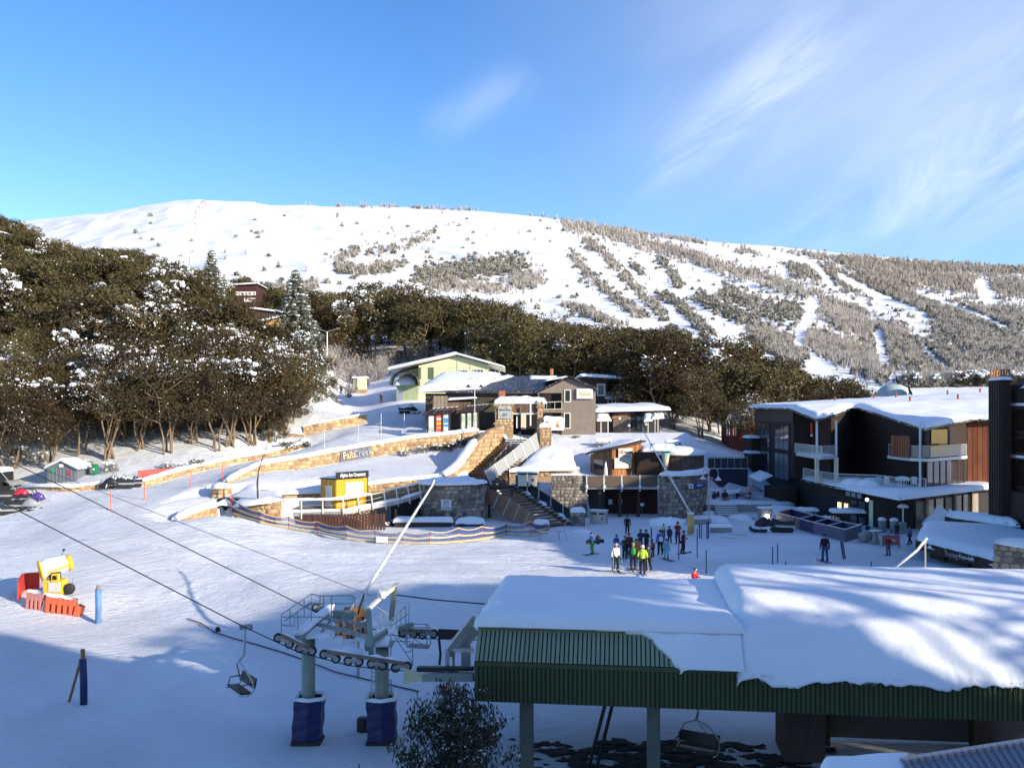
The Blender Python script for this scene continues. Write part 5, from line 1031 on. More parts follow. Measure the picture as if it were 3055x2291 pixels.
pth = thing('pump_hut', 'tiny pale green hut on a stone footing beside the upper road', 'hut', tuple(on(1075, 157)))
MB().box((.3, 0, 1.5), (1.4, 1.4, 2.0)).B('wall', M_GRN, pth); MB().box((-.75, .2, 1.5), (.7, 1.2, 1.9)).B('shaded_bay', MATS['shaded_green_wall'], pth); MB().box((0, 0, 0), (2.2, 1.6, 1.1)).B('footing', M_MORT, pth); MB().mound([(-1.2, -.8, 2.5), (1.2, -.8, 2.5), (1.2, .8, 2.5), (-1.2, .8, 2.5)], .25, 3, 3, .3, .1).B('snow_cap', SNOW, pth, True)  # left bay takes the darker green as painted shade
# structures in the trees
def far_house(name, label, px0, px1, pyr0, pyr1, pyb, Y, depth, mw_, wins=(), roofm=M_ROOFD, snow=.3, cat='building', wm=M_WHITE, wsz=(11, 11), mull=1):
    a = W(px0, pyr0, Y); b = W(px1, pyr1, Y); zb_ = W(px0, pyb, Y).z; root = thing(name, label, cat, ((a.x+b.x)/2, Y, zb_))
    MB().prism([(a.x, Y), (b.x, Y), (b.x, Y+depth), (a.x, Y+depth)], zb_-3, [a.z, b.z, b.z, a.z]).B('wall', mw_, root, w=1)
    MB().slab([(a.x-.4, Y-.5, a.z+.02), (b.x+.4, Y-.5, b.z+.02), (b.x+.4, Y+depth, b.z+.02), (a.x-.4, Y+depth, a.z+.02)], .15).B('roof', roofm, root, w=1)
    if snow: MB().mound([(a.x-.4, Y-.5, a.z+.17), (b.x+.4, Y-.5, b.z+.17), (b.x+.4, Y+depth, b.z+.17), (a.x-.4, Y+depth, a.z+.17)], snow, 8, 6, .6, .1, .04).B('snow_cap', SNOW, root, True, True)
    for px, py in wins: c = W(px, py, Y); hw, hh = wsz[0]*Y/F/2, wsz[1]*Y/F/2; window(root, c.x-hw, c.x+hw, c.z-hh, c.z+hh, Y, .16, wm, mull=mull)
    return root
far_house('brown_lodge', 'dark brown lodge with rows of small white windows high in the trees', 672, 764, 855, 849, 935, 188, 8, mat('maroon_board', (.06, .022, .02), .8), [(709, 876), (722.5, 876), (733.6, 876), (746, 876), (757.7, 876), (734, 895), (746.5, 895), (758, 895)])
far_house('dark_lodge_wing', 'dark low wing with snowy sloping roof below the brown lodge', 751, 856, 922, 937, 975, 180, 8, M_WOODD, [(803, 950), (814, 949), (826, 946)], wm=M_GALV, wsz=(4, 14), mull=0)
far_house('orange_lodge', 'orange rendered wall under a snowy roof behind the big spruce', 778, 866, 962, 942, 1010, 172, 8, mat('orange_render', (.62, .36, .14), .8, var=.08))
far_house('grey_hut', 'grey hut at the left edge high among the trees', -25, 14, 690, 700, 745, 170, 5, mat('grey_green_board', (.25, .29, .29), .7), snow=.2, cat='hut')
lv = far_house('timber_tower', 'tall narrow timber building hidden in trees behind the green lodge', 1392, 1440, 1000, 994, 1085, 165, 6, M_WOODB, [], snow=.35)
for k in range(9): MB().box((W(1388+k*7, 1040, 165).x, 164.9, W(1400, 1030, 165).z), (.14, .12, 6)).B('batten', M_WOODG, lv, w=1)
bl = far_house('brown_lodge', 'brown lodge with white windows and a snowy balcony behind the grey hotel', 1735, 1812, 1128, 1133, 1245, 134, 8, mat('chocolate_board', (.07, .04, .032), .8), [(1793, 1163)], wsz=(25, 36), mull=3, snow=.5)
window(bl, W(1813, 1191, 134).x, W(1838, 1191, 134).x, W(1813, 1218, 134).z, W(1813, 1191, 134).z, 134.2, .14, mull=1)
a, b = W(1806, 1192, 134), W(1858, 1187, 134); MB().box(((a.x+b.x)/2, 135, a.z+.05), (b.x-a.x, 3, .25)).B('balcony', M_WOODG, bl, w=1); MB().mound([(a.x, 133.5, a.z+.18), (b.x, 133.5, a.z+.18), (b.x, 136, a.z+.18), (a.x, 136, a.z+.18)], .3, 5, 4, .4, .1).B('snow_cap', SNOW, bl, True, True)
MB().prism([(W(1806, 0, 135).x, 135), (W(1842, 0, 135).x, 135), (W(1842, 0, 135).x, 140), (W(1806, 0, 135).x, 140)], 8, a.z-.1).B('lower_wall', MATS['chocolate_board'], bl, w=1)
r0_, r1_ = W(1735, 1128, 134), W(1860, 1135, 134); MB().slab([(r0_.x, 133, r0_.z+.1), (r1_.x, 133, r1_.z+.1), (r1_.x, 141, r1_.z+.1), (r0_.x, 141, r0_.z+.1)], .12).B('roof', M_ROOFD, bl, w=1); MB().mound([(r0_.x, 133, r0_.z+.25), (r1_.x, 133, r1_.z+.25), (r1_.x, 141, r1_.z+.25), (r0_.x, 141, r0_.z+.25)], .4, 8, 5, .6, .15).B('snow_cap', SNOW, bl, True, True)
for k in range(14): MB().tube([(a.x+(b.x-a.x)*k/13, 133.4, a.z), (a.x+(b.x-a.x)*k/13, 133.4, a.z+1.1)], .03, 4).B('baluster', M_GALV, bl, w=1)
MB().box((b.x-.1, 133.5, (a.z+8)/2), (.12, .12, a.z-8)).B('post', M_GALV, bl, w=1)
fr = thing('flat_roofed_lodge', 'low dark lodge under a wide flat snow-covered roof', 'building', tuple(W(1880, 1290, 118)))
a, b = W(1782, 1232, 117), W(1995, 1226, 117); MB().prism([(a.x, 117.8), (b.x-1, 117.8), (b.x-1, 127), (a.x, 127)], 6.5, a.z-.1).B('wall', mat('charcoal_board', (.05, .042, .04), .8), fr, w=1)
MB().slab([(a.x-.3, 116.4, a.z), (b.x, 116.4, b.z), (b.x, 128, b.z+.6), (a.x-.3, 128, a.z+.6)], .15).B('roof', M_ROOFD, fr, w=1); MB().mound([(a.x-.3, 116.4, a.z+.15), (b.x, 116.4, b.z+.15), (b.x, 128, b.z+.75), (a.x-.3, 128, a.z+.75)], .5, 14, 8, .8, .2, .1, 7).B('snow_cap', SNOW, fr, True, True)
MB().slab([W(1780, 1256, 113.5), W(1824, 1256, 113.5), W(1815, 1240, 117), W(1780, 1238, 117)], .1).B('porch_roof', M_GALVL, fr, w=1); MB().mound([W(1780, 1255, 113.5), W(1824, 1255, 113.5), W(1815, 1239, 117), W(1780, 1237, 117)], .3, 5, 4, .4, .1).B('snow_cap', SNOW, fr, True, True)
for px in (1793, 1814): MB().bar(W(px, 1257, 113.6), W(px, 1300, 113.6), .1, .1).B('porch_post', M_WHITE, fr, w=1)
MB().box((W(1855, 1262, 117.6).x, 117.5, W(1855, 1262, 117.6).z), (2.2, .1, 2.4)).B('wall_panel', mat('taupe_panel', (.15, .12, .10), .8), fr, w=1)
for px, py in ((1905, 1262), (1920, 1262), (1888, 1264)): MB().box((W(px, py, 117.6).x, 117.5, W(px, py, 117.6).z), (.5, .08, 1.6)).B('window', M_GLASS, fr, w=1)
MB().bar(W(1827, 1246, 117.3), W(1873, 1236, 117.3), .1, .35).B('name_board', M_WOODO, fr, w=1)
for i, (px, py, pb) in enumerate([(1848, 1251, 1290), (1876, 1272, 1300), (1927, 1268, 1300), (1954, 1238, 1322)]):
    Y = 113.0; t = W(px, py, Y); r_ = thing('globe_lamp', ('globe lamp nearest the grey hotel', 'low globe lamp in the middle of the terrace', 'low globe lamp right of the middle of the terrace', 'tall globe lamp post in front of the flat-roofed lodge')[i], 'lamp', tuple(W(px, pb, Y))); MB().tube([W(px, pb+6, Y), t], .05, 6).B('pole', M_GALVL if i == 3 else M_BLACK, r_, w=1); MB().blob(t+V3((0, 0, .1)), .17, 1, 10, 8, amp=0).B('globe', M_WHITE, r_, True, True)
for i, (a, b, c, d) in enumerate([(1921, 1946, 1237, 1257), (1945, 1981, 1237, 1250)]):
    r_ = thing('snowy_canopy', ('tilted snow-covered canopy beside the flat-roofed lodge', 'second snow-covered canopy by the dark trees')[i], 'canopy', tuple(W(a, 1290, 115))); MB().mound([W(a, d, 114), W(b, d-3, 114), W(b-3, c, 116), W(a+3, c, 116)], .3, 4, 4, .4).B('snow_cap', SNOW, r_, True, True); MB().bar(W((a+b)/2, d-4, 115), W((a+b)/2, 1296, 115), .1, .1).B('post', M_GALVL, r_, w=1)
rh = thing('red_hut', 'red hut with a ribbed snowy roof left of the timber lodge', 'building', tuple(W(2200, 1310, 124)))
a, b, c, d = W(2160, 1268, 123), W(2262, 1262, 123), W(2262, 1216, 128), W(2182, 1216, 128)
MB().slab([a, b, c, d], .08).B('roof', M_ROOFD, rh, w=1)
for k in range(15): t = (k+.5)/15; MB().strip([a.lerp(b, t)+V3((0, 0, .08)), d.lerp(c, t)+V3((0, 0, .08))], .26, .13, 4).B('snow_rib', SNOW, rh, True, True)
MB().prism([(a.x+1, 124), (b.x, 124), (b.x, 129), (a.x+1, 129)], 3.5, a.z).B('wall', mat('red_board', (.20, .05, .035), .8), rh, w=1)
for px in (2169, 2176, 2188, 2195): MB().bar(W(px, 1262, 122.8), W(px, 1300, 122.8), .1, .1).B('white_post', M_WHITE, rh, w=1)
# ----- plaza building: stone front, openings, deck, donut hut, round hut
pb_ = thing('plaza_building', 'stone and timber ticket building set into the bank with a railed deck on top', 'building', (12, 93, 0))
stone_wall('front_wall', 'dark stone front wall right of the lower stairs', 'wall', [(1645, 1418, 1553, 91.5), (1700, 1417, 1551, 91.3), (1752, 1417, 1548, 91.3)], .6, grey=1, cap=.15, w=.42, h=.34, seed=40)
x0, x1 = (1752-CX)*91.4/F, (1968-CX)*91.4/F
MB().box(((x0+x1)/2, 94.2, 1.4), (x1-x0+.4, .3, 3.4)).B('back_wall', mat('dark_red_timber', (.05, .018, .014), .8, var=.3, stretch=(8, 1, .5)), pb_, w=1)
MB().box(((x0+x1)/2, 93.6, 3.05), (x1-x0+.3, 4.0, .42)).B('deck_slab', M_CONC, pb_, w=1)
MB().bar((x0, 91.4, 3.02), (x1, 91.2, 3.02), .15, .32).B('fascia_beam', M_GALV, pb_, w=1)
MB().box((x0+1.1, 93.2, 1.3), (1.6, .1, 2.6)).B('roller_door', M_BLUE if 0 else mat('slate_door', (.04, .05, .07), .6), pb_, w=1)
for px in (1790, 1850, 1905): MB().box(((px-CX)*91.8/F, 92, 1.4), (.3, .3, 3)).B('column', M_WOODD, pb_, w=1)
for px, py, s in ((1821, 1497, .5), (1850, 1496, .5)): MB().box(((px-CX)*93.9/F, 93.95, CZ+(HY-py)*93.9/F), (s*.8, .04, s)).B('poster', M_GALVL, pb_, w=1)
pt = []
for i, px in enumerate((1750, 1802, 1855, 1909, 1964)):
    t = W(px, 1417, 91.1); b = W(px, 1466, 91.1); pt.append(t); MB().bar(t, b, .11, .11).B('rail_post', M_GALVL, pb_, w=1)
    MB().blob(b+V3((0, -.1, .45)), .14, i, 7, 5, (1, 1, 1.6), .3).B('snow_clump', SNOW, pb_, True, True)
for a, b in zip(pt[:-1], pt[1:]):
    MB().bar(a-V3((0, 0, .05)), b-V3((0, 0, .05)), .04, .04).B('handrail', M_GALV, pb_, w=1)
    MB().slab([a+V3((.08, 0, -1.15)), b+V3((-.08, 0, -1.15)), b+V3((-.08, 0, -.1)), a+V3((.08, 0, -.1))], .02).B('rail_panel', mat('bronze_mesh', (.13, .09, .065), .6, .1), pb_, w=1)
dr = [(1967, 90.8), (1985, 90.1), (2010, 89.8), (2040, 90.1), (2070, 91), (2092, 92.6), (2104, 94.6), (2110, 97.5)]
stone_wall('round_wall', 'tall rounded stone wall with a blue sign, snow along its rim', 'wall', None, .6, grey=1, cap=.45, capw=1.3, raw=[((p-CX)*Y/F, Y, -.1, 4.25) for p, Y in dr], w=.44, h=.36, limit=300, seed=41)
bs = thing('blue_sign', 'small blue sign with white lettering and a white pictogram on the round wall', 'sign', tuple(W(2080, 1456, 90.6)))
a, b = W(2069, 1450, 90.75), W(2101, 1444, 92.6); a.y -= .15; b.y -= .25; M_SB = mat('sign_blue', (.02, .08, .42), .5)
MB().bar(a, b, .05, .34).B('board', M_SB, bs, w=1); c = W(2061, 1450, 90.4); MB().box((c.x, c.y-.12, c.z), (.42, .05, .42)).B('pictogram_panel', M_WHITE, bs, w=1); MB().box((c.x, c.y-.16, c.z), (.2, .03, .16)).B('pictogram', M_SB, bs, w=1)
d = (b-a).normalized(); nn = V3((d.y, -d.x, 0)).normalized(); M4 = bs.matrix_basis.inverted() @ facing((a+b)/2+nn*.035, nn); text('lettering', 'OVERSNOW', .2, M_WHITE, bs, M4, .008, .006)
# donut hut
dh = thing('donut_hut', 'little timber donut hut with a sloping roof and cream name sign', 'hut', tuple(W(1830, 1415, 96)))
D0, D1, D2 = W(1762, 1412, 97.5), W(1826, 1424, 95.3), W(1912, 1410, 97.2)
for v in (D0, D1, D2): v.z = 3.55
tz = [6.0, 6.55, 7.2]
def board_wall(parent, A, B, za, zb2, zbase, n, m, name='board', gap=.03, th=.06):
    for k in range(n):
        a = A.lerp(B, k/n); b = A.lerp(B, (k+1)/n-gap/((B-A).length)); d = (B-A).normalized(); nn = V3((d.y, -d.x, 0))*th*(1 if k % 2 else .6)
        z1_, z2_ = za+(zb2-za)*k/n, za+(zb2-za)*(k+1)/n
        MB().add([a+nn, b+nn, b, a, V3((a.x+nn.x, a.y+nn.y, z1_)), V3((b.x+nn.x, b.y+nn.y, z2_)), V3((b.x, b.y, z2_)), V3((a.x, a.y, z1_))], [(3, 2, 1, 0), (4, 5, 6, 7), (0, 1, 5, 4), (1, 2, 6, 5), (2, 3, 7, 6), (3, 0, 4, 7)]).B(name, m, parent, w=1)
board_wall(dh, D0, D1, tz[0], tz[1], 0, 11, M_WOODB); board_wall(dh, D1, D2, tz[1], tz[2], 0, 16, M_WOODO)
bk = V3((D2.x-1.6, D2.y+3, 3.55)); MB().prism([(D0.x, D0.y+.02), (D1.x, D1.y+.05), (D2.x, D2.y+.02), (bk.x, bk.y)], 3.4, [tz[0]-.03, tz[1]-.03, tz[2]-.03, tz[2]-.05]).B('core', M_WOODD, dh, w=1)
MB().prism([(D0.x-.6, D0.y), (D1.x-.1, D1.y-.7), (D2.x+.5, D2.y-.5), (bk.x+.6, bk.y+.6), (D0.x-.2, D0.y+1.5)], [tz[0]-.05, tz[1], tz[2]+.12, tz[2]+.1, tz[0]], [tz[0]+.1, tz[1]+.14, tz[2]+.26, tz[2]+.25, tz[0]+.15]).B('roof', M_WOODD, dh, w=1)
MB().mound([(D0.x, D0.y+1, tz[0]+.3), (D1.x+.6, D1.y+.8, tz[1]+.26), (D2.x, D2.y+.9, tz[2]+.28), (bk.x, bk.y+.6, tz[2]+.22)], .12, 6, 5, .5, 0, .03).B('snow_cap', SNOW, dh, True, True)
d = (D2-D1).normalized(); nn = V3((d.y, -d.x, 0)); cS = W(1862, 1351, 95.9)+nn*.2; M4w = facing(cS, nn)
ds = thing('donut_sign', 'cream sign lettered for donuts with a pink ring on the hut', 'sign', tuple(cS)); I = ds.matrix_basis.inverted()
o = MB().box((0, 0, 0), (1.75, .95, .05)).B('board', M_CREAM, ds); o.matrix_basis = I @ M4w
text('lettering', 'Donuts', .46, M_BLACK, ds, I @ M4w @ Matrix.Translation((.25, .1, .04)), .01, .012); text('lettering', 'MILKSHAKES', .15, M_RED, ds, I @ M4w @ Matrix.Translation((.2, -.3, .04)), .008)
rg = MB()
for i in range(14): a0, a1 = 2*PI*i/14, 2*PI*(i+1)/14; rg.bar((math.cos(a0)*.14, math.sin(a0)*.14, 0), (math.cos(a1)*.14, math.sin(a1)*.14, 0), .11, .03, (0, 0, 1))
o = rg.B('ring', mat('pink_icing', (.75, .12, .16), .5), ds); o.matrix_basis = I @ M4w @ Matrix.Translation((-.62, .15, .05))
sb_ = thing('menu_board', 'large blank cream board below the donut sign', 'sign', tuple(W(1856, 1399, 95.6))); cS2 = W(1855, 1381, 95.8)+nn*.2; o = MB().box((0, 0, 0), (2.15, 1.05, .06)).B('board', M_CREAM, sb_); o.matrix_basis = sb_.matrix_basis.inverted() @ facing(cS2, nn)
dm = D0.lerp(D1, .42); d0 = (D1-D0).normalized(); n0 = V3((d0.y, -d0.x, 0)); o = MB().box((0, 0, 0), (1.3, 1.0, .06)).B('window', M_GLASS, dh); o.matrix_basis = dh.matrix_basis.inverted() @ facing(V3((dm.x, dm.y, 5.0))+n0*.1, n0)
u_ = thing('folded_umbrella', 'folded white umbrella standing at the donut hut window', 'umbrella', tuple(W(1807, 1412, 95))); u_.location.z = 3.4; u_.matrix_basis = Matrix.Translation(u_.location); MB().lathe((0, 0, 0), [(.02, 0), (.03, .4), (.2, .6), (.16, 1.3), (.05, 1.9), (.01, 2.0)], 8).B('canopy', M_WHITE, u_)
cc = thing('cone_sign', 'giant ice cream cone sign capped with snow beside the round hut', 'sign', tuple(W(1986, 1412, 94)))
MB().lathe((0, 0, .0), [(.09, 0), (.38, 1.75)], 14).B('wafer_cone', mat('wafer', (.62, .55, .42), .7, var=.2, scale=9), cc); MB().lathe((0, 0, 1.75), [(.38, 0), (.46, .55)], 14).B('cone_band', mat('mint_band', (.25, .62, .52), .6), cc)
MB().mound([(-1.6, -.6, 2.35), (.8, -.7, 2.3), (.8, .7, 2.45), (-1.4, .9, 2.55)], .55, 8, 6, .7, .1, .05, 3).B('snow_cap', SNOW, cc, True)
MB().box((-.4, .25, 2.25), (2.0, 1.3, .12)).B('bracket', M_WOODD, cc)
rh2 = thing('round_hut', 'rounded dark panelled hut with a thick snow roof above the round wall', 'hut', (17.2, 97, 3.5)); RC = V3((17.25, 97.2, 0)); RR = 2.55
for k in range(15):
    a0 = PI*1.02+PI*.98*k/15; a1 = PI*1.02+PI*.98*(k+.93)/15; p0 = RC+V3((math.cos(a0)*RR, math.sin(a0)*RR, 0)); p1 = RC+V3((math.cos(a1)*RR, math.sin(a1)*RR, 0)); MB().bar(p0+V3((0, 0, 4.7)), p1+V3((0, 0, 4.7)), .07, 2.5).B('panel', mat('hut_panel', (.10, .075, .062), .8, rand=.15, var=.2), rh2, w=1)
MB().lathe(RC, [(2.45, 3.4), (2.45, 5.9)], 24).B('core', M_WOODD, rh2, w=1)
MB().lathe(RC, [(2.75, 5.95), (2.9, 6.0), (2.93, 6.18), (2.7, 6.42), (2.0, 6.62), (1, 6.8), (.02, 6.9)], 28).B('snow_cap', SNOW, rh2, True, True)
MB().mound([(13.4, 96.5, 6.3), (17, 95.3, 6.3), (17.5, 101, 6.7), (13.2, 101, 6.9)], .4, 8, 6, .8, .1, .06, 9).B('snow_cap', SNOW, rh2, True, True)
MB().prism([(12.8, 96.2), (15.2, 95.6), (15.2, 100.5), (12.8, 100.8)], 3.4, 6.3).B('side_wing', M_WOODD, rh2, w=1)
rs_ = thing('round_sign', 'round black sign on a post beside the round hut', 'sign', (W(2079, 1357, 96).x+.3, 96, 3.9)); MB().tube([(0, 0, -.3), (0, 0, 2.0)], .03, 5).B('post', M_GALV, rs_); MB().lathe((0, -.05, 2.05), [(0, 0), (.28, 0), (.28, .05), (0, .05)], 16, Matrix.Rotation(PI/2, 3, 'X')).B('disc', M_BLACK, rs_)
for k in range(3): MB().box((0, -.12, 2.17-k*.12), (.3, .02, .05)).B('text_line', M_WHITE, rs_)
# picnic things on the upper snow and dark fence to the right
for i, (px, Y) in enumerate([(1840, 103), (1800, 105.5), (2010, 105)]):
    p = on(px, Y); r_ = thing('picnic_table', ('snow-buried picnic table above the donut hut', 'second buried picnic table nearer the grey hotel', 'snow-covered table behind the round hut')[i], 'table', tuple(p)); MB().box((0, 0, .72), (1.8, .8, .06)).B('table_top', M_WOODG, r_)
    for s in (-.7, .7): MB().box((s, 0, .36), (.08, .6, .72)).B('leg', M_WOODG, r_)
    for s in (-.75, .75): MB().box((0, s, .42), (1.8, .3, .05)).B('bench', M_WOODG, r_)
    MB().mound([(-.9, -.4, .75), (.9, -.4, .75), (.9, .4, .75), (-.9, .4, .75)], .25, 4, 3, .25, .05).B('snow_cap', SNOW, r_, True)
fn = thing('dark_fence', 'dark blue wall with a glass rail behind the cafe terrace', 'fence', (22.5, 103, 1.5))
a, b = W(2112, 1431, 103), W(2230, 1431, 103); MB().box(((a.x+b.x)/2, 103, 3.0), (b.x-a.x, .2, 2.4)).B('wall', mat('navy_wall', (.02, .03, .055), .7), fn, w=1)
for k in range(7): x = a.x+(b.x-a.x)*k/6; MB().box((x, 103, 4.8), (.05, .05, 1.3)).B('rail_post', M_GALV, fn, w=1)
MB().bar((a.x, 103, 5.45), (b.x, 103, 5.45), .06, .06).B('handrail', M_GALV, fn, w=1); MB().bar((a.x, 102.9, 4.22), (b.x, 102.9, 4.22), .1, .08).B('lower_rail', M_GALVL, fn, w=1)
MB().box(((a.x+b.x)/2, 103.02, 4.8), (b.x-a.x, .02, 1.1)).B('mesh_panel', mat('dark_mesh', (.03, .035, .05), .5), fn, w=1)
# ----- dark timber lodge on the right
M_LODGE = mat('lodge_boards', (.026, .014, .011), .75, var=.35, scale=2, bump=.3, stretch=(4, 4, .4), rand=.15)
M_LODGEO = mat('lodge_red_boards', (.30, .10, .045), .7, var=.3, scale=2, bump=.3, stretch=(4, 4, .4), rand=.15)
M_FRAME = mat('dark_frame', (.05, .035, .03), .6)
lg = thing('timber_lodge', 'big dark timber lodge with balconies and one long sloping snow roof', 'building', (33, 92, .4))
def rz_(y, x=None):
    y = np.asarray(y, float); x = 29.0 if x is None else x; z = 8.85+(np.minimum(y, 95)-79.5)*.122+np.maximum(y-95, 0)*.012+.055*(x-29)*np.clip((y-90)/12, 0, 1)
    return float(z) if z.ndim == 0 else z
LA, LB, LC = V3((29.3, 113, 0)), V3((28.85, 96, 0)), V3((28.6, 86.6, 0))
L2 = V3((30.6, 95.6, 0)); L3 = V3((30.6, 90.2, 0)); L4 = V3((35.5, 97, 0)); LE = V3((35.5, 80.6, 0)); LF = V3((41.6, 86.3, 0)); LG = V3((42.2, 87.0, 0)); LH = V3((44.6, 86.2, 0)); LI = V3((50, 92, 0)); LJ = V3((52, 114, 0))
foot = [LA, LB, L2, L3, L4, LE, LF, LG, LH, LI, LJ]
def wallseg(parent, A, B, z0, z1a, z1b, m, name='wall', th=.2):
    d = (B-A).normalized(); n = V3((-d.y, d.x, 0))*th
    return MB().add([V3((A.x, A.y, z0)), V3((B.x, B.y, z0)), V3((B.x, B.y, z1b)), V3((A.x, A.y, z1a)), V3((A.x, A.y, z0))+n, V3((B.x, B.y, z0))+n, V3((B.x, B.y, z1b))+n, V3((A.x, A.y, z1a))+n], [(0, 1, 2, 3), (7, 6, 5, 4), (0, 4, 5, 1), (1, 5, 6, 2), (2, 6, 7, 3), (3, 7, 4, 0)]).B(name, m, parent, w=1)
MB().prism([(p.x, p.y) for p in foot], 3.5, [rz_(p.y, p.x)-.12 for p in foot]).B('core', M_LODGE, lg, w=1)
low = [(29.35, 113), (29.35, 87), (30.4, 78), (32.6, 76.2), (43, 86), (50, 93), (52, 114)]
MB().prism(low, -1, 3.45).B('ground_floor', mat('ground_floor_wall', (.018, .015, .014), .7, var=.3), lg, w=1)
def board_cover(A, B, z0, za, zb2, w, m, pitch=2, off=.02):
    n = max(1, int((B-A).length/w)); d = (B-A).normalized(); nn = V3((d.y, -d.x, 0))
    for k in range(n):
        a = A.lerp(B, (k+.04)/n)+nn*off; b = A.lerp(B, (k+.96)/n)+nn*off; t = (k+.5)/n; wallseg(lg, a, b, z0, za+(zb2-za)*t, za+(zb2-za)*t, m, 'cladding_board', -.05)
board_cover(LE+V3((0, .05, 0)), LE+V3((0, .05, 0)), 4, 5, 5, 1, M_LODGE)
L4_ = V3((35.5, 96.9, 0))
board_cover(L4_, LE, 3.6, rz_(94)-.15, rz_(80.6)-.15, .55, M_LODGE)
board_cover(L3, L4_, 3.6, rz_(90)-.15, rz_(94)-.15, .55, M_LODGE)
board_cover(LG, LH, 3.6, rz_(87)-.2, rz_(86)-.2, .4, M_LODGEO)
board_cover(LH, LI, 3.6, rz_(86)-.2, rz_(92)-.2, .5, M_LODGEO)
# left facade: two tall bays of windows over two floors
def face_panel(parent, A, B, t0, t1, z0, z1, off, m, name, th=.06):
    a = A.lerp(B, t0); b = A.lerp(B, t1); d = (B-A).normalized(); nn = V3((d.y, -d.x, 0)); a = a+nn*off; b = b+nn*off
    return wallseg(parent, a, b, z0, z1, z1, m, name, -th)
for (t0, t1) in ((.08, .42), (.56, .9)):
    for z0, z1 in ((3.2, 6.0), (6.35, 9.15)):
        fo = face_panel(lg, LA, LB, t0, t1, z0, z1, .02, M_FRAME, 'window')
        for k in range(3):
            for q in range(2):
                u0 = t0+(t1-t0)*(k+.06)/3; u1 = t0+(t1-t0)*(k+.94)/3; za = z0+.08 if q == 0 else z0+1.15; zb2 = z0+1.07 if q == 0 else z1-.08
                a = LA.lerp(LB, u0); b = LA.lerp(LB, u1); nn = V3((-1, 0, 0)); o = MB(); iv = lg.matrix_basis.inverted()
                o.add([V3((a.x-.1, a.y, za)), V3((b.x-.1, b.y, za)), V3((b.x-.1, b.y, zb2)), V3((a.x-.1, a.y, zb2)), V3((a.x-.06, a.y, za)), V3((b.x-.06, b.y, za)), V3((b.x-.06, b.y, zb2)), V3((a.x-.06, a.y, zb2))], [(0, 1, 2, 3), (7, 6, 5, 4), (0, 4, 5, 1), (1, 5, 6, 2), (2, 6, 7, 3), (3, 7, 4, 0)])
                o.v = [tuple(iv @ V3(v)) for v in o.v]; o.B('pane', M_GLASSR, fo)
    face_panel(lg, LA, LB, t0-.03, t1+.03, 6.05, 6.3, .04, M_LODGE, 'spandrel')
face_panel(lg, LA, LB, 0, 1, 9.3, 10.55, .05, M_FRAME, 'parapet')
MB().box((29.9, 96.0, 8.1), (1.3, .12, 2.5)).B('orange_panel', mat('orange_panel', (.62, .17, .04), .6), lg, w=1)
# balcony of the left wing and its posts
def railing(parent, pts, h, m=M_GALVL, gap=.16, post=.09, glass=None):
    for a, b in zip(pts[:-1], pts[1:]):
        a = V3(a); b = V3(b); MB().bar(a+V3((0, 0, h)), b+V3((0, 0, h)), .06, .05).B('handrail', m, parent, w=1); n = max(1, int((b-a).length/gap)); mb = MB()
        if glass: MB().slab([a+V3((0, 0, .1)), b+V3((0, 0, .1)), b+V3((0, 0, h-.05)), a+V3((0, 0, h-.05))], .02).B('rail_glass', glass, parent, w=1)
        else:
            for k in range(1, n): p = a.lerp(b, k/n); mb.bar(p+V3((0, 0, .05)), p+V3((0, 0, h)), .022, .022)
            if mb.v: o = mb.B('balusters', m, parent, w=1); o['kind'] = 'stuff'
        MB().bar(a, a+V3((0, 0, h)), post, post).B('rail_post', m, parent, w=1)
    MB().bar(V3(pts[-1]), V3(pts[-1])+V3((0, 0, h)), post, post).B('rail_post', m, parent, w=1)
BC = V3((28.5, 86.4, 0)); BR = V3((30.6, 88.4, 0)); BL = V3((28.85, 95.4, 0))
MB().prism([(BL.x, BL.y), (BC.x, BC.y), (BR.x, BR.y), (L3.x+.05, L3.y), (L2.x+.05, L2.y)], 5.95, 6.2).B('balcony', M_GALVL, lg, w=1)
MB().mound([(28.9, 95, 6.2), (28.6, 86.6, 6.2), (30.3, 88.4, 6.2), (30.5, 95, 6.2)], .15, 8, 4, .3).B('snow_cap', SNOW, lg, True, True)
railing(lg, [(28.8, 95.4, 6.2), (28.5, 86.4, 6.2), (30.6, 88.4, 6.2)], 1.0)
for p, w_ in ((V3((28.65, 88.2, 0)), .2), (V3((30.5, 88.3, 0)), .2)):
    MB().box((p.x, p.y, 7.9), (.16, .16, 3.4)).B('veranda_post', M_WHITE, lg, w=1); MB().box((p.x, p.y, 4.9), (.32, .32, 2.4)).B('veranda_post', M_CREAM, lg, w=1)
tb_ = thing('balcony_table', 'small white table and chairs on the upper balcony of the lodge', 'table', (29.4, 92, 6.3)); MB().lathe((0, 0, .72), [(0, 0), (.45, 0), (.45, .04), (0, .04)], 12).B('table_top', M_WHITE, tb_); MB().tube([(0, 0, 0), (0, 0, .72)], .04, 6).B('leg', M_WHITE, tb_)
he = thing('patio_heater', 'red heater tube hanging under the lodge roof corner', 'heater', (28.9, 90.5, 8.2)); MB().tube([(0, 0, 0), (0, 0, 1.1)], .11, 8).B('tube', M_RED, he); MB().blob((0, 0, -.1), .13, 1, 8, 6, amp=0).B('end_cap', M_WHITE, he)
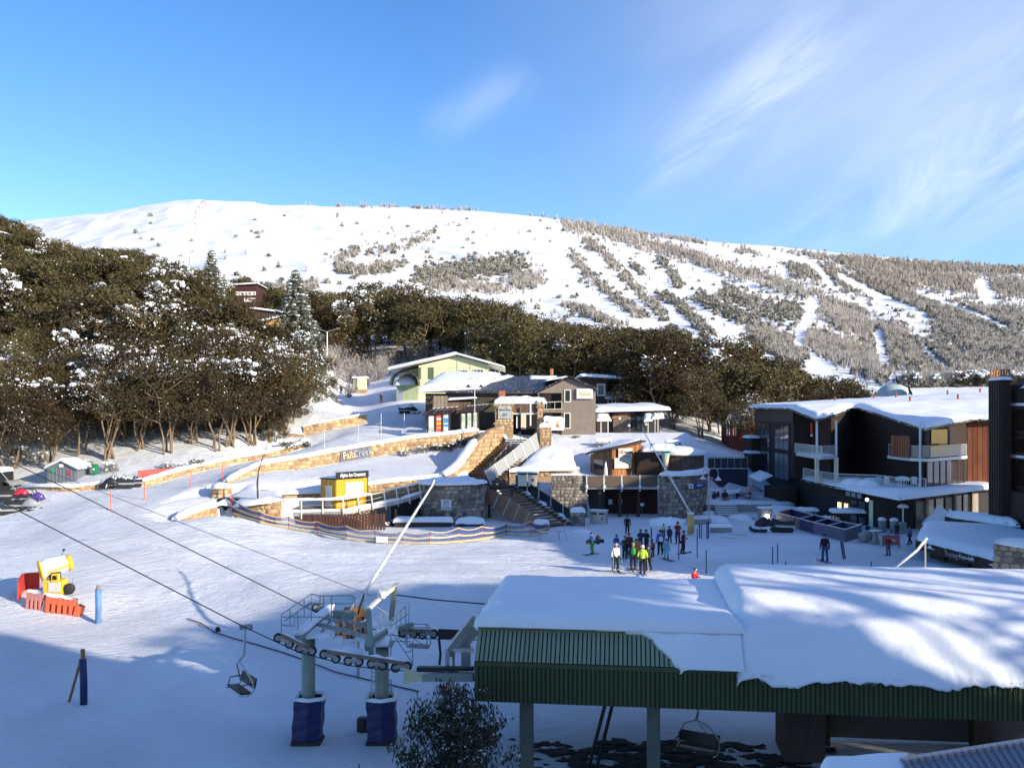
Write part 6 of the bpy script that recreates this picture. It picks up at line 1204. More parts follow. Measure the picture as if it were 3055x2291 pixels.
# roof: deck and snow on one plane, notched like the walls
rp = [V3((28.7, 114, 0)), V3((28.3, 96, 0)), V3((27.9, 86.0, 0)), V3((31.4, 90.4, 0)), V3((34.5, 95.2, 0)), V3((34.95, 93.5, 0)), V3((34.9, 79.6, 0)), V3((42.4, 86.2, 0)), V3((44.9, 85.6, 0)), V3((51, 91.5, 0)), V3((54, 116, 0))]
MB().prism([(p.x, p.y) for p in rp], [rz_(p.y, p.x)-.16 for p in rp], [rz_(p.y, p.x)+.04 for p in rp]).B('roof', M_ROOFD, lg, w=1)
def snow_plane(parent, poly, zf, t, step=.5, rr=.8, amp=.06, seed=0, name='snow_cap', drop=.12):
    xs = [p[0] for p in poly]; ys = [p[1] for p in poly]; X, Y = np.meshgrid(np.arange(min(xs)-step, max(xs)+2*step, step), np.arange(min(ys)-step, max(ys)+2*step, step), indexing='ij')
    ins = inpoly(X.ravel(), Y.ravel(), poly).reshape(X.shape); d = dpoly(X.ravel(), Y.ravel(), poly).reshape(X.shape)
    # snap the first row outside to the outline so that the edge is clean
    k = np.clip(d/rr, 0, 1); h = np.where(ins, t*np.sqrt(1-(1-k)**2)+amp*fbm(X/1.7, Y/1.7, 4, seed)*2*k, -drop)
    P = [(a, b) for a, b in zip(poly, poly[1:]+poly[:1])]
    px_, py_ = X.copy(), Y.copy(); out = ~ins; bd = np.full(X.shape, 1e9)
    for (x1, y1), (x2, y2) in P:
        dx, dy = x2-x1, y2-y1; tt = np.clip(((X-x1)*dx+(Y-y1)*dy)/(dx*dx+dy*dy), 0, 1); qx, qy = x1+tt*dx, y1+tt*dy; dd = np.hypot(X-qx, Y-qy); m = out & (dd < bd); bd[m] = dd[m]; px_[m] = qx[m]; py_[m] = qy[m]
    wob = .12*fbm(X/.8, Y/.8, 2, seed+5); px_ = px_+np.where(out, wob, 0); py_ = py_+np.where(out, wob, 0)
    Z = zf(px_, py_)+h; nb = np.zeros(X.shape, bool); nb[1:-1, 1:-1] = ins[1:-1, 1:-1] | ins[2:, 1:-1] | ins[:-2, 1:-1] | ins[1:-1, 2:] | ins[1:-1, :-2] | ins[2:, 2:] | ins[:-2, :-2] | ins[2:, :-2] | ins[:-2, 2:]
    idx = np.cumsum(nb.ravel()).reshape(X.shape)-1; mb = MB(); mb.v = [tuple(v) for v in np.stack([px_[nb], py_[nb], Z[nb]], 1)]
    for i in range(X.shape[0]-1):
        for j in range(X.shape[1]-1):
            if nb[i, j] and nb[i+1, j] and nb[i, j+1] and nb[i+1, j+1] and (ins[i, j] or ins[i+1, j] or ins[i, j+1] or ins[i+1, j+1]): mb.f.append((idx[i, j], idx[i+1, j], idx[i+1, j+1], idx[i, j+1]))
    return mb.B(name, SNOW, parent, True, parent is not None)
snow_plane(lg, [(p.x, p.y) for p in rp], lambda x, y: rz_(y, x)+.1, .34, .45, .5, .1, 3)
for i, (px, pt, pb, Y) in enumerate([(2491, 1190, 1207, 103), (2607, 1178, 1197, 106), (2673, 1181, 1200, 104), (2715, 1205, 1227, 96), (2827, 1174, 1195, 104), (2858, 1191, 1216, 97), (2924, 1163, 1182, 108)]):
    p = W(px, pb, Y); p.z = rz_(Y, p.x); t = W(px, pt, Y); t.z = max(t.z, p.z+.9); MB().tube([p, t], .1, 7).B('flue', mat('rust_flue', (.33, .08, .05), .6), lg, w=1)
# upper right balcony with orange screens, deck with white rail, glass walls
B0 = LE.lerp(LE, 0); e1 = V3((35.0, 80.0, 0)); e2 = V3((40.6, 85.1, 0)); e0 = V3((35.0, 86.0, 0))
MB().prism([(33.9, 84.8), (33.9, 79.6), (34.9, 78.5), (40.9, 84.3), (40.2, 85.2), (35.45, 80.7), (35.45, 84.8)], 6.15, 6.4).B('balcony', M_GALVL, lg, w=1)
railing(lg, [(34, 84.6, 6.4), (34, 79.7, 6.4), (35, 78.6, 6.4), (40.8, 84.3, 6.4)], 1.05, M_GALV, glass=mat('balcony_glass', (.10, .11, .12), .1, 0, var=.1, spec=.9))
for k in range(8): MB().box((33.9, 80.2+k*.5, 7.3), (.06, .3, 1.9)).B('privacy_board', M_LODGEO, lg, w=1)
for k in range(4): MB().box((35.2+k*.42, 79.35+k*.38, 7.0), (.28, .28, 1.2)).B('privacy_board', M_LODGEO, lg, w=1)
MB().box((34.4, 79.1, 6.7), (.14, .14, 5.6)).B('veranda_post', M_WHITE, lg, w=1)
face_panel(lg, LE, LF, .12, .52, 6.5, 8.8, .03, mat('amber_glass', (.30, .20, .07), .15, .2), 'glass_door'); face_panel(lg, LE, LF, .52, .98, 6.5, 8.7, .03, M_LODGE, 'wall_panel')
for k in range(6): face_panel(lg, LE, LF, .02+k*.16, .16+k*.16, 3.85, 6.0, .04, M_GLASSR, 'glass_wall_pane', .05)
for k in range(7): face_panel(lg, LE, LF, .0+k*.16, .02+k*.16, 3.7, 6.1, .06, M_FRAME, 'mullion', .07)
for z0 in (4.0, 6.4): 
    for t in (.2, .62): fo = face_panel(lg, LH, LI, t, t+.2, z0+.3, z0+2.1, .06, M_CREAM, 'window'); 
for z0 in (4.2, 6.6):
    for t in (.22, .64):
        a = LH.lerp(LI, t); b = LH.lerp(LI, t+.16); d = (LI-LH).normalized(); nn = V3((d.y, -d.x, 0)); wallseg(lg, a+nn*.14, b+nn*.14, z0+.2, z0+1.8, z0+1.8, M_GLASS, 'pane', -.03)
# the deck and its snow
dk = [(29.2, 95), (29.0, 86.2), (29.9, 72.4), (42.6, 84.0), (52, 92.5), (52, 96), (35.5, 96)]
MB().prism(dk, 3.4, 3.62).B('deck', M_WOODD, lg, w=1)
wv = [(29.2, 95), (29.0, 86.2), (29.7, 72.0), (43, 83.6), (52.3, 92), (52, 94), (42.5, 88), (35.4, 81.5), (35.4, 95)]
snow_plane(lg, wv, lambda x, y: 3.62+0*x, .3, .4, .4, .12, 8)
railing(lg, [(29.2, 94, 3.7), (29.1, 88.4, 3.7), (29.3, 85, 3.7), (32.0, 82.0, 3.75), (32.6, 78.6, 3.75), (34.2, 77.6, 3.75)], 1.05, M_GALVL, gap=.18)
railing(lg, [(43.4, 86.8, 3.7), (50, 92.6, 3.7)], 1.05, M_GALVL, gap=.2)
for i, (x, y) in enumerate([(30.5, 84), (31.2, 82), (32.6, 84.5)]): MB().blob((x, y, 3.9), .9, i, 10, 6, (1.3, 1, .6), .2).B('snow_heap', SNOW, lg, True, True)
t_ = thing('deck_table', 'snow-topped white table with chairs on the lodge deck', 'table', (33.2, 79.8, 3.8)); MB().lathe((0, 0, .7), [(0, 0), (.6, 0), (.6, .05), (0, .05)], 12).B('table_top', M_WHITE, t_); MB().lathe((0, 0, .76), [(.58, 0), (.6, .1), (.45, .24), (.02, .3)], 12).B('snow_cap', SNOW, t_, True)
for a in range(4): MB().tube([(math.cos(a*1.57)*.4, math.sin(a*1.57)*.4, 0), (math.cos(a*1.57)*.3, math.sin(a*1.57)*.3, .7)], .03, 5).B('leg', M_WHITE, t_)
for k in range(2):
    c_ = thing('deck_chair', ('white chair right of the snowy table on the lodge deck', 'white chair left of the snowy table on the lodge deck')[k], 'chair', (34.2-2*k, 79.6+.8*k, 3.8)); MB().box((0, 0, .44), (.45, .45, .05)).B('seat', M_WHITE, c_); MB().box((0, .22, .75), (.45, .04, .55)).B('backrest', M_WHITE, c_)
    for sx in (-.2, .2):
        for sy in (-.2, .2): MB().box((sx, sy, .22), (.04, .04, .44)).B('leg', M_WHITE, c_)
# ground floor openings
GA, GB = V3((32.6, 76.2, 0)), V3((43, 86, 0))
for k in range(7): face_panel(lg, GA, GB, .02+k*.135, .125+k*.135, .6, 3.0, .04, M_GLASSR if k % 3 else mat('stone_panel', (.28, .24, .21), .8, var=.3), 'shop_window', .05)
for k in (0, 3, 5): face_panel(lg, GA, GB, .125+k*.135, .155+k*.135, .3, 3.2, .1, M_WOODG, 'column', .2)
GC, GD = V3((29.35, 87, 0)), V3((30.4, 78, 0)); GE = V3((32.6, 76.2, 0))
for t in (.22, .36): face_panel(lg, GC, GD, t, t+.07, 1.7, 2.2, .05, mat('lit_window', (.5, .4, .15), .5, emit=(1, .75, .35, 1.2)), 'lit_window', .05)
face_panel(lg, GC, GD, .86, .93, .5, 2.9, .06, M_CREAM, 'tall_sign', .05)
for t in (.5, .66): face_panel(lg, GC, GD, t, t+.12, .4, 2.6, .04, M_GLASS, 'glass_door', .05)
lm = thing('wall_lamp', 'small white lamp on the fascia under the lodge deck', 'lamp', (29.2, 77.2, 3.1)); MB().blob((0, 0, 0), .16, 1, 8, 6, amp=0).B('globe', mat('lamp_glow', (.9, .9, .9), .4, emit=(1, 1, 1, 1.5)), lm)
for k in range(3): q = thing('striped_banner', ('first','middle','last')[k]+' of three small banners hanging under the lodge deck edge', 'banner', (29.35+k*.05, 82-k*1.2, 2.95)); MB().box((0, 0, .25), (.06, .9, .4)).B('cloth', M_GALV, q)
# left annex, awning
MB().prism([(28.2, 114), (28.2, 110.5), (29.3, 110.5), (29.3, 114)], -.5, 7.4).B('annex', M_LODGE, lg, w=1)
for z, y in ((7.4, 110.5), (5.6, 110.3)): MB().mound([(27.9, y, z), (29.2, y, z), (29.2, y+3, z), (27.9, y+3, z)], .3, 4, 5, .4).B('snow_cap', SNOW, lg, True, True)
MB().slab([W(2236, 1422, 97), W(2268, 1436, 93), W(2302, 1420, 95), W(2268, 1405, 99)], .06).B('awning', M_GALVL, lg, w=1); MB().mound([W(2236, 1421, 97), W(2268, 1435, 93), W(2302, 1419, 95), W(2268, 1404, 99)], .14, 4, 4, .3).B('snow_cap', SNOW, lg, True, True)
MB().prism([(26.6, 99), (27, 94.5), (28.8, 95), (28.9, 99)], -.5, 2.7).B('kitchen_annex', M_WOODD, lg, w=1)
# dome and satellite dish beyond the roof
dp = W(2666, 1190, 125); dome = thing('dome_shelter', 'pale round dome with a dark opening beyond the lodge roof', 'shelter', (dp.x, dp.y, dp.z-2)); MB().lathe((0, 0, 2.0), [(2.3, 0), (2.2, .8), (1.7, 1.5), (.9, 1.9), (.02, 2.0)], 18).B('shell', mat('pale_dome', (.45, .52, .48), .35), dome, True); MB().box((-.6, -2.2, 1.4), (2.2, .3, .8)).B('opening', M_BLACK, dome); MB().box((0, 0, -2), (4, 4, 8)).B('base', M_WOODD, dome)
sp2 = W(2712, 1178, 122); dsh = thing('satellite_dish', 'black satellite dish tilted to the sky beyond the lodge roof', 'dish', (sp2.x, sp2.y, sp2.z-2)); MB().lathe((0, 0, 2.3), [(.02, 0), (.5, .08), (.95, .3)], 16, Matrix.Rotation(rad(65), 3, 'Y') @ Matrix.Rotation(rad(20), 3, 'X')).B('reflector', M_BLACK, dsh, True); MB().tube([(0, 0, -4), (0, 0, 2.3)], .08, 6).B('mast', M_GALV, dsh); MB().box((1.5, 0, .8), (6, 1.5, .4)).B('plinth', M_BLACK, dsh)
# ----- tall dark building at the right edge
ta = thing('timber_hotel', 'tall dark timber building with mirror windows cut by the right edge of the picture', 'building', (40, 60, 0))
BX = [(35.95, 41.2), (62, 41.2), (62, 68.0), (35.95, 68.0)]
MB().prism(BX, -2, [12.2, 22.5, 22.5, 12.2]).B('body', M_LODGE, ta, w=1)
MB().prism([(34.83, 66.9), (35.55, 66.9), (35.55, 68.5), (34.83, 68.5)], -1, 12.6).B('chimney_stack', M_WOODD, ta, w=1)
for k in range(5): MB().box((34.78, 67.05+k*.32, 5.8), (.08, .2, 13.4)).B('cladding_board', M_WOODD, ta, w=1)
for k in range(4): MB().box((34.95+k*.17, 66.86, 5.8), (.12, .08, 13.4)).B('cladding_board', M_WOODD, ta, w=1)
for k in range(8): MB().box((34.9+(k % 4)*.19, 66.95+(k//4)*1.4, 12.95), (.11, .11, .75)).B('chimney_slat', M_WOODO, ta, w=1)
MB().mound([(34.83, 66.9, 12.6), (35.55, 66.9, 12.6), (35.55, 68.5, 12.6), (34.83, 68.5, 12.6)], .18, 2, 3, .2).B('snow_cap', SNOW, ta, True, True)
MB().prism([(35.5, 62), (36.2, 62), (36.2, 68.2), (35.5, 68.2)], -1, 4.6).B('porch', M_WOODD, ta, w=1)
MG2 = mat('bronze_mirror_glass', (.16, .10, .07), .05, .85, var=.4, scale=.4, spec=1)
for z0, z1 in ((4.9, 7.0), (7.3, 8.5), (8.8, 10.6), (1.6, 4.5)):
    for y in (66.4, 63.0, 59.6, 56.2, 52.8):
        fo = MB().box((35.93, y-.1, (z0+z1)/2), (.08, 2.3, z1-z0)).B('window', M_FRAME, ta, w=1); o = MB(); iv = ta.matrix_basis.inverted(); o.box((35.87, y-.1, (z0+z1)/2), (.05, 2.05, z1-z0-.25)); o.v = [tuple(iv @ V3(v)) for v in o.v]; o.B('pane', MG2, fo)
for z in (7.05, 10.75): MB().mound([(35.9, 62.5, z), (36.5, 62.5, z), (36.5, 68.2, z), (35.9, 68.2, z)], .25, 2, 6, .2).B('snow_cap', SNOW, ta, True, True)
MB().prism([(35.3, 61.5), (36.5, 61.5), (36.5, 65.6), (35.3, 65.6)], 12.3, 12.6).B('eave', M_WOODD, ta, w=1)
snow_plane(ta, [(35.3, 42), (62.5, 42), (62.5, 66), (35.3, 65.8)], lambda x, y: 12.35+(x-36.4)*.402, .35, .8, .5, .05, 9)
# low curved-roof building in front of it with script on the fascia
lr = thing('curved_roof_kiosk', 'low dark building with snow over its curved roof and faded script on the fascia', 'building', (31, 62, 0))
Q = [V3((27.3, 63.5, 1.55)), V3((29.2, 56.3, 1.2)), V3((36, 56.5, 1.6)), V3((35.2, 66.5, 1.9)), V3((30.2, 69, 1.8))]
MB().prism([(q.x, q.y) for q in Q], [q.z-.55 for q in Q], [q.z for q in Q]).B('roof', M_WOODD, lr, w=1)
snow_plane(lr, [(q.x, q.y) for q in Q], lambda x, y: 1.58+(y-63.5)*.06+(x-27.3)*.03, .45, .35, .9, .04, 12, drop=.3)
MB().prism([(28.4, 63.8), (29.6, 57), (36, 57), (35.2, 66)], -1, 1.1).B('wall', mat('charcoal_wall', (.04, .035, .035), .7), lr, w=1)
a, b = V3((27.45, 62.9, 1.27)), V3((29.15, 56.6, .95)); d = (b-a).normalized(); nn = V3((d.y, -d.x, 0)).normalized(); text('lettering', 'Frying Pan Inn', .5, M_GALV, lr, lr.matrix_basis.inverted() @ facing(a.lerp(b, .55)+nn*.05, nn), .01, sx=.9)
for t in (.25, .6, .9): c = V3((28.4, 63.8, 0)).lerp(V3((29.6, 57, 0)), t); MB().box((c.x-.05, c.y, .3), (.25, .25, 2.4)).B('post', M_WOODD, lr, w=1)
MB().prism([(33.2, 72), (33.1, 70.3), (35, 64.8), (36.2, 68)], .5, [2.45, 2.45, 2.5, 2.5]).B('rear_wing', M_WOODD, lr, w=1)
snow_plane(lr, [(33.1, 72.2), (33.0, 70.1), (35, 64.6), (36.3, 68.2)], lambda x, y: 2.45+0*x, .4, .3, .5, .03, 13)
for i, (px, pyb, w_, Y) in enumerate([(2803, 1562, 3.0, 75.5), (2835, 1577, 2.6, 73)]):
    c = W(px, pyb, Y); u_ = thing('snowy_tent', ('pointed snow-covered market umbrella nearer the lodge', 'second pointed snow-covered umbrella beside it')[i], 'umbrella', (c.x, c.y, .8)); z_ = c.z-.8
    MB().lathe((0, 0, z_), [(w_*.62, 0), (w_*.5, .3), (.05, 1.55)], 4, Matrix.Rotation(rad(20), 3, 'Z')).B('canopy', SNOW, u_); MB().tube([(0, 0, 0), (0, 0, z_+1.6)], .05, 6).B('pole', M_GALV, u_); MB().lathe((0, 0, z_-.12), [(w_*.6, 0), (w_*.62, .12)], 4, Matrix.Rotation(rad(20), 3, 'Z')).B('valance', M_RED, u_)
stone_wall('snowy_stone_wall', 'grey stone wall with a fat snow cap at the right edge before the dark building', 'wall', None, .6, grey=1, cap=.4, capw=1.2, raw=[(26.0, 50.6, 1.0, 3.15), (27.4, 49.4, .9, 3.0), (30, 47.4, .8, 2.8)], w=.42, h=.34, seed=50, bury=3)
for px in (2974,): pass
# ----- lift station in the foreground
SR = rad(-6.93); SO = V3((-1.32, 33, 0)); st = thing('lift_station', 'green ribbed chairlift station with a deep snow roof in the foreground', 'lift station', tuple(SO), SR)
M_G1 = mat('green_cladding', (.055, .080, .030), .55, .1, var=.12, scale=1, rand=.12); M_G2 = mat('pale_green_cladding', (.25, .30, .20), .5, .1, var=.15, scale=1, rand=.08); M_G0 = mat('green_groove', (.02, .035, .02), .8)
LEN = 24.0; pit = .157
pm = MB().add([(-.062, 0, 0), (.062, 0, 0), (.045, -.035, 0), (-.045, -.035, 0), (-.062, 0, 1), (.062, 0, 1), (.045, -.035, 1), (-.045, -.035, 1)], [(0, 1, 2, 3), (7, 6, 5, 4), (3, 2, 6, 7), (0, 3, 7, 4), (2, 1, 5, 6), (1, 0, 4, 5)])
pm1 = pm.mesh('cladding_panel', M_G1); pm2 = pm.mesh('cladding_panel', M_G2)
for i in range(int(LEN/pit)):
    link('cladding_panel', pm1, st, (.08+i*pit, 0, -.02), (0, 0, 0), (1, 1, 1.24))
MB().box((LEN/2, .03, .66), (LEN, .06, 1.38)).B('backing_sheet', M_G0, st)
MB().box((LEN/2, -.03, 1.3), (LEN, .09, .14)).B('eave_trim', M_G1, st)
sl_ = math.atan2(.9, .95)
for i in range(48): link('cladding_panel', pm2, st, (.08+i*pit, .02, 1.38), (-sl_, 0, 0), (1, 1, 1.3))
MB().slab([(0, .04, 1.36), (9.6, .04, 1.36), (9.6, .96, 2.32), (0, .96, 2.32)], -.05).B('mansard_backing', M_G0, st)
for i in range(48): MB().box((.08+i*pit+pit/2, -.02, 1.385), (.03, .03, .03))
MB().box((4.55, .9, 2.36), (9.1, .12, .2)).B('top_trim', mat('olive_trim', (.14, .16, .07), .6), st)
MB().prism([(0, 0), (.08, 0), (.08, 8.6), (0, 8.6)], [0, 0, .6, .6], [1.35, 1.35, 2.4, 2.4]).B('end_fascia', M_G1, st)
MB().add([(0, 0, 1.35), (0, .95, 2.35), (0, 8.6, 2.45), (0, 8.6, .6), (0, 0, 0), (.07, 0, 1.35), (.07, .95, 2.35), (.07, 8.6, 2.45), (.07, 8.6, .6), (.07, 0, 0)], [(0, 1, 2, 3, 4), (9, 8, 7, 6, 5), (0, 5, 6, 1), (1, 6, 7, 2), (2, 7, 8, 3), (3, 8, 9, 4), (4, 9, 5, 0)]).B('end_wall', M_G1, st)
MB().box((LEN/2, 4.8, 2.42), (LEN, 7.7, .1)).B('roof', M_ROOFD, st)
MB().mound([(-.05, .78, 2.48), (9.25, .78, 2.48), (9.25, 8.75, 2.6), (-.05, 8.75, 2.6)], .42, 26, 22, .55, .12, .04, 17).B('snow_roof', SNOW, st, True)
# deep drift over the right part: down to the eave, crest, flat back
X, V = np.meshgrid(np.linspace(9.0, LEN+.4, 190), np.concatenate([np.linspace(-.32, .4, 14), np.linspace(.5, 9.0, 70)]), indexing='ij')
zc = pchip([-.4, -.15, .2, 1, 2, 2.9, 3.4, 4, 6, 8.7, 9.2], [1.28, 1.5, 1.85, 2.62, 3.12, 3.45, 3.5, 3.5, 3.56, 3.62, 3.2], V.ravel()).reshape(V.shape)
le = np.clip((X-9.0)/.7, 0, 1); zc = zc-(1-np.sqrt(1-(1-le)**2))*.9*np.clip((V-.6)/.6, .35, 1)
zc = zc+fbm(X/2.5, V/2.5, 3, 71)*.14+fbm(X/.5, V/.5, 2, 72)*.02
hang = np.clip((.05-V)/.37, 0, 1); lip = fbm(X/.35, X*0, 4, 73, .7)*.42+.45*np.exp(-((X-10.7)/.7)**4)+.3*np.exp(-((X-15.6)/.5)**2)+.12; zc = zc-hang*(.12+.55*np.maximum(lip, -.1)); V2 = V-.0*hang
mb = MB(); nu, nv = X.shape; mb.v = [tuple(v) for v in np.stack([X.ravel(), V2.ravel(), zc.ravel()], 1)]; o = len(mb.v)
mb.f = [(i*nv+j, (i+1)*nv+j, (i+1)*nv+j+1, i*nv+j+1) for i in range(nu-1) for j in range(nv-1)]
mb.v += [(X[i, 0], -.05, zc[i, 0]+.04) for i in range(nu)]+[(9.05, V2[0, j], 2.3 if V[0, j] > .8 else 1.3) for j in range(nv)]
mb.f += [(o+i, o+i+1, (i+1)*nv, i*nv) for i in range(nu-1)]+[(o+nu+j, j, j+1, o+nu+j+1) for j in range(nv-1)]
mb.B('snow_roof', SNOW, st, True)
ic = MB(); r_ = random.Random(4)
for k in range(70):
    x = r_.choice((r_.uniform(9.5, 10.2), r_.uniform(12.4, 14.5), r_.uniform(16.8, 23))); L_ = r_.uniform(.05, .22); ic.tube([(x, -.24, 1.3), (x, -.24, 1.24-L_)], .014, 5, r2=.003)
o = ic.B('icicles', mat('ice', (.75, .82, .88), .15, spec=.8), st); o['kind'] = 'stuff'
# snow still lying on the pale slope between the two
X, T_ = np.meshgrid(np.linspace(3.2, 9.25, 100), np.linspace(-.12, 1.12, 34), indexing='ij')
edge = pchip([-.2, 0, .25, .6, .82, .9, 1.0, 1.2], [7.25, 7.0, 6.75, 6.35, 6.1, 5.9, 3.7, 3.4], T_.ravel()).reshape(X.shape)+fbm(X/.3, T_/.3, 2, 81)*.18
k = np.clip((X-edge)/.35, -1, 1); th = np.where(k > 0, .17*np.sqrt(np.maximum(0, 1-(1-k)**2)), -.12)+fbm(X/.8, T_*2, 3, 82)*.03
mb = MB(); mb.v = [tuple(v) for v in np.stack([X.ravel(), (-.02+.95*T_-th*.7).ravel(), (1.38+.98*T_+th*.72).ravel()], 1)]; nu, nv = X.shape
mb.f = [(i*nv+j, (i+1)*nv+j, (i+1)*nv+j+1, i*nv+j+1) for i in range(nu-1) for j in range(nv-1) if max(k[i, j], k[i+1, j], k[i, j+1], k[i+1, j+1]) > 0]; mb.B('snow_patch', SNOW, st, True)
for u in (1.75, 6.25): MB().box((u, .9, -1.4), (.46, .5, 3.0)).B('column', mat('green_grey_column', (.11, .13, .11), .7), st)
for u in (13, 19): MB().box((u, 6, -1.4), (.6, .6, 3.4)).B('column', M_WOODD, st)
MB().box((11.5, 2.2, -.9), (1.4, 2, 2.4)).B('drive_housing', M_WOODD, st); MB().box((17.5, 3, .1), (12, .3, .7)).B('main_beam', M_BLACK, st); MB().box((12, 8.4, 1.2), (24, .15, 1.6)).B('rear_fascia', M_G1, st)
MB().box((17, 6.5, -1.6), (11, .2, 2.6)).B('operator_room', mat('room_wall', (.08, .075, .08), .8), st); MB().lathe((12.5, 4, .25), [(1.9, 0), (2.0, .05), (2.0, .2), (1.9, .25)], 24).B('bullwheel', M_BLACK, st)
for a, b in (((4.6, .6, 0), (3.9, 1.5, -2.9)), ((4.85, .6, 0), (4.2, 1.5, -2.9))): MB().bar(a, b, .09, .09).B('ladder_rail', M_BLACK, st)
# steelwork on the open left end, cream guide funnel
def S(px, py, Y): return W(px, py, Y)
MB().bar(S(1418, 1842, 35.2), S(1335, 1950, 35), .32, .32).B('brace_tube', M_GALV, st, w=1); MB().strip([S(1418, 1836, 35.2), S(1336, 1943, 35)], .3, .12, 5).B('snow_cap', SNOW, st, True, True)
MB().bar(S(1420, 1880, 36), S(1372, 1938, 36), .3, .3).B('brace_tube', M_GALV, st, w=1); MB().bar(S(1335, 1943, 34.6), S(1335, 2030, 34.6), .14, .2).B('hanger_plate', M_GALV, st, w=1); MB().bar(S(1353, 1945, 35), S(1353, 1990, 35), .1, .1).B('post', M_GALV, st, w=1); MB().bar(S(1390, 1925, 36), S(1390, 1990, 36), .35, .35).B('post', M_GALV, st, w=1)
MB().bar(S(1348, 1938, 34.8), S(1412, 1940, 34.6), .1, .12).B('cross_bar', M_GALV, st, w=1)
MB().bar(S(1245, 1993, 34.4), S(1413, 1994, 34.1), .25, .13).B('guide_rail', M_BLACK, st, w=1)
MB().bar(S(1262, 2019, 34.1), S(1413, 2019, 33.7), .2, .28).B('guide_beam', mat('grey_green_steel', (.22, .26, .25), .5, .2), st, w=1)
fn_ = [(1203, 1991, 2043), (1225, 1998, 2035), (1255, 2005, 2030), (1290, 2008, 2028)]; vs = []
for px, t, b in fn_: vs += [S(px, t, 34.2), S(px, b, 34.2), S(px, b, 34.0), S(px, t, 34.0)]
fs = [(0, 1, 2, 3), (15, 14, 13, 12)]
for i in range(3): a = i*4; fs += [(a, a+4, a+5, a+1), (a+1, a+5, a+6, a+2), (a+2, a+6, a+7, a+3), (a+3, a+7, a+4, a)]
MB().add(vs, fs).B('guide_funnel', mat('cream_funnel', (.52, .54, .36), .6, var=.1), st, w=1)
MB().add([S(1307, 1875, 40), S(1307, 1907, 40), S(1350, 1902, 40), S(1420, 1898, 39), S(1420, 1880, 39), S(1307, 1875, 40.2), S(1307, 1907, 40.2), S(1350, 1902, 40.2), S(1420, 1898, 39.2), S(1420, 1880, 39.2)], [(0, 1, 2, 3, 4), (9, 8, 7, 6, 5), (0, 5, 6, 1), (1, 6, 7, 2), (3, 8, 9, 4), (4, 9, 5, 0), (2, 7, 8, 3)]).B('far_guide', M_BLACK, st, w=1)
MB().tube([S(1310, 1905, 40), S(1314, 1950, 40), S(1311, 1982, 40)], .06, 6).B('hanger', M_BLACK, st, w=1)
# dark bare ground and rocks below the station
mb = MB(); r_ = random.Random(8)
for i in range(420):
    x = r_.gauss(6.5, 3); y = r_.uniform(32.5, 37.5)-x*.05; mb.blob((x, y, h1(x, y)+r_.uniform(-.03, .02)), r_.uniform(.05, .38), i, 7, 4, (1.5, 1, .2), .5)
tag(mb.B('bare_ground', mat('dark_soil', (.035, .026, .02), .95, var=.4)), 'dark bare soil and stones showing through the snow under the station', kind='stuff')
# ----- chairs
M_SEAT = mat('black_seat', (.015, .015, .017), .45)
def chair(label, loc, rz, w=1.5):
    r_ = thing('lift_chair', label, 'chairlift chair', tuple(loc), rz, 'chairs hanging on the lift'); 
    MB().tube([(0, 0, .02), (.03, 0, -.5), (.05, 0, -1.05), (.25, 0, -1.25)], .05, 8).B('hanger', M_GALV, r_)
    MB().box((0, 0, .02), (.5, .14, .16)).B('grip', M_GALV, r_); MB().lathe((-.2, -.1, -.02), [(0, 0), (.09, 0), (.09, .12), (0, .12)], 10, Matrix.Rotation(-PI/2, 3, 'X')).B('grip_wheel', M_RUB, r_)
    for s in (-1, 1): MB().tube([(.25, 0, -1.25), (.18, s*w*.3, -1.45), (0, s*w*.5, -1.9), (-.08, s*w*.5, -2.25), (.15, s*w*.5, -2.42), (.5, s*w*.5, -2.38)], .03, 6).B('bail', M_GALV, r_)
    MB().slab([(-.12, -w/2, -2.2), (-.12, w/2, -2.2), (-.2, w/2, -1.82), (-.2, -w/2, -1.82)], .06).B('backrest', M_SEAT, r_)
    MB().slab([(.0, -w/2, -2.38), (.0, w/2, -2.38), (.46, w/2, -2.33), (.46, -w/2, -2.33)], -.06).B('seat', M_SEAT, r_)
    for s in (-1, 1): MB().tube([(-.15, s*w*.48, -2.0), (.35, s*w*.48, -2.0), (.42, s*w*.48, -2.3)], .025, 5).B('armrest', M_SEAT, r_)
    MB().tube([(.25, 0, -1.25), (-.15, w*.2, -1.85)], .015, 4).B('stay', M_GALV, r_)
    return r_
chair('empty black lift chair hanging left of the tower', W(732, 1871, 35.9), rad(215))
chair('black lift chair half hidden by the bush below the station end', W(1345, 2000, 35.0), rad(200))
chair('black lift chair in the shade below the station roof', SO+V3((.9927*7.9, -.1206*7.9, 0))+V3((.12*2, 2, .3)), rad(240))
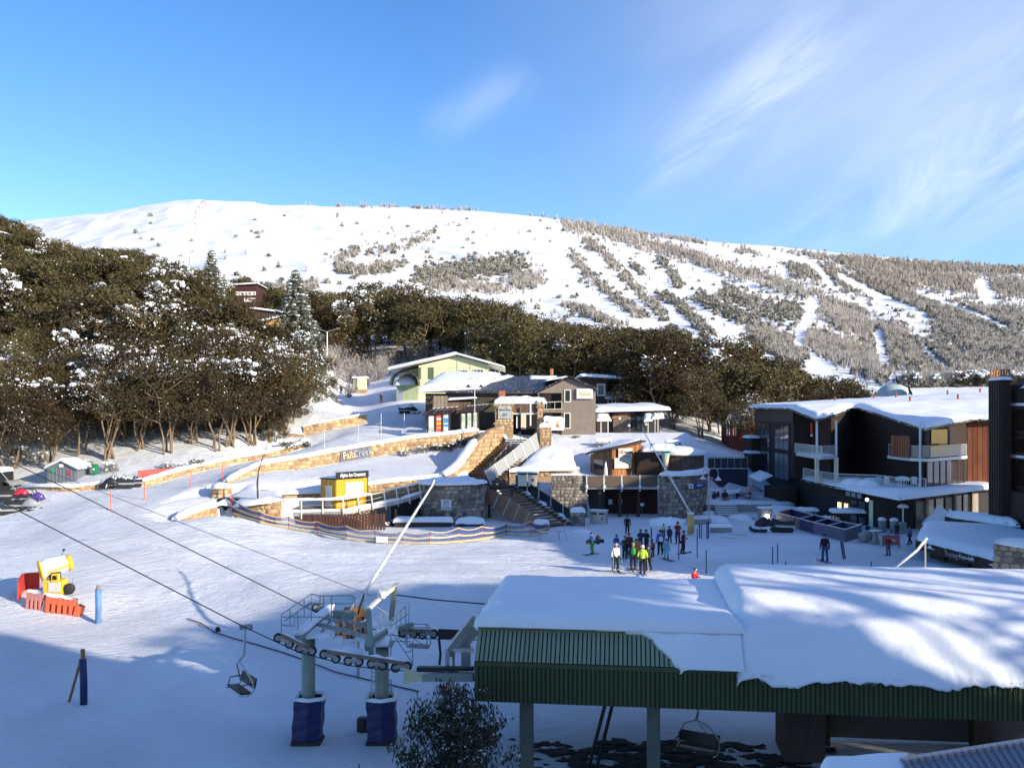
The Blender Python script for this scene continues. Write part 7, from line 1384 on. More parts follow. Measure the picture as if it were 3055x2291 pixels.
# ----- ropes and the lift tower
M_ROPE = mat('steel_rope', (.05, .052, .055), .5, .4)
def rope(name, label, pts, r): o = MB().tube([W(*p) for p in pts], r, 6, cap=True).B(name, M_ROPE, None, True); tag(o, label, 'cable'); return o
rope('haul_rope', 'near haul rope carrying the empty chair over the run to the tower', [(-70, 1459, 38.2), (300, 1649, 37), (732, 1871, 35.7), (831, 1917, 35.45), (896, 1947, 35.4), (934, 1956, 35.3), (968, 1965, 35.2), (1040, 1984, 35.1), (1110, 1993, 35), (1218, 2001, 34.8), (1500, 2008, 34.3)], .022)
rope('haul_rope', 'far haul rope reaching the back of the lift tower', [(-70, 1329, 44), (205, 1460, 43), (560, 1636, 41.5), (944, 1826, 40.4), (1201, 1901, 40.2), (1296, 1905, 40.1), (1500, 1910, 39.8)], .022)
rope('signal_cable', 'thin signal cable above the ropes sagging to the tower mast', [(-70, 1325, 46), (225, 1437, 44), (600, 1582, 42), (900, 1697, 40.6), (1110, 1777, 40), (1125, 1768, 40), (1142, 1792, 40)], .012)
rope('signal_cable', 'thick black cable end running from the tower mast to the station roof', [(1150, 1770, 40), (1190, 1775, 40), (1300, 1789, 39.5), (1446, 1801, 39)], .03)
tw = thing('lift_tower', 'two-column chairlift tower with sheaves, catwalks and blue padded feet', 'lift tower', (-6.6, 37.5, -3)); M_COL = mat('tower_grey_green', (.24, .29, .25), .6, .15, var=.25, scale=1.2, dust=.0); M_STL = mat('tower_steel', (.30, .31, .31), .5, .4, var=.3, scale=3, dust=.12); M_RAIL = mat('blue_grey_rail', (.28, .34, .37), .45, .4)
def tube(pts, r, m=M_STL, name='beam', n=6): return MB().tube([W(*p) for p in pts], r, n).B(name, m, tw, w=1)
def bar(a, b, w, h, m=M_STL, name='beam'): return MB().bar(W(*a), W(*b), w, h).B(name, m, tw, w=1)
for k, (px, pt) in enumerate(((920, 1897), (1140, 1922))):
    t = W(px, pt, 37.5); MB().tube([(t.x, 37.5, -3.4), t], .27, 20).B('column', M_COL, tw, True, True); MB().box((t.x, 37.5, t.z+.03), (.9, .9, .06)).B('column_cap', M_COL, tw, w=1)
    pc = [(-.53, -.43), (.08, -.6), (.57, -.38), (.57, .38), (0, .6), (-.53, .38)]; z0, z1 = h1(t.x, 37.5)+.15, h1(t.x, 37.5)+1.78; vs = []
    for i in range(7):
        q = i/6
        for (x, y) in pc: w_ = 1+.04*math.sin(i*2+x*5); vs.append((t.x+x*w_+(.12*(q-.5) if k == 0 else -.05*q), 37.5+y*w_, z0+(z1-z0)*q))
    fs = [(i*6+j, i*6+(j+1) % 6, (i+1)*6+(j+1) % 6, (i+1)*6+j) for i in range(6) for j in range(6)]; MB().add(vs, fs).B('foot_pad', M_BLUE, tw, w=1)
    top = [V3((t.x+x*1.02+(.06 if k == 0 else -.05), 37.5+y*1.02, z1)) for x, y in pc]; MB().strip(top+[top[0]], .2, .1, 6, sub=.3).B('snow_ring', SNOW, tw, True, True)
    MB().box((t.x, 37.4, z0-.15), (1.15, 1.0, .26)).B('base_frame', M_WOODD, tw, w=1)
for x0, x1 in ((1107, 1112), (1118, 1123)): bar((x0+2, 1985, 37.1), (x0+2, 2095, 37.1), .035, .035, M_RAIL, 'ladder_rail')
for i in range(8): bar((1108, 1992+i*13, 37.1), (1120, 1992+i*13, 37.1), .02, .02, M_RAIL, 'rung')
for px in (1163, 1168): bar((px, 2025, 37.9), (px+2, 2110, 37.9), .03, .03, M_RAIL, 'ladder_rail')
bar((888, 1902, 35.6), (940, 1856, 37.4), .24, .2, M_COL, 'cross_arm'); bar((940, 1856, 37.4), (992, 1812, 40.3), .24, .2, M_COL, 'cross_arm')
MB().strip([W(888, 1894, 35.6), W(940, 1848, 37.4), W(992, 1806, 40.3)], .4, .16, 6).B('snow_cap', SNOW, tw, True, True)
bar((1100, 1935, 35.3), (1106, 1905, 35.6), .3, .35, M_COL, 'cross_arm'); bar((1106, 1912, 35.6), (1150, 1885, 38.5), .18, .18, M_COL, 'cross_arm'); bar((1150, 1885, 38.5), (1230, 1862, 40.3), .18, .18, M_COL, 'cross_arm')
def wheel(px, py, Y, r=.17):
    c = W(px, py, Y); ax = Matrix.Rotation(PI/2, 3, 'X') @ Matrix.Rotation(0, 3, 'Z'); o = MB().lathe(c+V3((0, .05, 0)), [(.05, 0), (r*.75, 0), (r, .01), (r*.93, .05), (r, .09), (r*.75, .1), (.05, .1)], 16, ax).B('sheave', M_RUB, tw, True, True); iv = tw.matrix_basis.inverted(); h = MB().lathe(c+V3((0, .06, 0)), [(0, 0), (r*.6, 0), (r*.6, .13), (0, .13)], 12, ax); h.v = [tuple(iv @ V3(v)) for v in h.v]; h.B('hub', M_STL, o)
tr = [[(830, 1902), (864, 1920), (894, 1933), (931, 1941)], [(967, 1951), (1002, 1964), (1039, 1971), (1071, 1973), (1108, 1979), (1142, 1985), (1180, 1991), (1215, 1987)], [(1201, 1887), (1234, 1890), (1261, 1893), (1294, 1890)], [(944, 1812), (968, 1822)]]
for k, (T_, Y) in enumerate(zip(tr, (35.4, 35.05, 40.2, 40.3))):
    for px, py in T_: wheel(px, py, Y, .18 if k < 2 else .2)
    for i in range(0, len(T_)-1, 2): bar((T_[i][0], T_[i][1]-1, Y-.08), (T_[i+1][0], T_[i+1][1]-3, Y-.08), .03, .14, M_STL, 'rocker_plate')
    a, b = T_[0], T_[-1]; bar((a[0]+8, a[1]-8, Y-.1), (b[0]-8, b[1]-8, Y-.1), .05, .13, mat('rusty_beam', (.22, .16, .12), .7, .3, var=.4), 'train_beam')
    MB().strip([W(a[0]+14, a[1]-13, Y), W((a[0]+b[0])/2, (a[1]+b[1])/2-12, Y), W(b[0]-14, b[1]-14, Y)], .14, .08, 4, .2, k, .2).B('snow_cap', SNOW, tw, True, True)
# plates with snow
for i, q in enumerate([[(913, 1902, 36.8), (985, 1898, 36.8), (995, 1880, 38.6), (925, 1883, 38.6)], [(1028, 1950, 36), (1082, 1948, 36), (1080, 1938, 36.6), (1030, 1938, 36.6)], [(990, 1912, 37.2), (1024, 1912, 37.2), (1022, 1900, 38), (996, 1900, 38)], [(1020, 1932, 36.8), (1062, 1932, 36.8), (1058, 1915, 38), (1024, 1915, 38)], [(1115, 1925, 37), (1158, 1924, 37), (1170, 1880, 39), (1120, 1880, 39)], [(1158, 1890, 38), (1185, 1880, 38.6), (1190, 1855, 40), (1150, 1862, 40)], [(1215, 1928, 39.2), (1276, 1932, 39), (1284, 1922, 39.8), (1222, 1918, 39.8)], [(1060, 1908, 37.6), (1098, 1908, 37.6), (1096, 1896, 38.4), (1064, 1896, 38.4)]]):
    v = [W(*p) for p in q]; MB().slab(v, -.05).B('catwalk_plate', M_STL, tw, w=1)
    if i != 6: MB().mound(v, .1, 5, 4, .25, .04, .04, i).B('snow_cap', SNOW, tw, True, True)
# frame, mast, crate
bar((1099, 1818, 38), (1108, 1952, 36.2), .2, .2, M_COL, 'mast'); bar((1093, 1821, 38.2), (1140, 1778, 39), .14, .14, M_GALVL, 'jib_arm'); bar((1140, 1778, 39), (1186, 1743, 40), .17, .17, M_CREAM, 'jib_arm'); bar((1178, 1750, 39.8), (1166, 1852, 39.5), .16, .16, M_COL, 'mast')
MB().blob(W(1140, 1774, 38.9), .2, 3, 8, 6, (1, 1, 1.1), .2).B('pulley_wrap', M_GALVL, tw, w=1)
bar((995, 1832, 38.6), (1058, 1833, 38.6), .25, .3, M_COL, 'beam'); bar((945, 1860, 37.3), (1098, 1900, 36.8), .1, .16); bar((1012, 1836, 38.4), (1098, 1874, 37.4), .08, .1); bar((965, 1842, 38), (1095, 1862, 38), .06, .08); bar((1030, 1835, 38.5), (1062, 1790, 39.5), .08, .08); bar((1068, 1830, 38.2), (1086, 1772, 39), .06, .06, M_BLACK); bar((1000, 1880, 38), (1090, 1850, 38.5), .05, .06); bar((945, 1905, 36.8), (985, 1850, 38.6), .06, .06)
cr = thing('orange_crate', 'orange and dark timber crate under snow inside the lift tower frame', 'crate', tuple(W(1050, 1905, 40.5)))
a, b = W(998, 1905, 39.9), W(1100, 1838, 39.9)
for k in range(9): MB().box((a.x+(b.x-a.x)*(k+.5)/9, 39.9, (a.z+b.z)/2), ((b.x-a.x)/9-.02, .05, b.z-a.z)).B('board', (M_WOODB, M_WOODD, mat('bright_ochre_board', (.34, .16, .045), .7, var=.2))[k % 3], cr, w=1)
MB().add([W(1010, 1838, 39.9), W(1096, 1838, 39.9), W(1085, 1812, 40.2), W(1030, 1810, 40.2), W(1010, 1838, 41.2), W(1096, 1838, 41.2), W(1085, 1812, 41), W(1030, 1810, 41)], [(0, 1, 2, 3), (7, 6, 5, 4), (3, 2, 6, 7), (0, 3, 7, 4), (1, 5, 6, 2)]).B('lid', MATS['bright_ochre_board'], cr, w=1)
def C8(x, y, Y): return (800+x/3.687, 1700+y/3.687, Y)
RL = [[(145, 690), (145, 490), (475, 260), (475, 560)], [(240, 600), (240, 425)], [(325, 690), (325, 455), (475, 370)], [(395, 500), (395, 325)], [(145, 515), (670, 515)], [(145, 605), (290, 615), (290, 530)], [(475, 262), (560, 282), (920, 280), (955, 300), (955, 420)], [(475, 370), (615, 370)], [(695, 370), (930, 370), (930, 285)], [(570, 282), (570, 440)], [(610, 290), (610, 400)], [(695, 290), (695, 500)], [(180, 560), (475, 350)],
 [(1415, 660), (1415, 362), (1550, 362), (1545, 590)], [(1515, 390), (1515, 800)], [(1460, 450), (1460, 600)], [(1180, 400), (1320, 480), (1320, 560)], [(1240, 650), (1240, 470), (1265, 445), (1300, 490), (1300, 590)], [(1350, 580), (1350, 940)], [(1295, 600), (1295, 800)], [(1335, 560), (1515, 395)], [(1345, 620), (1540, 480)], [(1160, 605), (1350, 605)],
 [(1530, 590), (1750, 595), (1785, 635), (1785, 820), (1745, 860), (1530, 850), (1530, 590)], [(1745, 595), (1745, 860)], [(1560, 630), (1785, 635)], [(1400, 740), (1590, 1030)], [(1590, 780), (1590, 1050)], [(1400, 780), (1570, 785)], [(1590, 870), (1555, 900), (1500, 900)], [(1540, 720), (1745, 840)], [(1430, 740), (1530, 830)], [(680, 515), (700, 640)], [(780, 550), (780, 700)], [(720, 560), (1000, 690)], [(590, 530), (1000, 640)], [(1060, 540), (1240, 640)], [(1170, 560), (1230, 490)]]
for i, L_ in enumerate(RL): tube([C8(x, y, 36.6 if i < 13 else 38.6) for x, y in L_], .022, M_RAIL, 'rail', 5)
# ----- snow-making lances
def lance(label, base, top, foot, padded=0, r=.07):
    b, t = W(*base), W(*top); r_ = thing('snow_lance', label, 'snow lance', tuple(foot)); d = (t-b); s0 = b-d*.12
    MB().tube([s0, b, b+d*.5, t], [r, r, r*.9, r*.6], 10).B('lance_pipe', M_WHITE, r_, True, True); MB().tube([t, t+d.normalized()*.3+V3((0, 0, .15))], r*.9, 8).B('nozzle', M_GALV, r_, w=1)
    MB().tube([foot-V3((0, 0, .3)), b], .08, 8).B('mast', M_GALV, r_, w=1); MB().bar(foot+V3((0, .1, (b.z-foot.z)*.6)), b+d*.08, .06, .06).B('strut', M_GALV, r_, w=1)
    for k in range(6): q = b+d*(.1+.15*k); MB().box(q, (.2, .1, .1)).B('clamp', M_GALV, r_, w=1)
    if padded: MB().tube([foot+V3((0, 0, .15)), foot+V3((0, 0, padded))], .28, 10).B('pad', mat('ochre_pad', (.62, .42, .12), .6, var=.15), r_, True, True); MB().lathe(foot+V3((0, 0, padded)), [(.28, 0), (.3, .08), (.1, .16), (.01, .17)], 10).B('snow_cap', SNOW, r_, True, True)
    return r_
x = W(1068, 1800, 45).x; lance('long pale snow lance leaning over the run behind the lift tower', (1068, 1800, 45), (1287, 1452, 50), V3((x, 45, h1(x, 45))), 0, .085)
f_ = on(2061, 78); lance('snow lance with an ochre pad on its foot near the skiers', (2052, 1515, 78), (1922, 1290, 76.5), f_, 1.75)
x = W(2760, 1620, 50).x; r_ = thing('snow_lance', 'short snow-coated lance and post behind the station roof', 'snow lance', (x, 50, h1(x, 50))); MB().tube([(x, 50, h1(x, 50)), W(2760, 1612, 50)], .05, 8).B('mast', M_GALV, r_, w=1); MB().tube([W(2672, 1692, 49), W(2735, 1642, 49.5), W(2765, 1606, 50)], .07, 8).B('lance_pipe', M_WHITE, r_, True, True)
# ----- snow gun, mat, barriers, padded posts, hose
g0 = on(168, 58); gun_ = thing('snow_gun', 'yellow and white fan snow gun on a wheeled base with snow on its barrel', 'snow gun', tuple(g0))
mth, rear = W(119, 1703, 57.6), W(212, 1677, 58.6); ax = (rear-mth).normalized(); q = ax.to_track_quat('Z', 'Y').to_matrix()
MB().lathe(mth, [(.50, .12), (.62, 0), (.63, .07), (.55, .2), (.52, .8), (.47, 1.5), (.45, (rear-mth).length)], 26, q).B('barrel', mat('gun_white', (.80, .78, .70), .4), gun_, True, True)
MB().lathe(mth, [(.54, -.02), (.65, -.02), (.65, .09), (.56, .12)], 26, q).B('intake_ring', M_YEL, gun_, True, True); L_ = (rear-mth).length; MB().lathe(mth, [(.46, L_-.25), (.50, L_-.24), (.50, L_+.02), (.40, L_+.06)], 26, q).B('nozzle_ring', M_YEL, gun_, True, True)
MB().lathe(mth, [(.50, .14), (.0, .3)], 20, q).B('intake_grille', M_BLACK, gun_, w=1)
sd = ax.cross(V3((0, 0, 1))).normalized(); MB().bar(mth+sd*.5+ax*.3-V3((0, 0, .12)), rear+sd*.42-ax*.2-V3((0, 0, .08)), .1, .14).B('yellow_stripe', M_YEL, gun_, w=1)
up_ = V3((-.25, 0, 1)).normalized(); MB().mound([mth+ax*.2+up_*.48+sd*.3, rear-ax*.25+up_*.4+sd*.28, rear-ax*.25+up_*.4-sd*.28, mth+ax*.2+up_*.48-sd*.3], .16, 8, 4, .3, .05, .02).B('snow_cap', SNOW, gun_, True, True)
c = W(166, 1748, 57.7); MB().box(c, (1.15, .8, .85)).B('cabinet', M_YEL, gun_, w=1); MB().box(c+V3((.12, -.42, .02)), (.72, .04, .6)).B('control_panel', M_GALVL, gun_, w=1); MB().box(c+V3((.18, -.36, .58)), (.42, .25, .5)).B('display_box', M_YEL, gun_, w=1); MB().box(c+V3((.18, -.5, .6)), (.25, .03, .25)).B('display', M_BLACK, gun_, w=1); MB().box(c+V3((-.05, .05, .6)), (.5, .5, .55)).B('yoke', M_BLACK, gun_, w=1)
wc = W(206, 1757, 57.5); MB().lathe(wc, [(.12, 0), (.3, .01), (.34, .06), (.34, .2), (.3, .25), (.12, .26)], 18, Matrix.Rotation(rad(20), 3, 'Z') @ Matrix.Rotation(-PI/2, 3, 'X')).B('wheel', M_RUB, gun_, True, True); MB().bar(W(216, 1726, 57.8), W(218, 1770, 57.8), .04, .04).B('stand', M_GALV, gun_, w=1); MB().bar(W(157, 1760, 57.3), W(157, 1785, 57.3), .06, .06).B('stand', M_GALV, gun_, w=1)
MB().bar(W(168, 1774, 57.3), W(248, 1798, 57), .05, .05).B('drawbar', M_BLACK, gun_, w=1); MB().tube([W(184, 1655, 58), W(190, 1641, 58)], .02, 5).B('aerial', M_BLACK, gun_, w=1); MB().blob(W(190, 1640, 58), .08, 1, 6, 5).B('sensor', M_BLACK, gun_, w=1)
pts = [(50, 1788, 56.6), (54, 1780, 57.2), (62, 1775, 58), (72, 1772, 58.8), (118, 1770, 59.2)]; vs = []
rm = thing('crash_mat', 'red crash mat standing curved around the snow gun', 'crash mat', tuple(on(70, 58)))
tops = [(53, 1738, 56.6), (56, 1724, 57.2), (64, 1711, 58), (74, 1709, 58.8), (118, 1706, 59.2)]
for i in range(4): MB().slab([W(*pts[i]), W(*pts[i+1]), W(*tops[i+1]), W(*tops[i])], .14).B('mat_panel', M_RED, rm, w=1)
for i, (pa, pb, ya, yb, Y, lb, mm) in enumerate([(84, 134, 1803, 1822, 56.3, 'pale red plastic barrier half buried in snow by the snow gun', mat('faded_red_plastic', (.62, .25, .22), .5)), (142, 228, 1822, 1838, 55.8, 'orange-red plastic barrier in the snow right of the first one', M_ORG)]):
    a = W(pa, ya, Y); b = W(pb, yb, Y-.3); r_ = thing('plastic_barrier', lb, 'barrier', tuple(a)); d = b-a; n = 4 if i == 0 else 5
    a.z = h1(a.x, a.y)+.1; b.z = h1(b.x, b.y)+.1; d = b-a
    for k in range(n):
        p, q_ = a+d*(k/n), a+d*((k+.93)/n); MB().bar(p+V3((0, 0, .62)), q_+V3((0, 0, .62)), .3, .45).B('upper_panel', mm, r_, w=1); MB().bar(p+V3((0, 0, .12)), p+d*(.45/n)+V3((0, 0, .12)), .38, .6).B('foot', mm, r_, w=1)
    MB().bar(b+V3((0, 0, .2)), b+d.normalized()*.35+V3((0, 0, .1)), .4, .7).B('end_block', mm, r_, w=1)
    MB().strip([a+V3((0, 0, .84)), a+d*.5+V3((0, 0, .84)), b+V3((0, 0, .84))], .34, .14, 5, .2, i, .3).B('snow_cap', SNOW, r_, True, True)
for i, (px, pt, pb, Y, w_, lb) in enumerate([(293, 1757, 1862, 54.5, .30, 'blue padded post standing behind the crest beside the snow gun'), (250, 1965, 2087, 40.5, .27, 'dark blue padded post with a bare timber tip in the near snow')]):
    b = on(px, Y); t = W(px-(3 if i else 0), pt, Y); r_ = thing('padded_post', lb, 'post', tuple(b)); MB().tube([b-V3((0, 0, .3)), b.lerp(t, .5)+V3((.02, 0, 0)), t], w_/2*1.15, 9).B('pad', mat('post_pad_blue', (.06, .10, .30) if i else (.12, .25, .48), .6, var=.3) if i == 0 else M_BLUE, r_, True, True)
    MB().tube([t-V3((0, 0, .2)), t+V3((0, 0, .22 if i == 0 else .42))], w_*.36, 8).B('timber_tip', M_WOODG if i == 0 else M_WOODO, r_, w=1)
pk_ = thing('prop_plank', 'orange-brown plank leaning against the near padded post', 'plank', tuple(on(206, 41))); MB().bar(on(206, 40.9), W(240, 1972, 40.4), .05, .12).B('plank', M_WOODO, pk_, w=1)
hz_ = [GP(px, py, 34, 70)+V3((0, 0, .06)) for px, py in [(560, 1848), (600, 1862), (640, 1889), (700, 1908), (760, 1924), (840, 1948), (910, 1972), (1000, 2008), (1110, 2034), (1180, 2050), (1225, 2060), (1250, 2066)]]
tag(MB().tube(hz_, .03, 6).B('hose', M_RUB), 'black hose lying across the shaded snow under the tower', 'hose'); MB()
tag(MB().blob(GP(650, 1883)+V3((0, 0, .1)), .16, 3, 6, 5).B('hose_coupling', M_RUB), 'dark coupling knot on the hose in the snow', 'coupling')
p = GP(1082, 2180, 30, 60); r_ = thing('black_drum', 'small black drum at the foot of the tower', 'drum', tuple(p)); MB().lathe((0, 0, -.2), [(0, 0), (.24, 0), (.25, .3), (.25, .7), (.22, .75), (0, .75)], 14).B('body', M_BLACK, r_, True)
p = W(1071, 2240, 33); MB(); r_ = thing('marker_stake', 'short green stake poking from the snow at the bottom edge', 'stake', (p.x, 33, h1(p.x, 33))); MB().tube([(0, 0, -.2), (0, 0, .75)], .03, 6).B('stake', mat('green_stake', (.03, .14, .08), .5), r_)
# young gum in the foreground
def sapling(loc, h, w, label):
    root = thing('gum_sapling', label, 'tree', loc); rs = np.random.RandomState(31); rn_ = random.Random(31); tb = MB(); C = []
    for s in range(22):
        an = rn_.uniform(0, 2*PI); ln = rn_.uniform(.15, 1)*w; hh = h*(1-.45*(ln/w)**2)*rn_.uniform(.75, 1.0); o = V3((rn_.uniform(-.15, .15), rn_.uniform(-.15, .15), -.2)); e = V3((math.cos(an)*ln, math.sin(an)*ln, hh)); m_ = o.lerp(e, .5)+V3((-math.cos(an)*ln*.2, -math.sin(an)*ln*.2, .1)); tb.tube([o, m_, e], [.045, .03, .01], 5, cap=False)
        for j in range(7):
            t = rn_.uniform(.35, 1); p_ = m_.lerp(e, (t-.35)/.65); a2 = rn_.uniform(0, 2*PI); l = rn_.uniform(.2, .5); q_ = p_+V3((math.cos(a2)*l, math.sin(a2)*l, rn_.uniform(-.05, .3))); tb.tube([p_, q_], [.012, .005], 3, cap=False); C.append(tuple(q_))
        C.append(tuple(e))
    link('branches', tb.mesh('branches', M_BARKD, True), root); C = np.array(C); Rr = np.full((len(C), 3), .26); n = 10500; k = rs.randint(0, len(C), n); p_ = C[k]+rs.normal(size=(n, 3))*.15
    a = np.stack([rs.normal(size=n)*.35, rs.normal(size=n)*.35, -np.ones(n)], 1); a /= np.linalg.norm(a, axis=1)[:, None]; b = np.cross(a, rs.normal(size=(n, 3))); b /= np.linalg.norm(b, axis=1)[:, None]; s = rs.uniform(.05, .11, n)[:, None]; a = a*s; b = b*s*.28
    link('crown', bigmesh('crown', np.stack([p_-a, p_+b, p_+a, p_-b], 1).reshape(-1, 3), quads(n), M_LEAFD), root)
    n = 1800; k = rs.randint(0, len(C), n); p_ = C[k]+rs.normal(size=(n, 3))*.13+np.array([0, 0, .06]); q_ = leaves(C+np.array([0, 0, .05]), np.full((len(C), 3), .16), n, .075, rs, .3, .7); o = link('snow_load', bigmesh('snow_load', q_, quads(n), SNOW), root); o['kind'] = 'stuff'; return root
p = W(1365, 2291, 30); sapling((p.x, 30, -3.1), 4.5, 2.15, 'dark-leaved young gum dusted with snow in front of the station')
# roof corner at the bottom right
cr_ = thing('near_roof', 'corner of a near ribbed metal roof with a tongue of snow at the bottom right', 'roof', (7, 12, 4)); a, b, c, d = W(2690, 2272, 13), W(3240, 2188, 13), W(3300, 2420, 11.5), W(2790, 2500, 11.5)
MB().slab([d, c, b, a], -.05).B('sheet', mat('pale_blue_roofing', (.42, .46, .50), .5, .2), cr_, w=1); MB().bar(a, b, .1, .1).B('edge_flashing', mat('pinkish_flashing', (.55, .45, .42), .5), cr_, w=1)
for k in range(26): t = k/25; MB().bar(a.lerp(b, t)+V3((0, 0, .04)), d.lerp(c, t+.12)+V3((0, 0, .04)), .02, .03).B('rib', mat('rib_shadow_steel', (.12, .12, .16), .5), cr_, w=1)  # ribs coloured dark to paint in their shadow lines
MB().mound([W(2360, 2500, 12.2), W(2705, 2420, 12.2), W(2700, 2262, 13.2), W(2470, 2275, 13.4)], .16, 12, 8, .3, .08, .05, 6).B('snow_cap', SNOW, cr_, True, True)
MB().prism([(a.x, a.y-.3), (b.x, b.y-.3), (b.x, 8), (a.x+.4, 8)], -3, a.z-.25).B('wall', M_WOODD, cr_, w=1)
# ----- unseen buildings and gums, added out of frame to cast shade on the snow
def CS(c, s): return V3((c*.5708+s*.8211, c*.8211-s*.5708, 0))
nh = thing('shade_gable', 'large unseen gabled block added to cast shade from behind the viewpoint', 'building', tuple(CS(5, 46)))
pr = [(-45, 27.5), (26.8, 27.5), (28.2, 22.4), (31.6, 21.4), (33.0, 18.0), (33.8, 15.6), (37.5, 12.0), (37.5, -4), (-45, -4)]  # outline shaped to set the edge of the cast shade
vs = [CS(c, 40)+V3((0, 0, z)) for c, z in pr]+[CS(c, 56)+V3((0, 0, z)) for c, z in pr]; n = len(pr)
MB().add(vs, [tuple(range(n)), tuple(range(n, 2*n))[::-1]]+[(i, n+i, n+(i+1) % n, (i+1) % n) for i in range(n)]).B('wall', M_WOODD, nh, w=1)
for fl in range(6):
    for k in range(18): c = -40+k*3.7; q = CS(c, 39.95)+V3((0, 0, 1.5+fl*4)); MB().bar(q-CS(.8, 0), q+CS(.8, 0), .12, 1.8).B('window', M_GLASSR, nh, w=1)
th_ = thing('shade_tower', 'tall narrow unseen block added to cast shade from behind the dark timber building', 'building', tuple(CS(69, 36)))
q = [CS(62.5, 26), CS(75.8, 26), CS(75.8, 42), CS(62.5, 42)]; MB().prism([(v.x, v.y) for v in q], -2, 30).B('wall', M_LODGE, th_, w=1); snow_plane(th_, [(v.x, v.y) for v in q][::-1], lambda x, y: 30+0*x, .4, 1.2, .6, .1, 4)  # unseen block placed to throw shade on the curved wall
for fl in range(8):
    for k in range(4): p = CS(64+k*3.2, 25.93)+V3((0, 0, 1+fl*3.5)); MB().bar(p-CS(.7, 0), p+CS(.7, 0), .1, 1.6).B('window', M_GLASSR, th_, w=1)
tallg = list(gum(900, 26, 4.3, 9000, snow=.05, stems=3, size=.5, trunk_frac=.86, low=.87))+[0]  # unseen trees, crowns set high to leave a lit gap in their shade
for i, (c, s, sc, dz) in enumerate([(33.7, 44, 1.0, 0), (38.5, 43, 1.0, 0), (42.5, 44, .97, 0)]):
    v = CS(c, s); place(tallg, (v.x, v.y, 1.0), i*1.3, (sc, sc, sc) if i < 4 else (.62, .62, sc), 'tall unseen gum shading the snow from right of the viewpoint', 'tall gums beside the viewpoint')
thin = list(gum(901, 20.5, 2.6, 2600, snow=0, stems=3, size=.5, trunk_frac=.74, low=.78))+[0]
for i, (c, s, sc) in enumerate([(37.6, 39, 1.0), (40.5, 40, .93), (30.2, 41, 1.33)]): v = CS(c, s); place(thin, (v.x, v.y, -3), i*2.1, sc, 'slender open-crowned unseen gum dappling the snow from right of the viewpoint', 'slender gums beside the viewpoint')
# ----- poles, nets, marker posts
def pole(name, label, px, pt, pb, r, m, group=None, Y=None, cat='pole', lean=0):
    g = GP(px, pb) if Y is None else on(px, Y); t = W(px+lean, pt, g.y); o = MB().tube([g-V3((0, 0, .3)), t], r, 6).B(name, m); o.location = (0, 0, 0); tag(o, label, cat, group); return o
ords = ['farthest left', 'second from the left', 'third from the left', 'rightmost']
for i, (px, a, b) in enumerate([(330.6, 1468, 1522), (431.6, 1434.6, 1490), (570, 1406, 1455), (663, 1381, 1434)]):
    pole('marker_pole', ('orange marker pole at the bend of the groomed road, leftmost of four', 'orange marker pole on the road edge, second of four from the left', 'orange marker pole on the road edge, third of four from the left', 'orange marker pole beside the rounded wall end')[i], px, a, b, .05, M_ORG, 'orange poles along the road')
for i, (px, a, b) in enumerate([(968, 1280, 1345), (1069, 1266, 1323), (1137, 1234, 1310), (1206, 1232, 1300)]):
    pole('thin_pole', ('thin grey pole above the left end of the lettered wall', 'thin grey pole above the wall lettering', 'taller thin grey pole on the road bend', 'thin grey pole left of the notice shelters')[i], px, a, b, .035, M_GALV, 'thin grey poles beside the road')
net_pts = [(693, 1486, 1541), (778, 1526, 1562), (860, 1539, 1579), (948, 1555, 1592), (1033, 1567.5, 1611), (1118, 1580, 1620), (1201, 1582, 1622), (1283, 1584, 1624), (1368, 1573, 1620), (1437, 1569, 1613), (1511, 1562, 1598), (1583, 1553, 1602), (1632, 1562, 1594)]
nf = thing('net_fence', 'yellow and navy safety net sagging between orange posts across the run', 'net fence', tuple(GP(1201, 1622)))
M_NB = mat('navy_net', (.07, .085, .24), .7); M_NY = mat('yellow_net', (.62, .50, .26), .7)
bs_, ts_ = [], []
for px, a, b in net_pts:
    g = GP(px, b); t = W(px, a, g.y); t.z = max(t.z, g.z+.95); t.z = min(t.z, g.z+1.5); MB().tube([g-V3((0, 0, .2)), t], .05, 6).B('net_post', mat('red_orange_post', (.62, .10, .06), .5), nf, w=1); bs_.append(g); ts_.append(t)
mbB, mbY = MB(), MB()
for a, b, c, d in zip(bs_[:-1], bs_[1:], ts_[1:], ts_[:-1]):
    n = int((b-a).length/.13)
    def P(u, v): sag = .22*4*u*(1-u)*v; return a.lerp(b, u)*(1-v)+d.lerp(c, u)*v+V3((0, -.05, .06*(1-v)-sag))
    for i in range(n):
        for (v0, v1, M_) in ((.0, .2, mbY), (.2, .42, mbB), (.42, .6, mbY), (.6, .96, mbB), (.96, 1.0, mbY)): M_.bar(P(i/n, v0), P(i/n, v1), .034, .04, (0, 1, 0))
        for v in (.02, .98): mbY.bar(P(i/n, v), P((i+1)/n, v), .04, .06)
        for v in (.1, .47, .54): mbY.bar(P(i/n, v), P((i+1)/n, v), .04, .045)
        for v in (.26, .36, .66, .76, .87): mbB.bar(P(i/n, v), P((i+1)/n, v), .04, .045)
for m_, k in ((mbB, M_NB), (mbY, M_NY)): o = m_.B('netting', k, nf, w=1); o['kind'] = 'stuff'
MB().bar(bs_[0]+V3((-.25, 0, 0)), ts_[0]+V3((-.1, 0, .4)), .06, .06).B('net_post', M_ORG, nf, w=1)
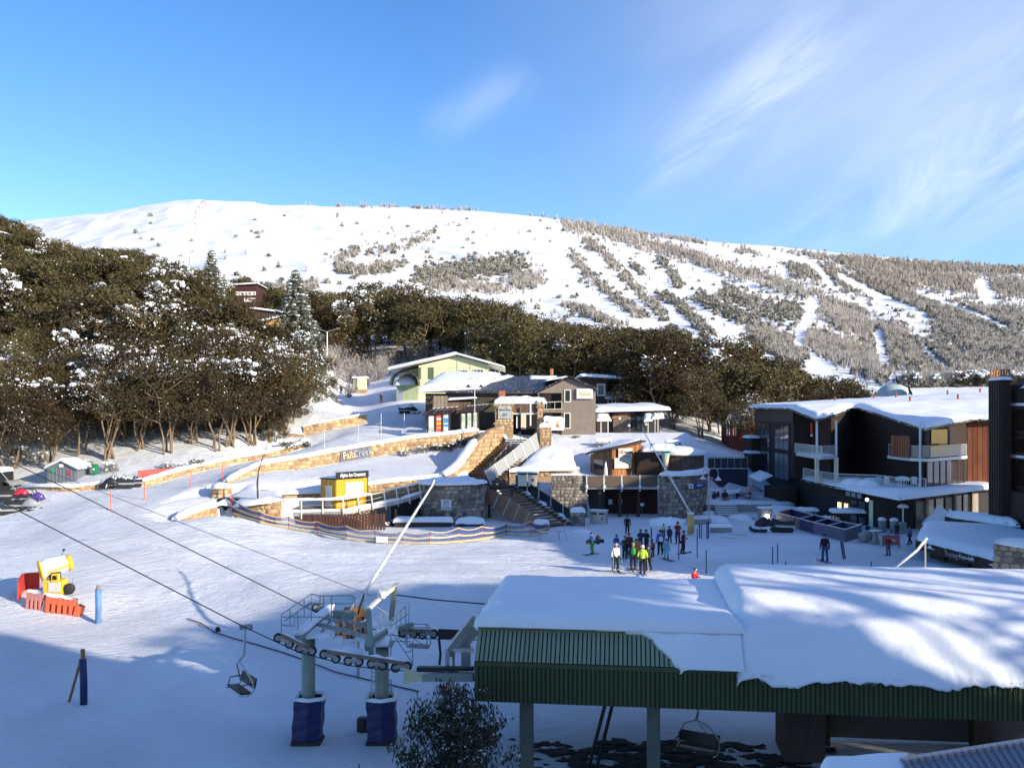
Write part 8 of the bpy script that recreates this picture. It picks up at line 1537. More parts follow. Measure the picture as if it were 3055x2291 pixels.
for i, (px, pb, w_, h_, m_, lb) in enumerate([(809, 1567, 1.0, .75, M_ORG, 'orange-red sign board standing by the left end of the net fence'), (1141, 1622, .9, .5, M_WHITE, 'blank white board lying against the net fence')]):
    g = GP(px, pb); r_ = thing('notice_board', lb, 'sign', tuple(g), rad(-8)); MB().box((0, -.15, h_/2+.08), (w_, .04, h_)).B('board', m_, r_); [MB().box((s*w_*.4, -.1, .2), (.05, .05, .5)).B('leg', M_GALV, r_) for s in (-1, 1)]
for i, (px, a, b) in enumerate([(2025, 1583, 1670), (2080, 1577, 1664), (2093, 1563, 1608), (2107, 1640, 1712), (2305, 1630, 1683), (2320, 1622, 1678), (2344, 1675, 1695), (2599, 1674, 1695)]):
    pole('rope_post', 'thin dark blue rope post, '+('right of the skiers','by the lamp foot','upper one by the lamp','nearest the station roof corner','left of the pair beyond the roof','right of the pair beyond the roof','short stub beyond the roof','short stub left of the white lance')[i], px, a, b, .035, mat('dark_blue_post', (.02, .03, .09), .5), 'thin dark rope posts on the plaza')
pole('white_post', 'short white post just behind the station roof', 2432, 1660, 1690, .08, M_WHITE)
rbp = GP(480, 1425); rb = thing('red_barrier', 'long red slatted barrier leaning along the low stone wall', 'barrier', tuple(rbp)); a, b = GP(412, 1434), GP(527, 1420)
for k in range(10): MB().bar(a.lerp(b, k/10)+V3((0, 0, .45)), a.lerp(b, (k+.92)/10)+V3((0, 0, .45)), .06, .7).B('slat_panel', mat('barrier_red', (.45, .08, .06), .6), rb, w=1)
MB().bar(a+V3((0, -.05, .82)), b+V3((0, -.05, .82)), .1, .07).B('top_rail', M_RED, rb, w=1)
sp_ = GP(770, 1492); sn = thing('bare_sapling', 'thin bare leaning sapling wrapped near its foot, rising across the lettered wall', 'tree', tuple(sp_)); sn['label'] = 'thin bare leaning sapling in front of the wall left of the lettering'
q = sp_; MB().tube([q-V3((0, 0, .3)), W(768, 1440, q.y), W(772, 1400, q.y), W(790, 1350, q.y), W(812, 1278, q.y)], [.08, .09, .05, .03, .012], 7).B('trunk', M_BARKD, sn, True, True)
for k in range(7): p = W(770+k*4, 1410-k*17, q.y); MB().tube([p, p+V3((.25*(-1)**k, 0, .55))], .012, 4).B('twig', M_BARKD, sn, w=1)
# shrubs under snow
for i, (px, py, s) in enumerate([(1290, 1346, .9), (1330, 1342, 1.0), (1255, 1352, .8), (1390, 1336, .9), (1200, 1360, .7), (860, 1345, 1.2), (900, 1338, 1.0), (590, 1395, .9), (545, 1408, .8), (50, 1370, 1.3), (110, 1385, 1.2), (30, 1400, 1.3), (255, 1400, 1.0), (1720, 1305, .5), (1045, 1562, .7), (1160, 1570, .7), (500, 1400, .8), (330, 1410, 1.0)]):
    g = GP(px, py); place(shr[(2, 1, 0, 2, 0, 1, 2, 0, 0, 0, 0, 0, 0, 0, 2, 2, 0, 0)[i]], tuple(g-V3((0, 0, .4))), i*1.1, s*.42, 'low bush half buried in snow beside a stone wall', 'low snow-laden bushes along the walls')
# ----- left: hut, bin, snowmobiles
hp = on(185, 96); hu = thing('grey_hut', 'small grey metal hut with a snowy gable roof and a green sign', 'hut', tuple(hp), rad(-6)); hw, hd, he_, hr_ = 3.2, 2.6, 1.5, 2.25
MB().add([(-hw/2, 0, -.3), (hw/2, 0, -.3), (hw/2, 0, he_), (0, 0, hr_), (-hw/2, 0, he_), (-hw/2, hd, -.3), (hw/2, hd, -.3), (hw/2, hd, he_), (0, hd, hr_), (-hw/2, hd, he_)], [(0, 1, 2, 3, 4), (9, 8, 7, 6, 5), (0, 5, 6, 1), (1, 6, 7, 2), (4, 9, 5, 0)]).B('wall', mat('slate_blue_metal', (.16, .18, .21), .6, .1), hu)
for k in range(8): MB().box((-hw/2+.2+k*.4, -.03, .75), (.03, .04, 1.5)).B('wall_rib', M_GALV, hu)
for s in (-1, 1):
    MB().slab([(0, -.25, hr_+.04), (s*(hw/2+.25), -.25, he_-.1), (s*(hw/2+.25), hd, he_-.1), (0, hd, hr_+.04)], .08*(-s)).B('roof', M_GALV, hu); MB().mound([(0, -.2, hr_+.08), (s*(hw/2+.25), -.2, he_-.02), (s*(hw/2+.25), hd, he_-.02), (0, hd, hr_+.08)][::s], .32, 5, 4, .4, .04).B('snow_cap', SNOW, hu, True)
MB().box((-1.0, -.06, 1.3), (.42, .04, .32)).B('green_sign', mat('sign_green', (.03, .38, .12), .5), hu); MB().box((-.05, -.06, 1.75), (.45, .04, .32)).B('white_sign', M_WHITE, hu); MB().box((.75, -.06, 1.0), (.3, .04, .45)).B('red_sign', M_RED, hu)
gp_ = on(283, 97); gb = thing('green_bin', 'green wheeled rubbish bin with a white mark right of the grey hut', 'bin', tuple(gp_)); MB().lathe((0, 0, 0), [(.28, .1), (.36, 1.05)], 4, Matrix.Rotation(rad(40), 3, 'Z')).B('body', mat('bin_green', (.02, .22, .09), .5), gb); MB().box((0, 0, 1.1), (.62, .62, .08)).B('lid', mat('bin_green', (0, 0, 0)), gb); MB().box((.02, -.33, .62), (.2, .02, .2)).B('label_mark', M_WHITE, gb)
[MB().lathe((s, .2, .1), [(0, 0), (.1, 0), (.1, .06), (0, .06)], 10, Matrix.Rotation(PI/2, 3, 'Y')).B('wheel', M_RUB, gb) for s in (-.25, .22)]
def snowmobile(label, loc, rz, body, seat=None, sc=1, cover=None):
    r_ = thing('snowmobile', label, 'snowmobile', tuple(loc), rz); seat = seat or M_BLACK; r_.scale = (sc*.95, sc, sc*1.35)
    sec = [(-.15, .25, .30, .35), (.3, .3, .35, .62), (.75, .34, .3, .78), (1.15, .3, .3, .62), (1.45, .16, .32, .42)]; vs = []
    for x, w, zb, zt in sec: vs += [(x, -w, zb), (x, w, zb), (x, w*.75, zt), (x, 0, zt+.07), (x, -w*.75, zt)]
    fs = [(0, 1, 2, 3, 4), tuple(len(vs)-1-i for i in range(5))]+[(i*5+j, (i+1)*5+j, (i+1)*5+(j+1) % 5, i*5+(j+1) % 5) for i in range(4) for j in range(5)]
    MB().add(vs, fs).B('cowl', body, r_, True)
    MB().add([(-1.5, -.17, .42), (.25, -.2, .42), (.25, .2, .42), (-1.5, .17, .42), (-1.5, -.14, .66), (-.6, -.17, .60), (.15, -.12, .76), (.15, .12, .76), (-.6, .17, .6), (-1.5, .14, .66)], [(3, 2, 1, 0), (0, 1, 6, 5, 4), (9, 8, 7, 2, 3), (4, 5, 8, 9), (5, 6, 7, 8), (1, 2, 7, 6), (0, 4, 9, 3)]).B('seat', seat, r_)
    MB().prism([(-1.55, -.2), (.35, -.24), (.35, .24), (-1.55, .2)], .3, .42).B('tunnel', M_GALV, r_)
    tr_ = MB(); pts = [(-1.45, .16), (-1.3, .02), (.1, .02), (.35, .16), (.2, .3), (-1.3, .3)]; tr_.add([(x, y, z) for y in (-.17, .17) for x, z in pts], [(5, 4, 3, 2, 1, 0), (6, 7, 8, 9, 10, 11)]+[(i, (i+1) % 6, 6+(i+1) % 6, 6+i) for i in range(6)]); tr_.B('track', M_RUB, r_)
    for s in (-.42, .42): MB().tube([(.55, s, .06), (1.5, s, .05), (1.75, s, .12), (1.85, s, .26)], .06, 6).B('ski', M_BLACK, r_); MB().tube([(1.05, s, .1), (.95, s*.6, .4)], .03, 5).B('ski_leg', M_GALV, r_)
    MB().add([(.62, -.22, .82), (.62, .22, .82), (.38, .16, 1.16), (.38, -.16, 1.16), (.66, -.22, .82), (.66, .22, .82), (.42, .16, 1.16), (.42, -.16, 1.16)], [(0, 1, 2, 3), (7, 6, 5, 4), (0, 4, 5, 1), (2, 6, 7, 3), (1, 5, 6, 2), (3, 7, 4, 0)]).B('windshield', mat('smoke_screen', (.05, .05, .06), .1, spec=.9), r_)
    MB().tube([(.2, -.36, .95), (.3, -.1, .92), (.3, .1, .92), (.2, .36, .95)], .025, 6).B('handlebar', M_BLACK, r_); MB().tube([(.35, 0, .7), (.3, 0, .92)], .04, 6).B('steering_post', M_BLACK, r_)
    MB().blob((1.42, 0, .5), .09, 1, 6, 5, (.5, 1.6, 1)).B('headlight', M_GALVL, r_); MB().tube([(-1.5, -.14, .66), (-1.6, -.14, .95), (-1.6, .14, .95), (-1.5, .14, .66)], .025, 5).B('rear_rack', M_BLACK, r_)
    return r_
M_GREYP = mat('grey_cowl', (.30, .31, .33), .35, coat=.3); M_PURP = mat('violet_cowl', (.09, .05, .24), .35, coat=.3); M_REDC = mat('crimson_cowl', (.55, .02, .05), .35, coat=.3)
snowmobile('black snowmobile parked against the low wall right of the green bin', on(352, 89.5)+V3((0, 0, .02)), rad(192), M_BLACK, sc=1.0)
snowmobile('second dark snowmobile right behind the black one by the wall', on(383, 91.2), rad(195), mat('dark_grey_cowl', (.06, .065, .075), .35, coat=.3), sc=.9)
snowmobile('grey snowmobile with violet nose at the left edge of the road', on(88, 86.5), rad(12), M_PURP, sc=1.0)
snowmobile('grey snowmobile between the red one and the violet one', on(66, 85), rad(8), M_GREYP, sc=1.05)
snowmobile('crimson snowmobile standing behind the grey one near the left edge', on(38, 88), rad(20), M_REDC, sc=1.05)
snowmobile('dark grey snowmobile cut by the left edge of the picture', on(5, 84.5), rad(200), M_GREYP, sc=1.0)
snowmobile('black snowmobile parked beside the banner pens on the shaded plaza', GP(2310, 1588), rad(160), M_BLACK, sc=1.15)
g = GP(592/1, 1255); snowmobile('small dark snowmobile beside the upper road below the green lodge', on(1218, 122), rad(20), M_BLACK, sc=.9)
lp = on(8, 92); ls = thing('loader_vehicle', 'dark tracked vehicle with snow on its roof cut by the left edge', 'vehicle', tuple(lp)); MB().box((-.6, 0, 1.3), (2.2, 2, 1.7)).B('cab', M_BLACK, ls); MB().box((-.5, -1.02, 1.5), (1.4, .05, .8)).B('window', M_GLASS, ls); MB().box((-.3, 0, .4), (3.2, 2.2, .7)).B('track', M_RUB, ls); MB().mound([(-1.7, -1, 2.15), (.5, -1, 2.15), (.5, 1, 2.15), (-1.7, 1, 2.15)], .4, 4, 4, .5).B('snow_cap', SNOW, ls, True); MB().bar((.4, -1, 2.1), (2.0, -1.1, .2), .08, .08).B('blade_arm', M_GALV, ls)
ar = on(40, 93); a_ = thing('concrete_pipe', 'grey half pipe end poking out of the snow beside the loader', 'pipe', tuple(ar)); MB().lathe((0, 0, .1), [(.8, -1), (.8, 2)], 10, Matrix.Rotation(PI/2, 3, 'X') , 0, PI).B('shell', M_CONC, a_); MB().lathe((0, 0, .1), [(.62, -1), (.62, 2)], 10, Matrix.Rotation(PI/2, 3, 'X'), 0, PI).B('lining', M_DARK, a_)
# ----- plaza furniture right of the skiers
M_BN = [mat('banner_pink', (.22, .10, .12), .6), mat('banner_navy', (.03, .035, .09), .6, var=.3), mat('banner_lilac', (.13, .10, .17), .6), mat('banner_grey', (.09, .10, .15), .6)]
FP = [(2318, 1560), (2386, 1581), (2427, 1593), (2470, 1604), (2522, 1618)]; fg = [GP(*p) for p in FP]; bk_ = [v+V3((1.9, 2.1, 0)) for v in fg]
for v in bk_: v.z = h1(v.x, v.y)
pen = thing('banner_pens', 'row of square pens made of sponsor banners on the shaded plaza', 'banner pens', tuple(fg[2]))
def banner(a, b, m): MB().bar(a+V3((0, 0, .5)), b+V3((0, 0, .5)), .08, .9).B('banner', m, pen, w=1); MB().bar(a+V3((0, 0, .97)), b+V3((0, 0, .97)), .1, .05).B('frost_edge', M_GALVL, pen, w=1)
for i in range(4): banner(fg[i], fg[i+1], M_BN[(0, 1, 2, 3)[i]]); banner(bk_[i], bk_[i+1], M_BN[(1, 1, 1, 3)[i]])
for i in range(5): banner(fg[i], bk_[i], M_BN[(0, 1, 1, 1, 3)[i]])
a = GP(2522, 1618); b = GP(2570, 1600); banner(a, b, M_BN[3])
p = GP(2283, 1552); lb_ = thing('light_box', 'grey equipment box with a dazzling white light on its front', 'equipment box', tuple(p), rad(12)); MB().box((0, 0, .55), (1.15, .7, 1.1)).B('body', M_CONC, lb_); MB().box((0, 0, 1.13), (1.25, .8, .08)).B('lid', M_GALV, lb_); MB().mound([(-.6, -.4, 1.17), (.6, -.4, 1.17), (.6, .4, 1.17), (-.6, .4, 1.17)], .12, 3, 3, .15).B('snow_cap', SNOW, lb_, True)
MB().blob((-.02, -.42, .38), .14, 2, 8, 6, (1.3, .4, 1), 0).B('lamp', mat('floodlight', (1, 1, 1), .4, emit=(1, .97, .88, 30)), lb_)
def table_rect(label, px, py, w, d, hh, rz=0):
    p = GP(px, py); r_ = thing('timber_table', label, 'table', tuple(p), rz); MB().box((0, 0, hh), (w, d, .08)).B('table_top', M_WOODD, r_)
    for sx in (-1, 1):
        for sy in (-1, 1): MB().box((sx*w*.44, sy*d*.4, hh/2), (.09, .09, hh)).B('leg', M_WOODD, r_)
    MB().mound([(-w/2, -d/2, hh+.04), (w/2, -d/2, hh+.04), (w/2, d/2, hh+.04), (-w/2, d/2, hh+.04)], .28, 6, 4, .35, .05, .05, int(px)).B('snow_cap', SNOW, r_, True); return r_
table_rect('large snow-covered timber table under the lodge deck', 2540, 1566, 3.4, 1.6, 1.1, rad(-8)); table_rect('low dark timber table behind the banner pens', 2408, 1548, 1.8, 1.2, .75, rad(5))
for i, (px, py, lb) in enumerate([(2632, 1588, 'snow-capped grey bin left of the mushroom lamp'), (2667, 1590, 'snow-capped grey bin right beside the mushroom lamp'), (2230, 1508, 'snow-capped bin beside the pink umbrella')]):
    p = GP(px, py); r_ = thing('round_bin', lb, 'bin', tuple(p)); MB().lathe((0, 0, 0), [(.0, 0), (.28, 0), (.3, .95), (.0, .95)], 12).B('body', M_CONC, r_, True); MB().lathe((0, 0, .95), [(.33, 0), (.34, .1), (.22, .24), (.01, .28)], 12).B('snow_cap', SNOW, r_, True)
p = GP(2612, 1624); r_ = thing('bar_table', 'tall round bar table with a cone foot on the plaza', 'table', tuple(p)); MB().lathe((0, 0, 0), [(.32, 0), (.12, 1.0), (.0, 1.0)], 12).B('cone_foot', M_CONC, r_, True); MB().lathe((0, 0, 1.0), [(0, 0), (.45, 0), (.45, .05), (0, .06)], 14).B('table_top', M_GALVL, r_)
p = GP(2585, 1618); r_ = thing('cable_drum', 'grey drum lying on its side with a dark open end', 'drum', tuple(p)); MB().lathe((-.1, 0, .42), [(.25, -.45), (.42, -.4), (.42, .4), (.3, .45)], 14, Matrix.Rotation(rad(70), 3, 'Y')).B('drum', M_CONC, r_, True); MB().lathe((.3, -.05, .45), [(0, 0), (.4, 0), (.42, .06)], 14, Matrix.Rotation(rad(70), 3, 'Y')).B('open_end', M_BLACK, r_)
p = GP(2655, 1634); r_ = thing('red_banner', 'pinkish red banner on low legs on the plaza', 'banner', tuple(p), rad(8)); MB().box((0, 0, .55), (1.35, .06, .75)).B('cloth', mat('banner_red', (.50, .14, .15), .6), r_); [MB().box((s*.68, 0, .45), (.05, .3 if s else .05, .9)).B('leg', M_GALV, r_) for s in (-1, 1)]
MB().bar((-.1, -.05, .5), (.15, -.05, .62), .02, .08).bar((.15, -.05, .62), (.4, -.05, .5), .02, .08).B('white_mark', M_WHITE, r_)
p = GP(2694, 1592); r_ = thing('mushroom_lamp', 'post with a snow-capped mushroom shade beside the lodge corner', 'lamp', tuple(p)); MB().tube([(0, 0, 0), (0, 0, 2.1)], .06, 8).B('pole', M_GALVL, r_); MB().lathe((0, 0, 2.05), [(.42, 0), (.4, .12), (.2, .28), (.01, .32)], 14).B('snow_cap', SNOW, r_, True); MB().box((0, .1, .45), (.5, .4, .9)).B('base_box', M_CONC, r_)
p = GP(2242, 1512); um = thing('pink_umbrella', 'faded pink market umbrella with snow on it beside the lodge', 'umbrella', tuple(p)); MB().tube([(0, 0, 0), (0, 0, 2.35)], .04, 6).B('pole', M_WHITE, um); MB().lathe((0, 0, 1.6), [(1.35, 0), (.7, .35), (.04, .75)], 6).B('canopy', mat('faded_pink', (.52, .34, .36), .7, var=.2, scale=1.5), um); MB().lathe((0, 0, 2.32), [(.06, 0), (.06, .15), (.0, .17)], 6).B('finial', M_WHITE, um)
p = GP(2200, 1485); um2 = thing('pink_umbrella', 'second faded umbrella half hidden behind the pink one', 'umbrella', (p.x-2.5, p.y+4, p.z)); MB().tube([(0, 0, 0), (0, 0, 2.5)], .04, 6).B('pole', M_WHITE, um2); MB().lathe((0, 0, 1.75), [(1.2, 0), (.6, .3), (.04, .65)], 6).B('canopy', MATS['faded_pink'], um2)
sx_ = thing('stone_steps', 'short flight of snowy steps up to the cafe terrace', 'steps', tuple(GP(2172, 1540)))
c0 = GP(2172, 1540)
for k in range(5): MB().box((c0.x+k*.05, c0.y+k*.55, c0.z+.1+k*.17), (2.2, .5, .18)).B('step', M_CONC, sx_, w=1); MB().box((c0.x+k*.05, c0.y+.05+k*.55, c0.z+.205+k*.17), (2.15, .42, .03)).B('snow_cover', SNOW, sx_, w=1)
ct = thing('cafe_terrace', 'snowy cafe terrace platform above the steps', 'terrace', (c0.x, c0.y+5, c0.z)); zt_ = c0.z+.9; MB().prism([(c0.x-1.6, c0.y+2.6), (28.3, c0.y+2.6), (28.3, 101.5), (c0.x-2.2, 101.5)], -.5, zt_).B('platform', M_CONC, ct, w=1); snow_plane(ct, [(c0.x-1.6, c0.y+2.6), (28.3, c0.y+2.6), (28.3, 101.5), (c0.x-2.2, 101.5)], lambda x, y: zt_+0*x, .25, .5, .4, .2, 22)
for i, (x, y) in enumerate([(c0.x+1.8, 97.5), (c0.x+3.6, 99.3), (c0.x+.3, 99.5)]):
    r_ = thing('picnic_table', ('nearest snowy picnic table on the cafe terrace', 'snowy picnic table at the back of the cafe terrace', 'snowy picnic table beside the dark fence')[i], 'table', (x, y, zt_+.15)); MB().box((0, 0, .72), (1.6, .75, .06)).B('table_top', M_WOODD, r_)
    for s in (-1, 1): MB().box((s*.6, 0, .36), (.08, .6, .72)).B('leg', M_WOODD, r_); MB().box((0, s*.7, .42), (1.6, .28, .05)).B('bench', M_WOODD, r_)
    MB().mound([(-.8, -.38, .75), (.8, -.38, .75), (.8, .38, .75), (-.8, .38, .75)], .25, 4, 3, .25).B('snow_cap', SNOW, r_, True)
for i, (px, py, s) in enumerate([(2130, 1555, 1.0), (2210, 1550, .9), (1735, 1590, .6), (1990, 1565, 1.2), (2330, 1530, 1.4), (2380, 1535, 1.3), (2125, 1535, .7), (2300, 1500, 1.0), (2010, 1560, .8), (2960, 1690, 1.2), (2470, 1555, .9)]):
    g = GP(px, py); o = MB().blob((0, 0, 0), s, i+60, 14, 8, (1.5, 1, .55), .16).B('snow_pile', SNOW, None, True); o.location = g; tag(o, 'rounded pile of cleared snow on the shaded plaza', 'snow pile', 'piles of cleared snow on the plaza')
r_ = thing('round_bench', 'round stone bench ring with snow near the lamp at the steps', 'bench', tuple(GP(2085, 1560))); MB().lathe((0, 0, 0), [(.7, 0), (1.1, 0), (1.1, .45), (.7, .45)], 18).B('ring', M_CONC, r_); MB().lathe((0, 0, .45), [(.7, 0), (.8, .12), (1.0, .12), (1.1, 0)], 18).B('snow_cap', SNOW, r_, True)
p = GP(2150, 1588); r_ = thing('snow_block', 'low concrete block with snow beside the lamp foot', 'block', tuple(p)); MB().box((0, 0, .25), (1.7, .8, .5)).B('core', M_CONC, r_); MB().mound([(-.85, -.4, .5), (.85, -.4, .5), (.85, .4, .5), (-.85, .4, .5)], .25, 4, 3, .3).B('snow_cap', SNOW, r_, True)
p = GP(1915, 1540); r_ = thing('small_sign', 'small white notice on a thin stand before the dark doors', 'sign', (p.x, p.y, p.z)); MB().tube([(0, 0, 0), (0, 0, 1.1)], .02, 5).B('stand', M_GALV, r_); MB().box((0, -.02, 1.15), (.42, .03, .3)).B('board', M_WHITE, r_)
# ----- people
M_SKIN = mat('skin', (.50, .28, .19), .6, var=.05); CL = {}
def cloth(rgb):
    k = 'cloth_%d_%d_%d' % tuple(int(c*255) for c in rgb)
    return mat(k, rgb, .8, var=.15, scale=8, bump=.2, bscale=18)
def skinmesh(name, verts, edges, rads, m, parent, sub=1, root=0):
    me = bpy.data.meshes.new(name); me.from_pydata(verts, edges, []); me.materials.append(m); o = bpy.data.objects.new(name, me); COL.objects.link(o); o.parent = parent
    md = o.modifiers.new('skin', 'SKIN'); md.use_smooth_shade = True; sv = me.skin_vertices[0].data
    for i, r in enumerate(rads): sv[i].radius = (r, r) if not isinstance(r, tuple) else r
    sv[root].use_root = True; s = o.modifiers.new('sub', 'SUBSURF'); s.levels = sub; s.render_levels = sub; return o
def person(label, loc, h, rz, jac, pants, hat, pose='stand', hatkind='helmet', boots=(.03, .03, .035), pack=None, seed=0, hood=False, arms=None):
    k = h/1.75; r_ = thing('person', label, 'person', tuple(loc), rz); r_.scale = (k, k, k); rn_ = random.Random(seed); w = rn_.uniform(-.03, .03)
    step = {'stand': .0, 'walk': .28, 'ski': .06}[pose if pose in ('stand', 'walk', 'ski') else 'stand']; lean = -.06 if pose == 'ski' else 0
    kb = .05 if pose == 'ski' else .02
    hip = .93; L = lambda s: [(s*.1, 0, hip-.04), (s*.12, -kb-step*s*.45, .5), (s*.13, .03-step*s*.9+ (0), .1), (s*.15, -.13-step*s*.9, .05)]
    A = arms or (rn_.choice([((.29, .02, 1.15), (.27, -.17, .98)), ((.27, .03, 1.14), (.16, -.24, 1.15)), ((.26, .02, 1.13), (.28, -.06, .90))]),)*2
    V = [(0, 0, hip), (0, lean*.5+.0, 1.13), (0, lean, 1.36), (0, lean, 1.46), (0, lean-.01, 1.55), (0, lean-.01, 1.64)]; E = [(0, 1), (1, 2), (2, 3), (3, 4), (4, 5)]; Rr = [.13, .115, .135, .06, .075, .085]
    for s in (-1, 1):
        b = len(V); V += L(s); E += [(0, b), (b, b+1), (b+1, b+2), (b+2, b+3)]; Rr += [.09, .062, .045, .04]
        el, wr = A[0 if s < 0 else 1]; b = len(V); V += [(s*.18, lean, 1.40), (s*el[0], el[1], el[2]), (s*wr[0], wr[1], wr[2])]; E += [(2, b), (b, b+1), (b+1, b+2)]; Rr += [.06, .042, .032]
    skinmesh('body', V, E, Rr, M_SKIN, r_)
    jv = [(0, 0, hip-.08), (0, lean*.5, 1.13), (0, lean, 1.36), (0, lean, 1.49)]; je = [(0, 1), (1, 2), (2, 3)]; jr = [(.19, .15), (.18, .14), (.185, .145), (.085, .085)]
    for s in (-1, 1):
        el, wr = A[0 if s < 0 else 1]; b = len(jv); jv += [(s*.185, lean, 1.41), (s*el[0], el[1], el[2]), (s*(wr[0]), wr[1]*.92, wr[2]+.01)]; je += [(2, b), (b, b+1), (b+1, b+2)]; jr += [.088, .066, .055]
    skinmesh('jacket', jv, je, jr, cloth(jac), r_, root=1)
    pv = [(0, 0, hip)]; pe = []; pr_ = [(.155, .125)]
    for s in (-1, 1): b = len(pv); q = L(s); pv += [q[0], q[1], (q[2][0], q[2][1], .16)]; pe += [(0, b), (b, b+1), (b+1, b+2)]; pr_ += [.12, .092, .085]
    skinmesh('trousers', pv, pe, pr_, cloth(pants), r_)
    for s in (-1, 1):
        q = L(s); skinmesh('boot', [(q[2][0], q[2][1]+.02, .26), (q[2][0], q[2][1]+.02, .07), (q[3][0], q[3][1]-.06, .055)], [(0, 1), (1, 2)], [.075, .075, .055], cloth(boots), r_)
        el, wr = A[0 if s < 0 else 1]; d = (V3(wr)-V3(el)).normalized(); wv_ = V3((s*wr[0], wr[1], wr[2])); dd = V3((s*d.x, d.y, d.z)); sdv = dd.cross(V3((0, 0, 1))).normalized() if abs(dd.z) < .95 else V3((1, 0, 0)); gm = MB(); gm.blob(wv_+dd*.05, .048, 1, 7, 5, (1, 1, 1.1), .05)
        for f in range(4): o_ = wv_+dd*.075+sdv*(-.03+.02*f); gm.tube([o_, o_+dd*(.045-.006*abs(f-1.5)), o_+dd*.06+V3((0, -.02, -.02))], .011, 5)
        gm.tube([wv_+dd*.03+sdv*.04, wv_+dd*.07+sdv*.06+V3((0, -.015, 0))], .013, 5); gm.B('glove', cloth((.03, .03, .03)), r_, True)
    hz = 1.63; hy_ = lean-.015; hm = MB(); hm.blob((0, hy_, hz), .102, 1, 14, 10, (.86, 1.0, 1.18), 0); hm.B('head', M_SKIN, r_, True)
    fc = MB(); fc.add([(-.015, hy_-.098, hz-.01), (.015, hy_-.098, hz-.01), (0, hy_-.098, hz+.03), (0, hy_-.125, hz-.012)], [(0, 1, 3), (1, 2, 3), (2, 0, 3)]); fc.B('nose', M_SKIN, r_); MB().box((0, hy_-.093, hz-.055), (.045, .012, .01)).B('mouth', mat('lip', (.3, .1, .08), .5), r_)
    [MB().blob((s*.09, hy_+.01, hz), .022, 1, 6, 4, (.5, 1, 1.4), 0).B('ear', M_SKIN, r_) for s in (-1, 1)]
    if hatkind == 'helmet':
        MB().lathe((0, hy_+.01, hz+.02), [(.112, -.03), (.122, .03), (.112, .085), (.07, .125), (.01, .14)], 14).B('helmet', mat('helmet_%d' % (int(sum(hat)*1000)), hat, .35, coat=.4), r_, True); MB().tube([(-.085, hy_-.06, hz+.015), (-.04, hy_-.105, hz+.015), (.04, hy_-.105, hz+.015), (.085, hy_-.06, hz+.015)], .026, 6).B('goggles', M_BLACK, r_)
    else:
        MB().lathe((0, hy_+.005, hz+.03), [(.106, -.03), (.112, .02), (.10, .07), (.05, .11), (.01, .12)], 12).B('beanie' if hatkind == 'beanie' else 'hair', cloth(hat), r_, True); [MB().blob((s*.035, hy_-.092, hz+.012), .009, 1, 5, 4).B('eye', M_BLACK, r_) for s in (-1, 1)]
    if hood: MB().blob((0, lean+.12, 1.47), .12, 3, 9, 6, (1.1, .7, .7), .08).B('hood', cloth(jac), r_, True)
    if pack:
        bp_ = MB(); bp_.blob((0, lean+.22, 1.22), .21, 4, 10, 8, (.85, .55, 1.25), .05); o = bp_.B('backpack', cloth(pack), None, True); o.parent = None
        o.matrix_basis = Matrix.Translation(V3(loc)) @ Matrix.Rotation(rz, 4, 'Z') @ Matrix.Diagonal((k, k, k, 1)); tag(o, 'backpack worn by the '+label.split(' in ')[0].replace('person', 'person')+' '+label[label.find('in '):][:40] if 0 else 'rounded backpack on the back of the '+label[:46].strip(), 'backpack')
    return r_
def skis(loc, rz, col, label, n=2, L_=1.6, board=False):
    for i in range(1 if board else n):
        w = .26 if board else .09; o = MB(); x = 0 if board else (-.14, .14)[i]; pts = []
        o.add([(x-w/2, -L_*.52, .03), (x+w/2, -L_*.52, .03), (x+w/2, L_*.42, .03), (x-w/2, L_*.42, .03), (x-w*.35, -L_*.6, .09), (x+w*.35, -L_*.6, .09), (x-w/2, -L_*.52, .045), (x+w/2, -L_*.52, .045), (x+w/2, L_*.42, .045), (x-w/2, L_*.42, .045)], [(3, 2, 1, 0), (6, 7, 8, 9), (0, 1, 5, 4), (4, 5, 7, 6), (1, 2, 8, 7), (2, 3, 9, 8), (3, 0, 6, 9)])
        q = o.B('snowboard' if board else 'ski', cloth(col)); q.matrix_basis = Matrix.Translation(V3(loc)) @ Matrix.Rotation(rz, 4, 'Z'); tag(q, label, 'snowboard' if board else 'ski', None if board else 'pair of '+label[:50])
def poles(loc, rz, k, label):
    for s in (-1, 1):
        o = MB(); o.tube([(s*.27*k, -.2*k, 1.0*k), (s*.36*k, -.3*k, .0)], .012, 5); o.lathe((s*.353*k, -.29*k, .08), [(.0, 0), (.05, 0), (.0, .01)], 8); q = o.B('ski_pole', M_GALVL); q.matrix_basis = Matrix.Translation(V3(loc)) @ Matrix.Rotation(rz, 4, 'Z'); tag(q, label, 'ski pole', 'pair of '+label[:50])
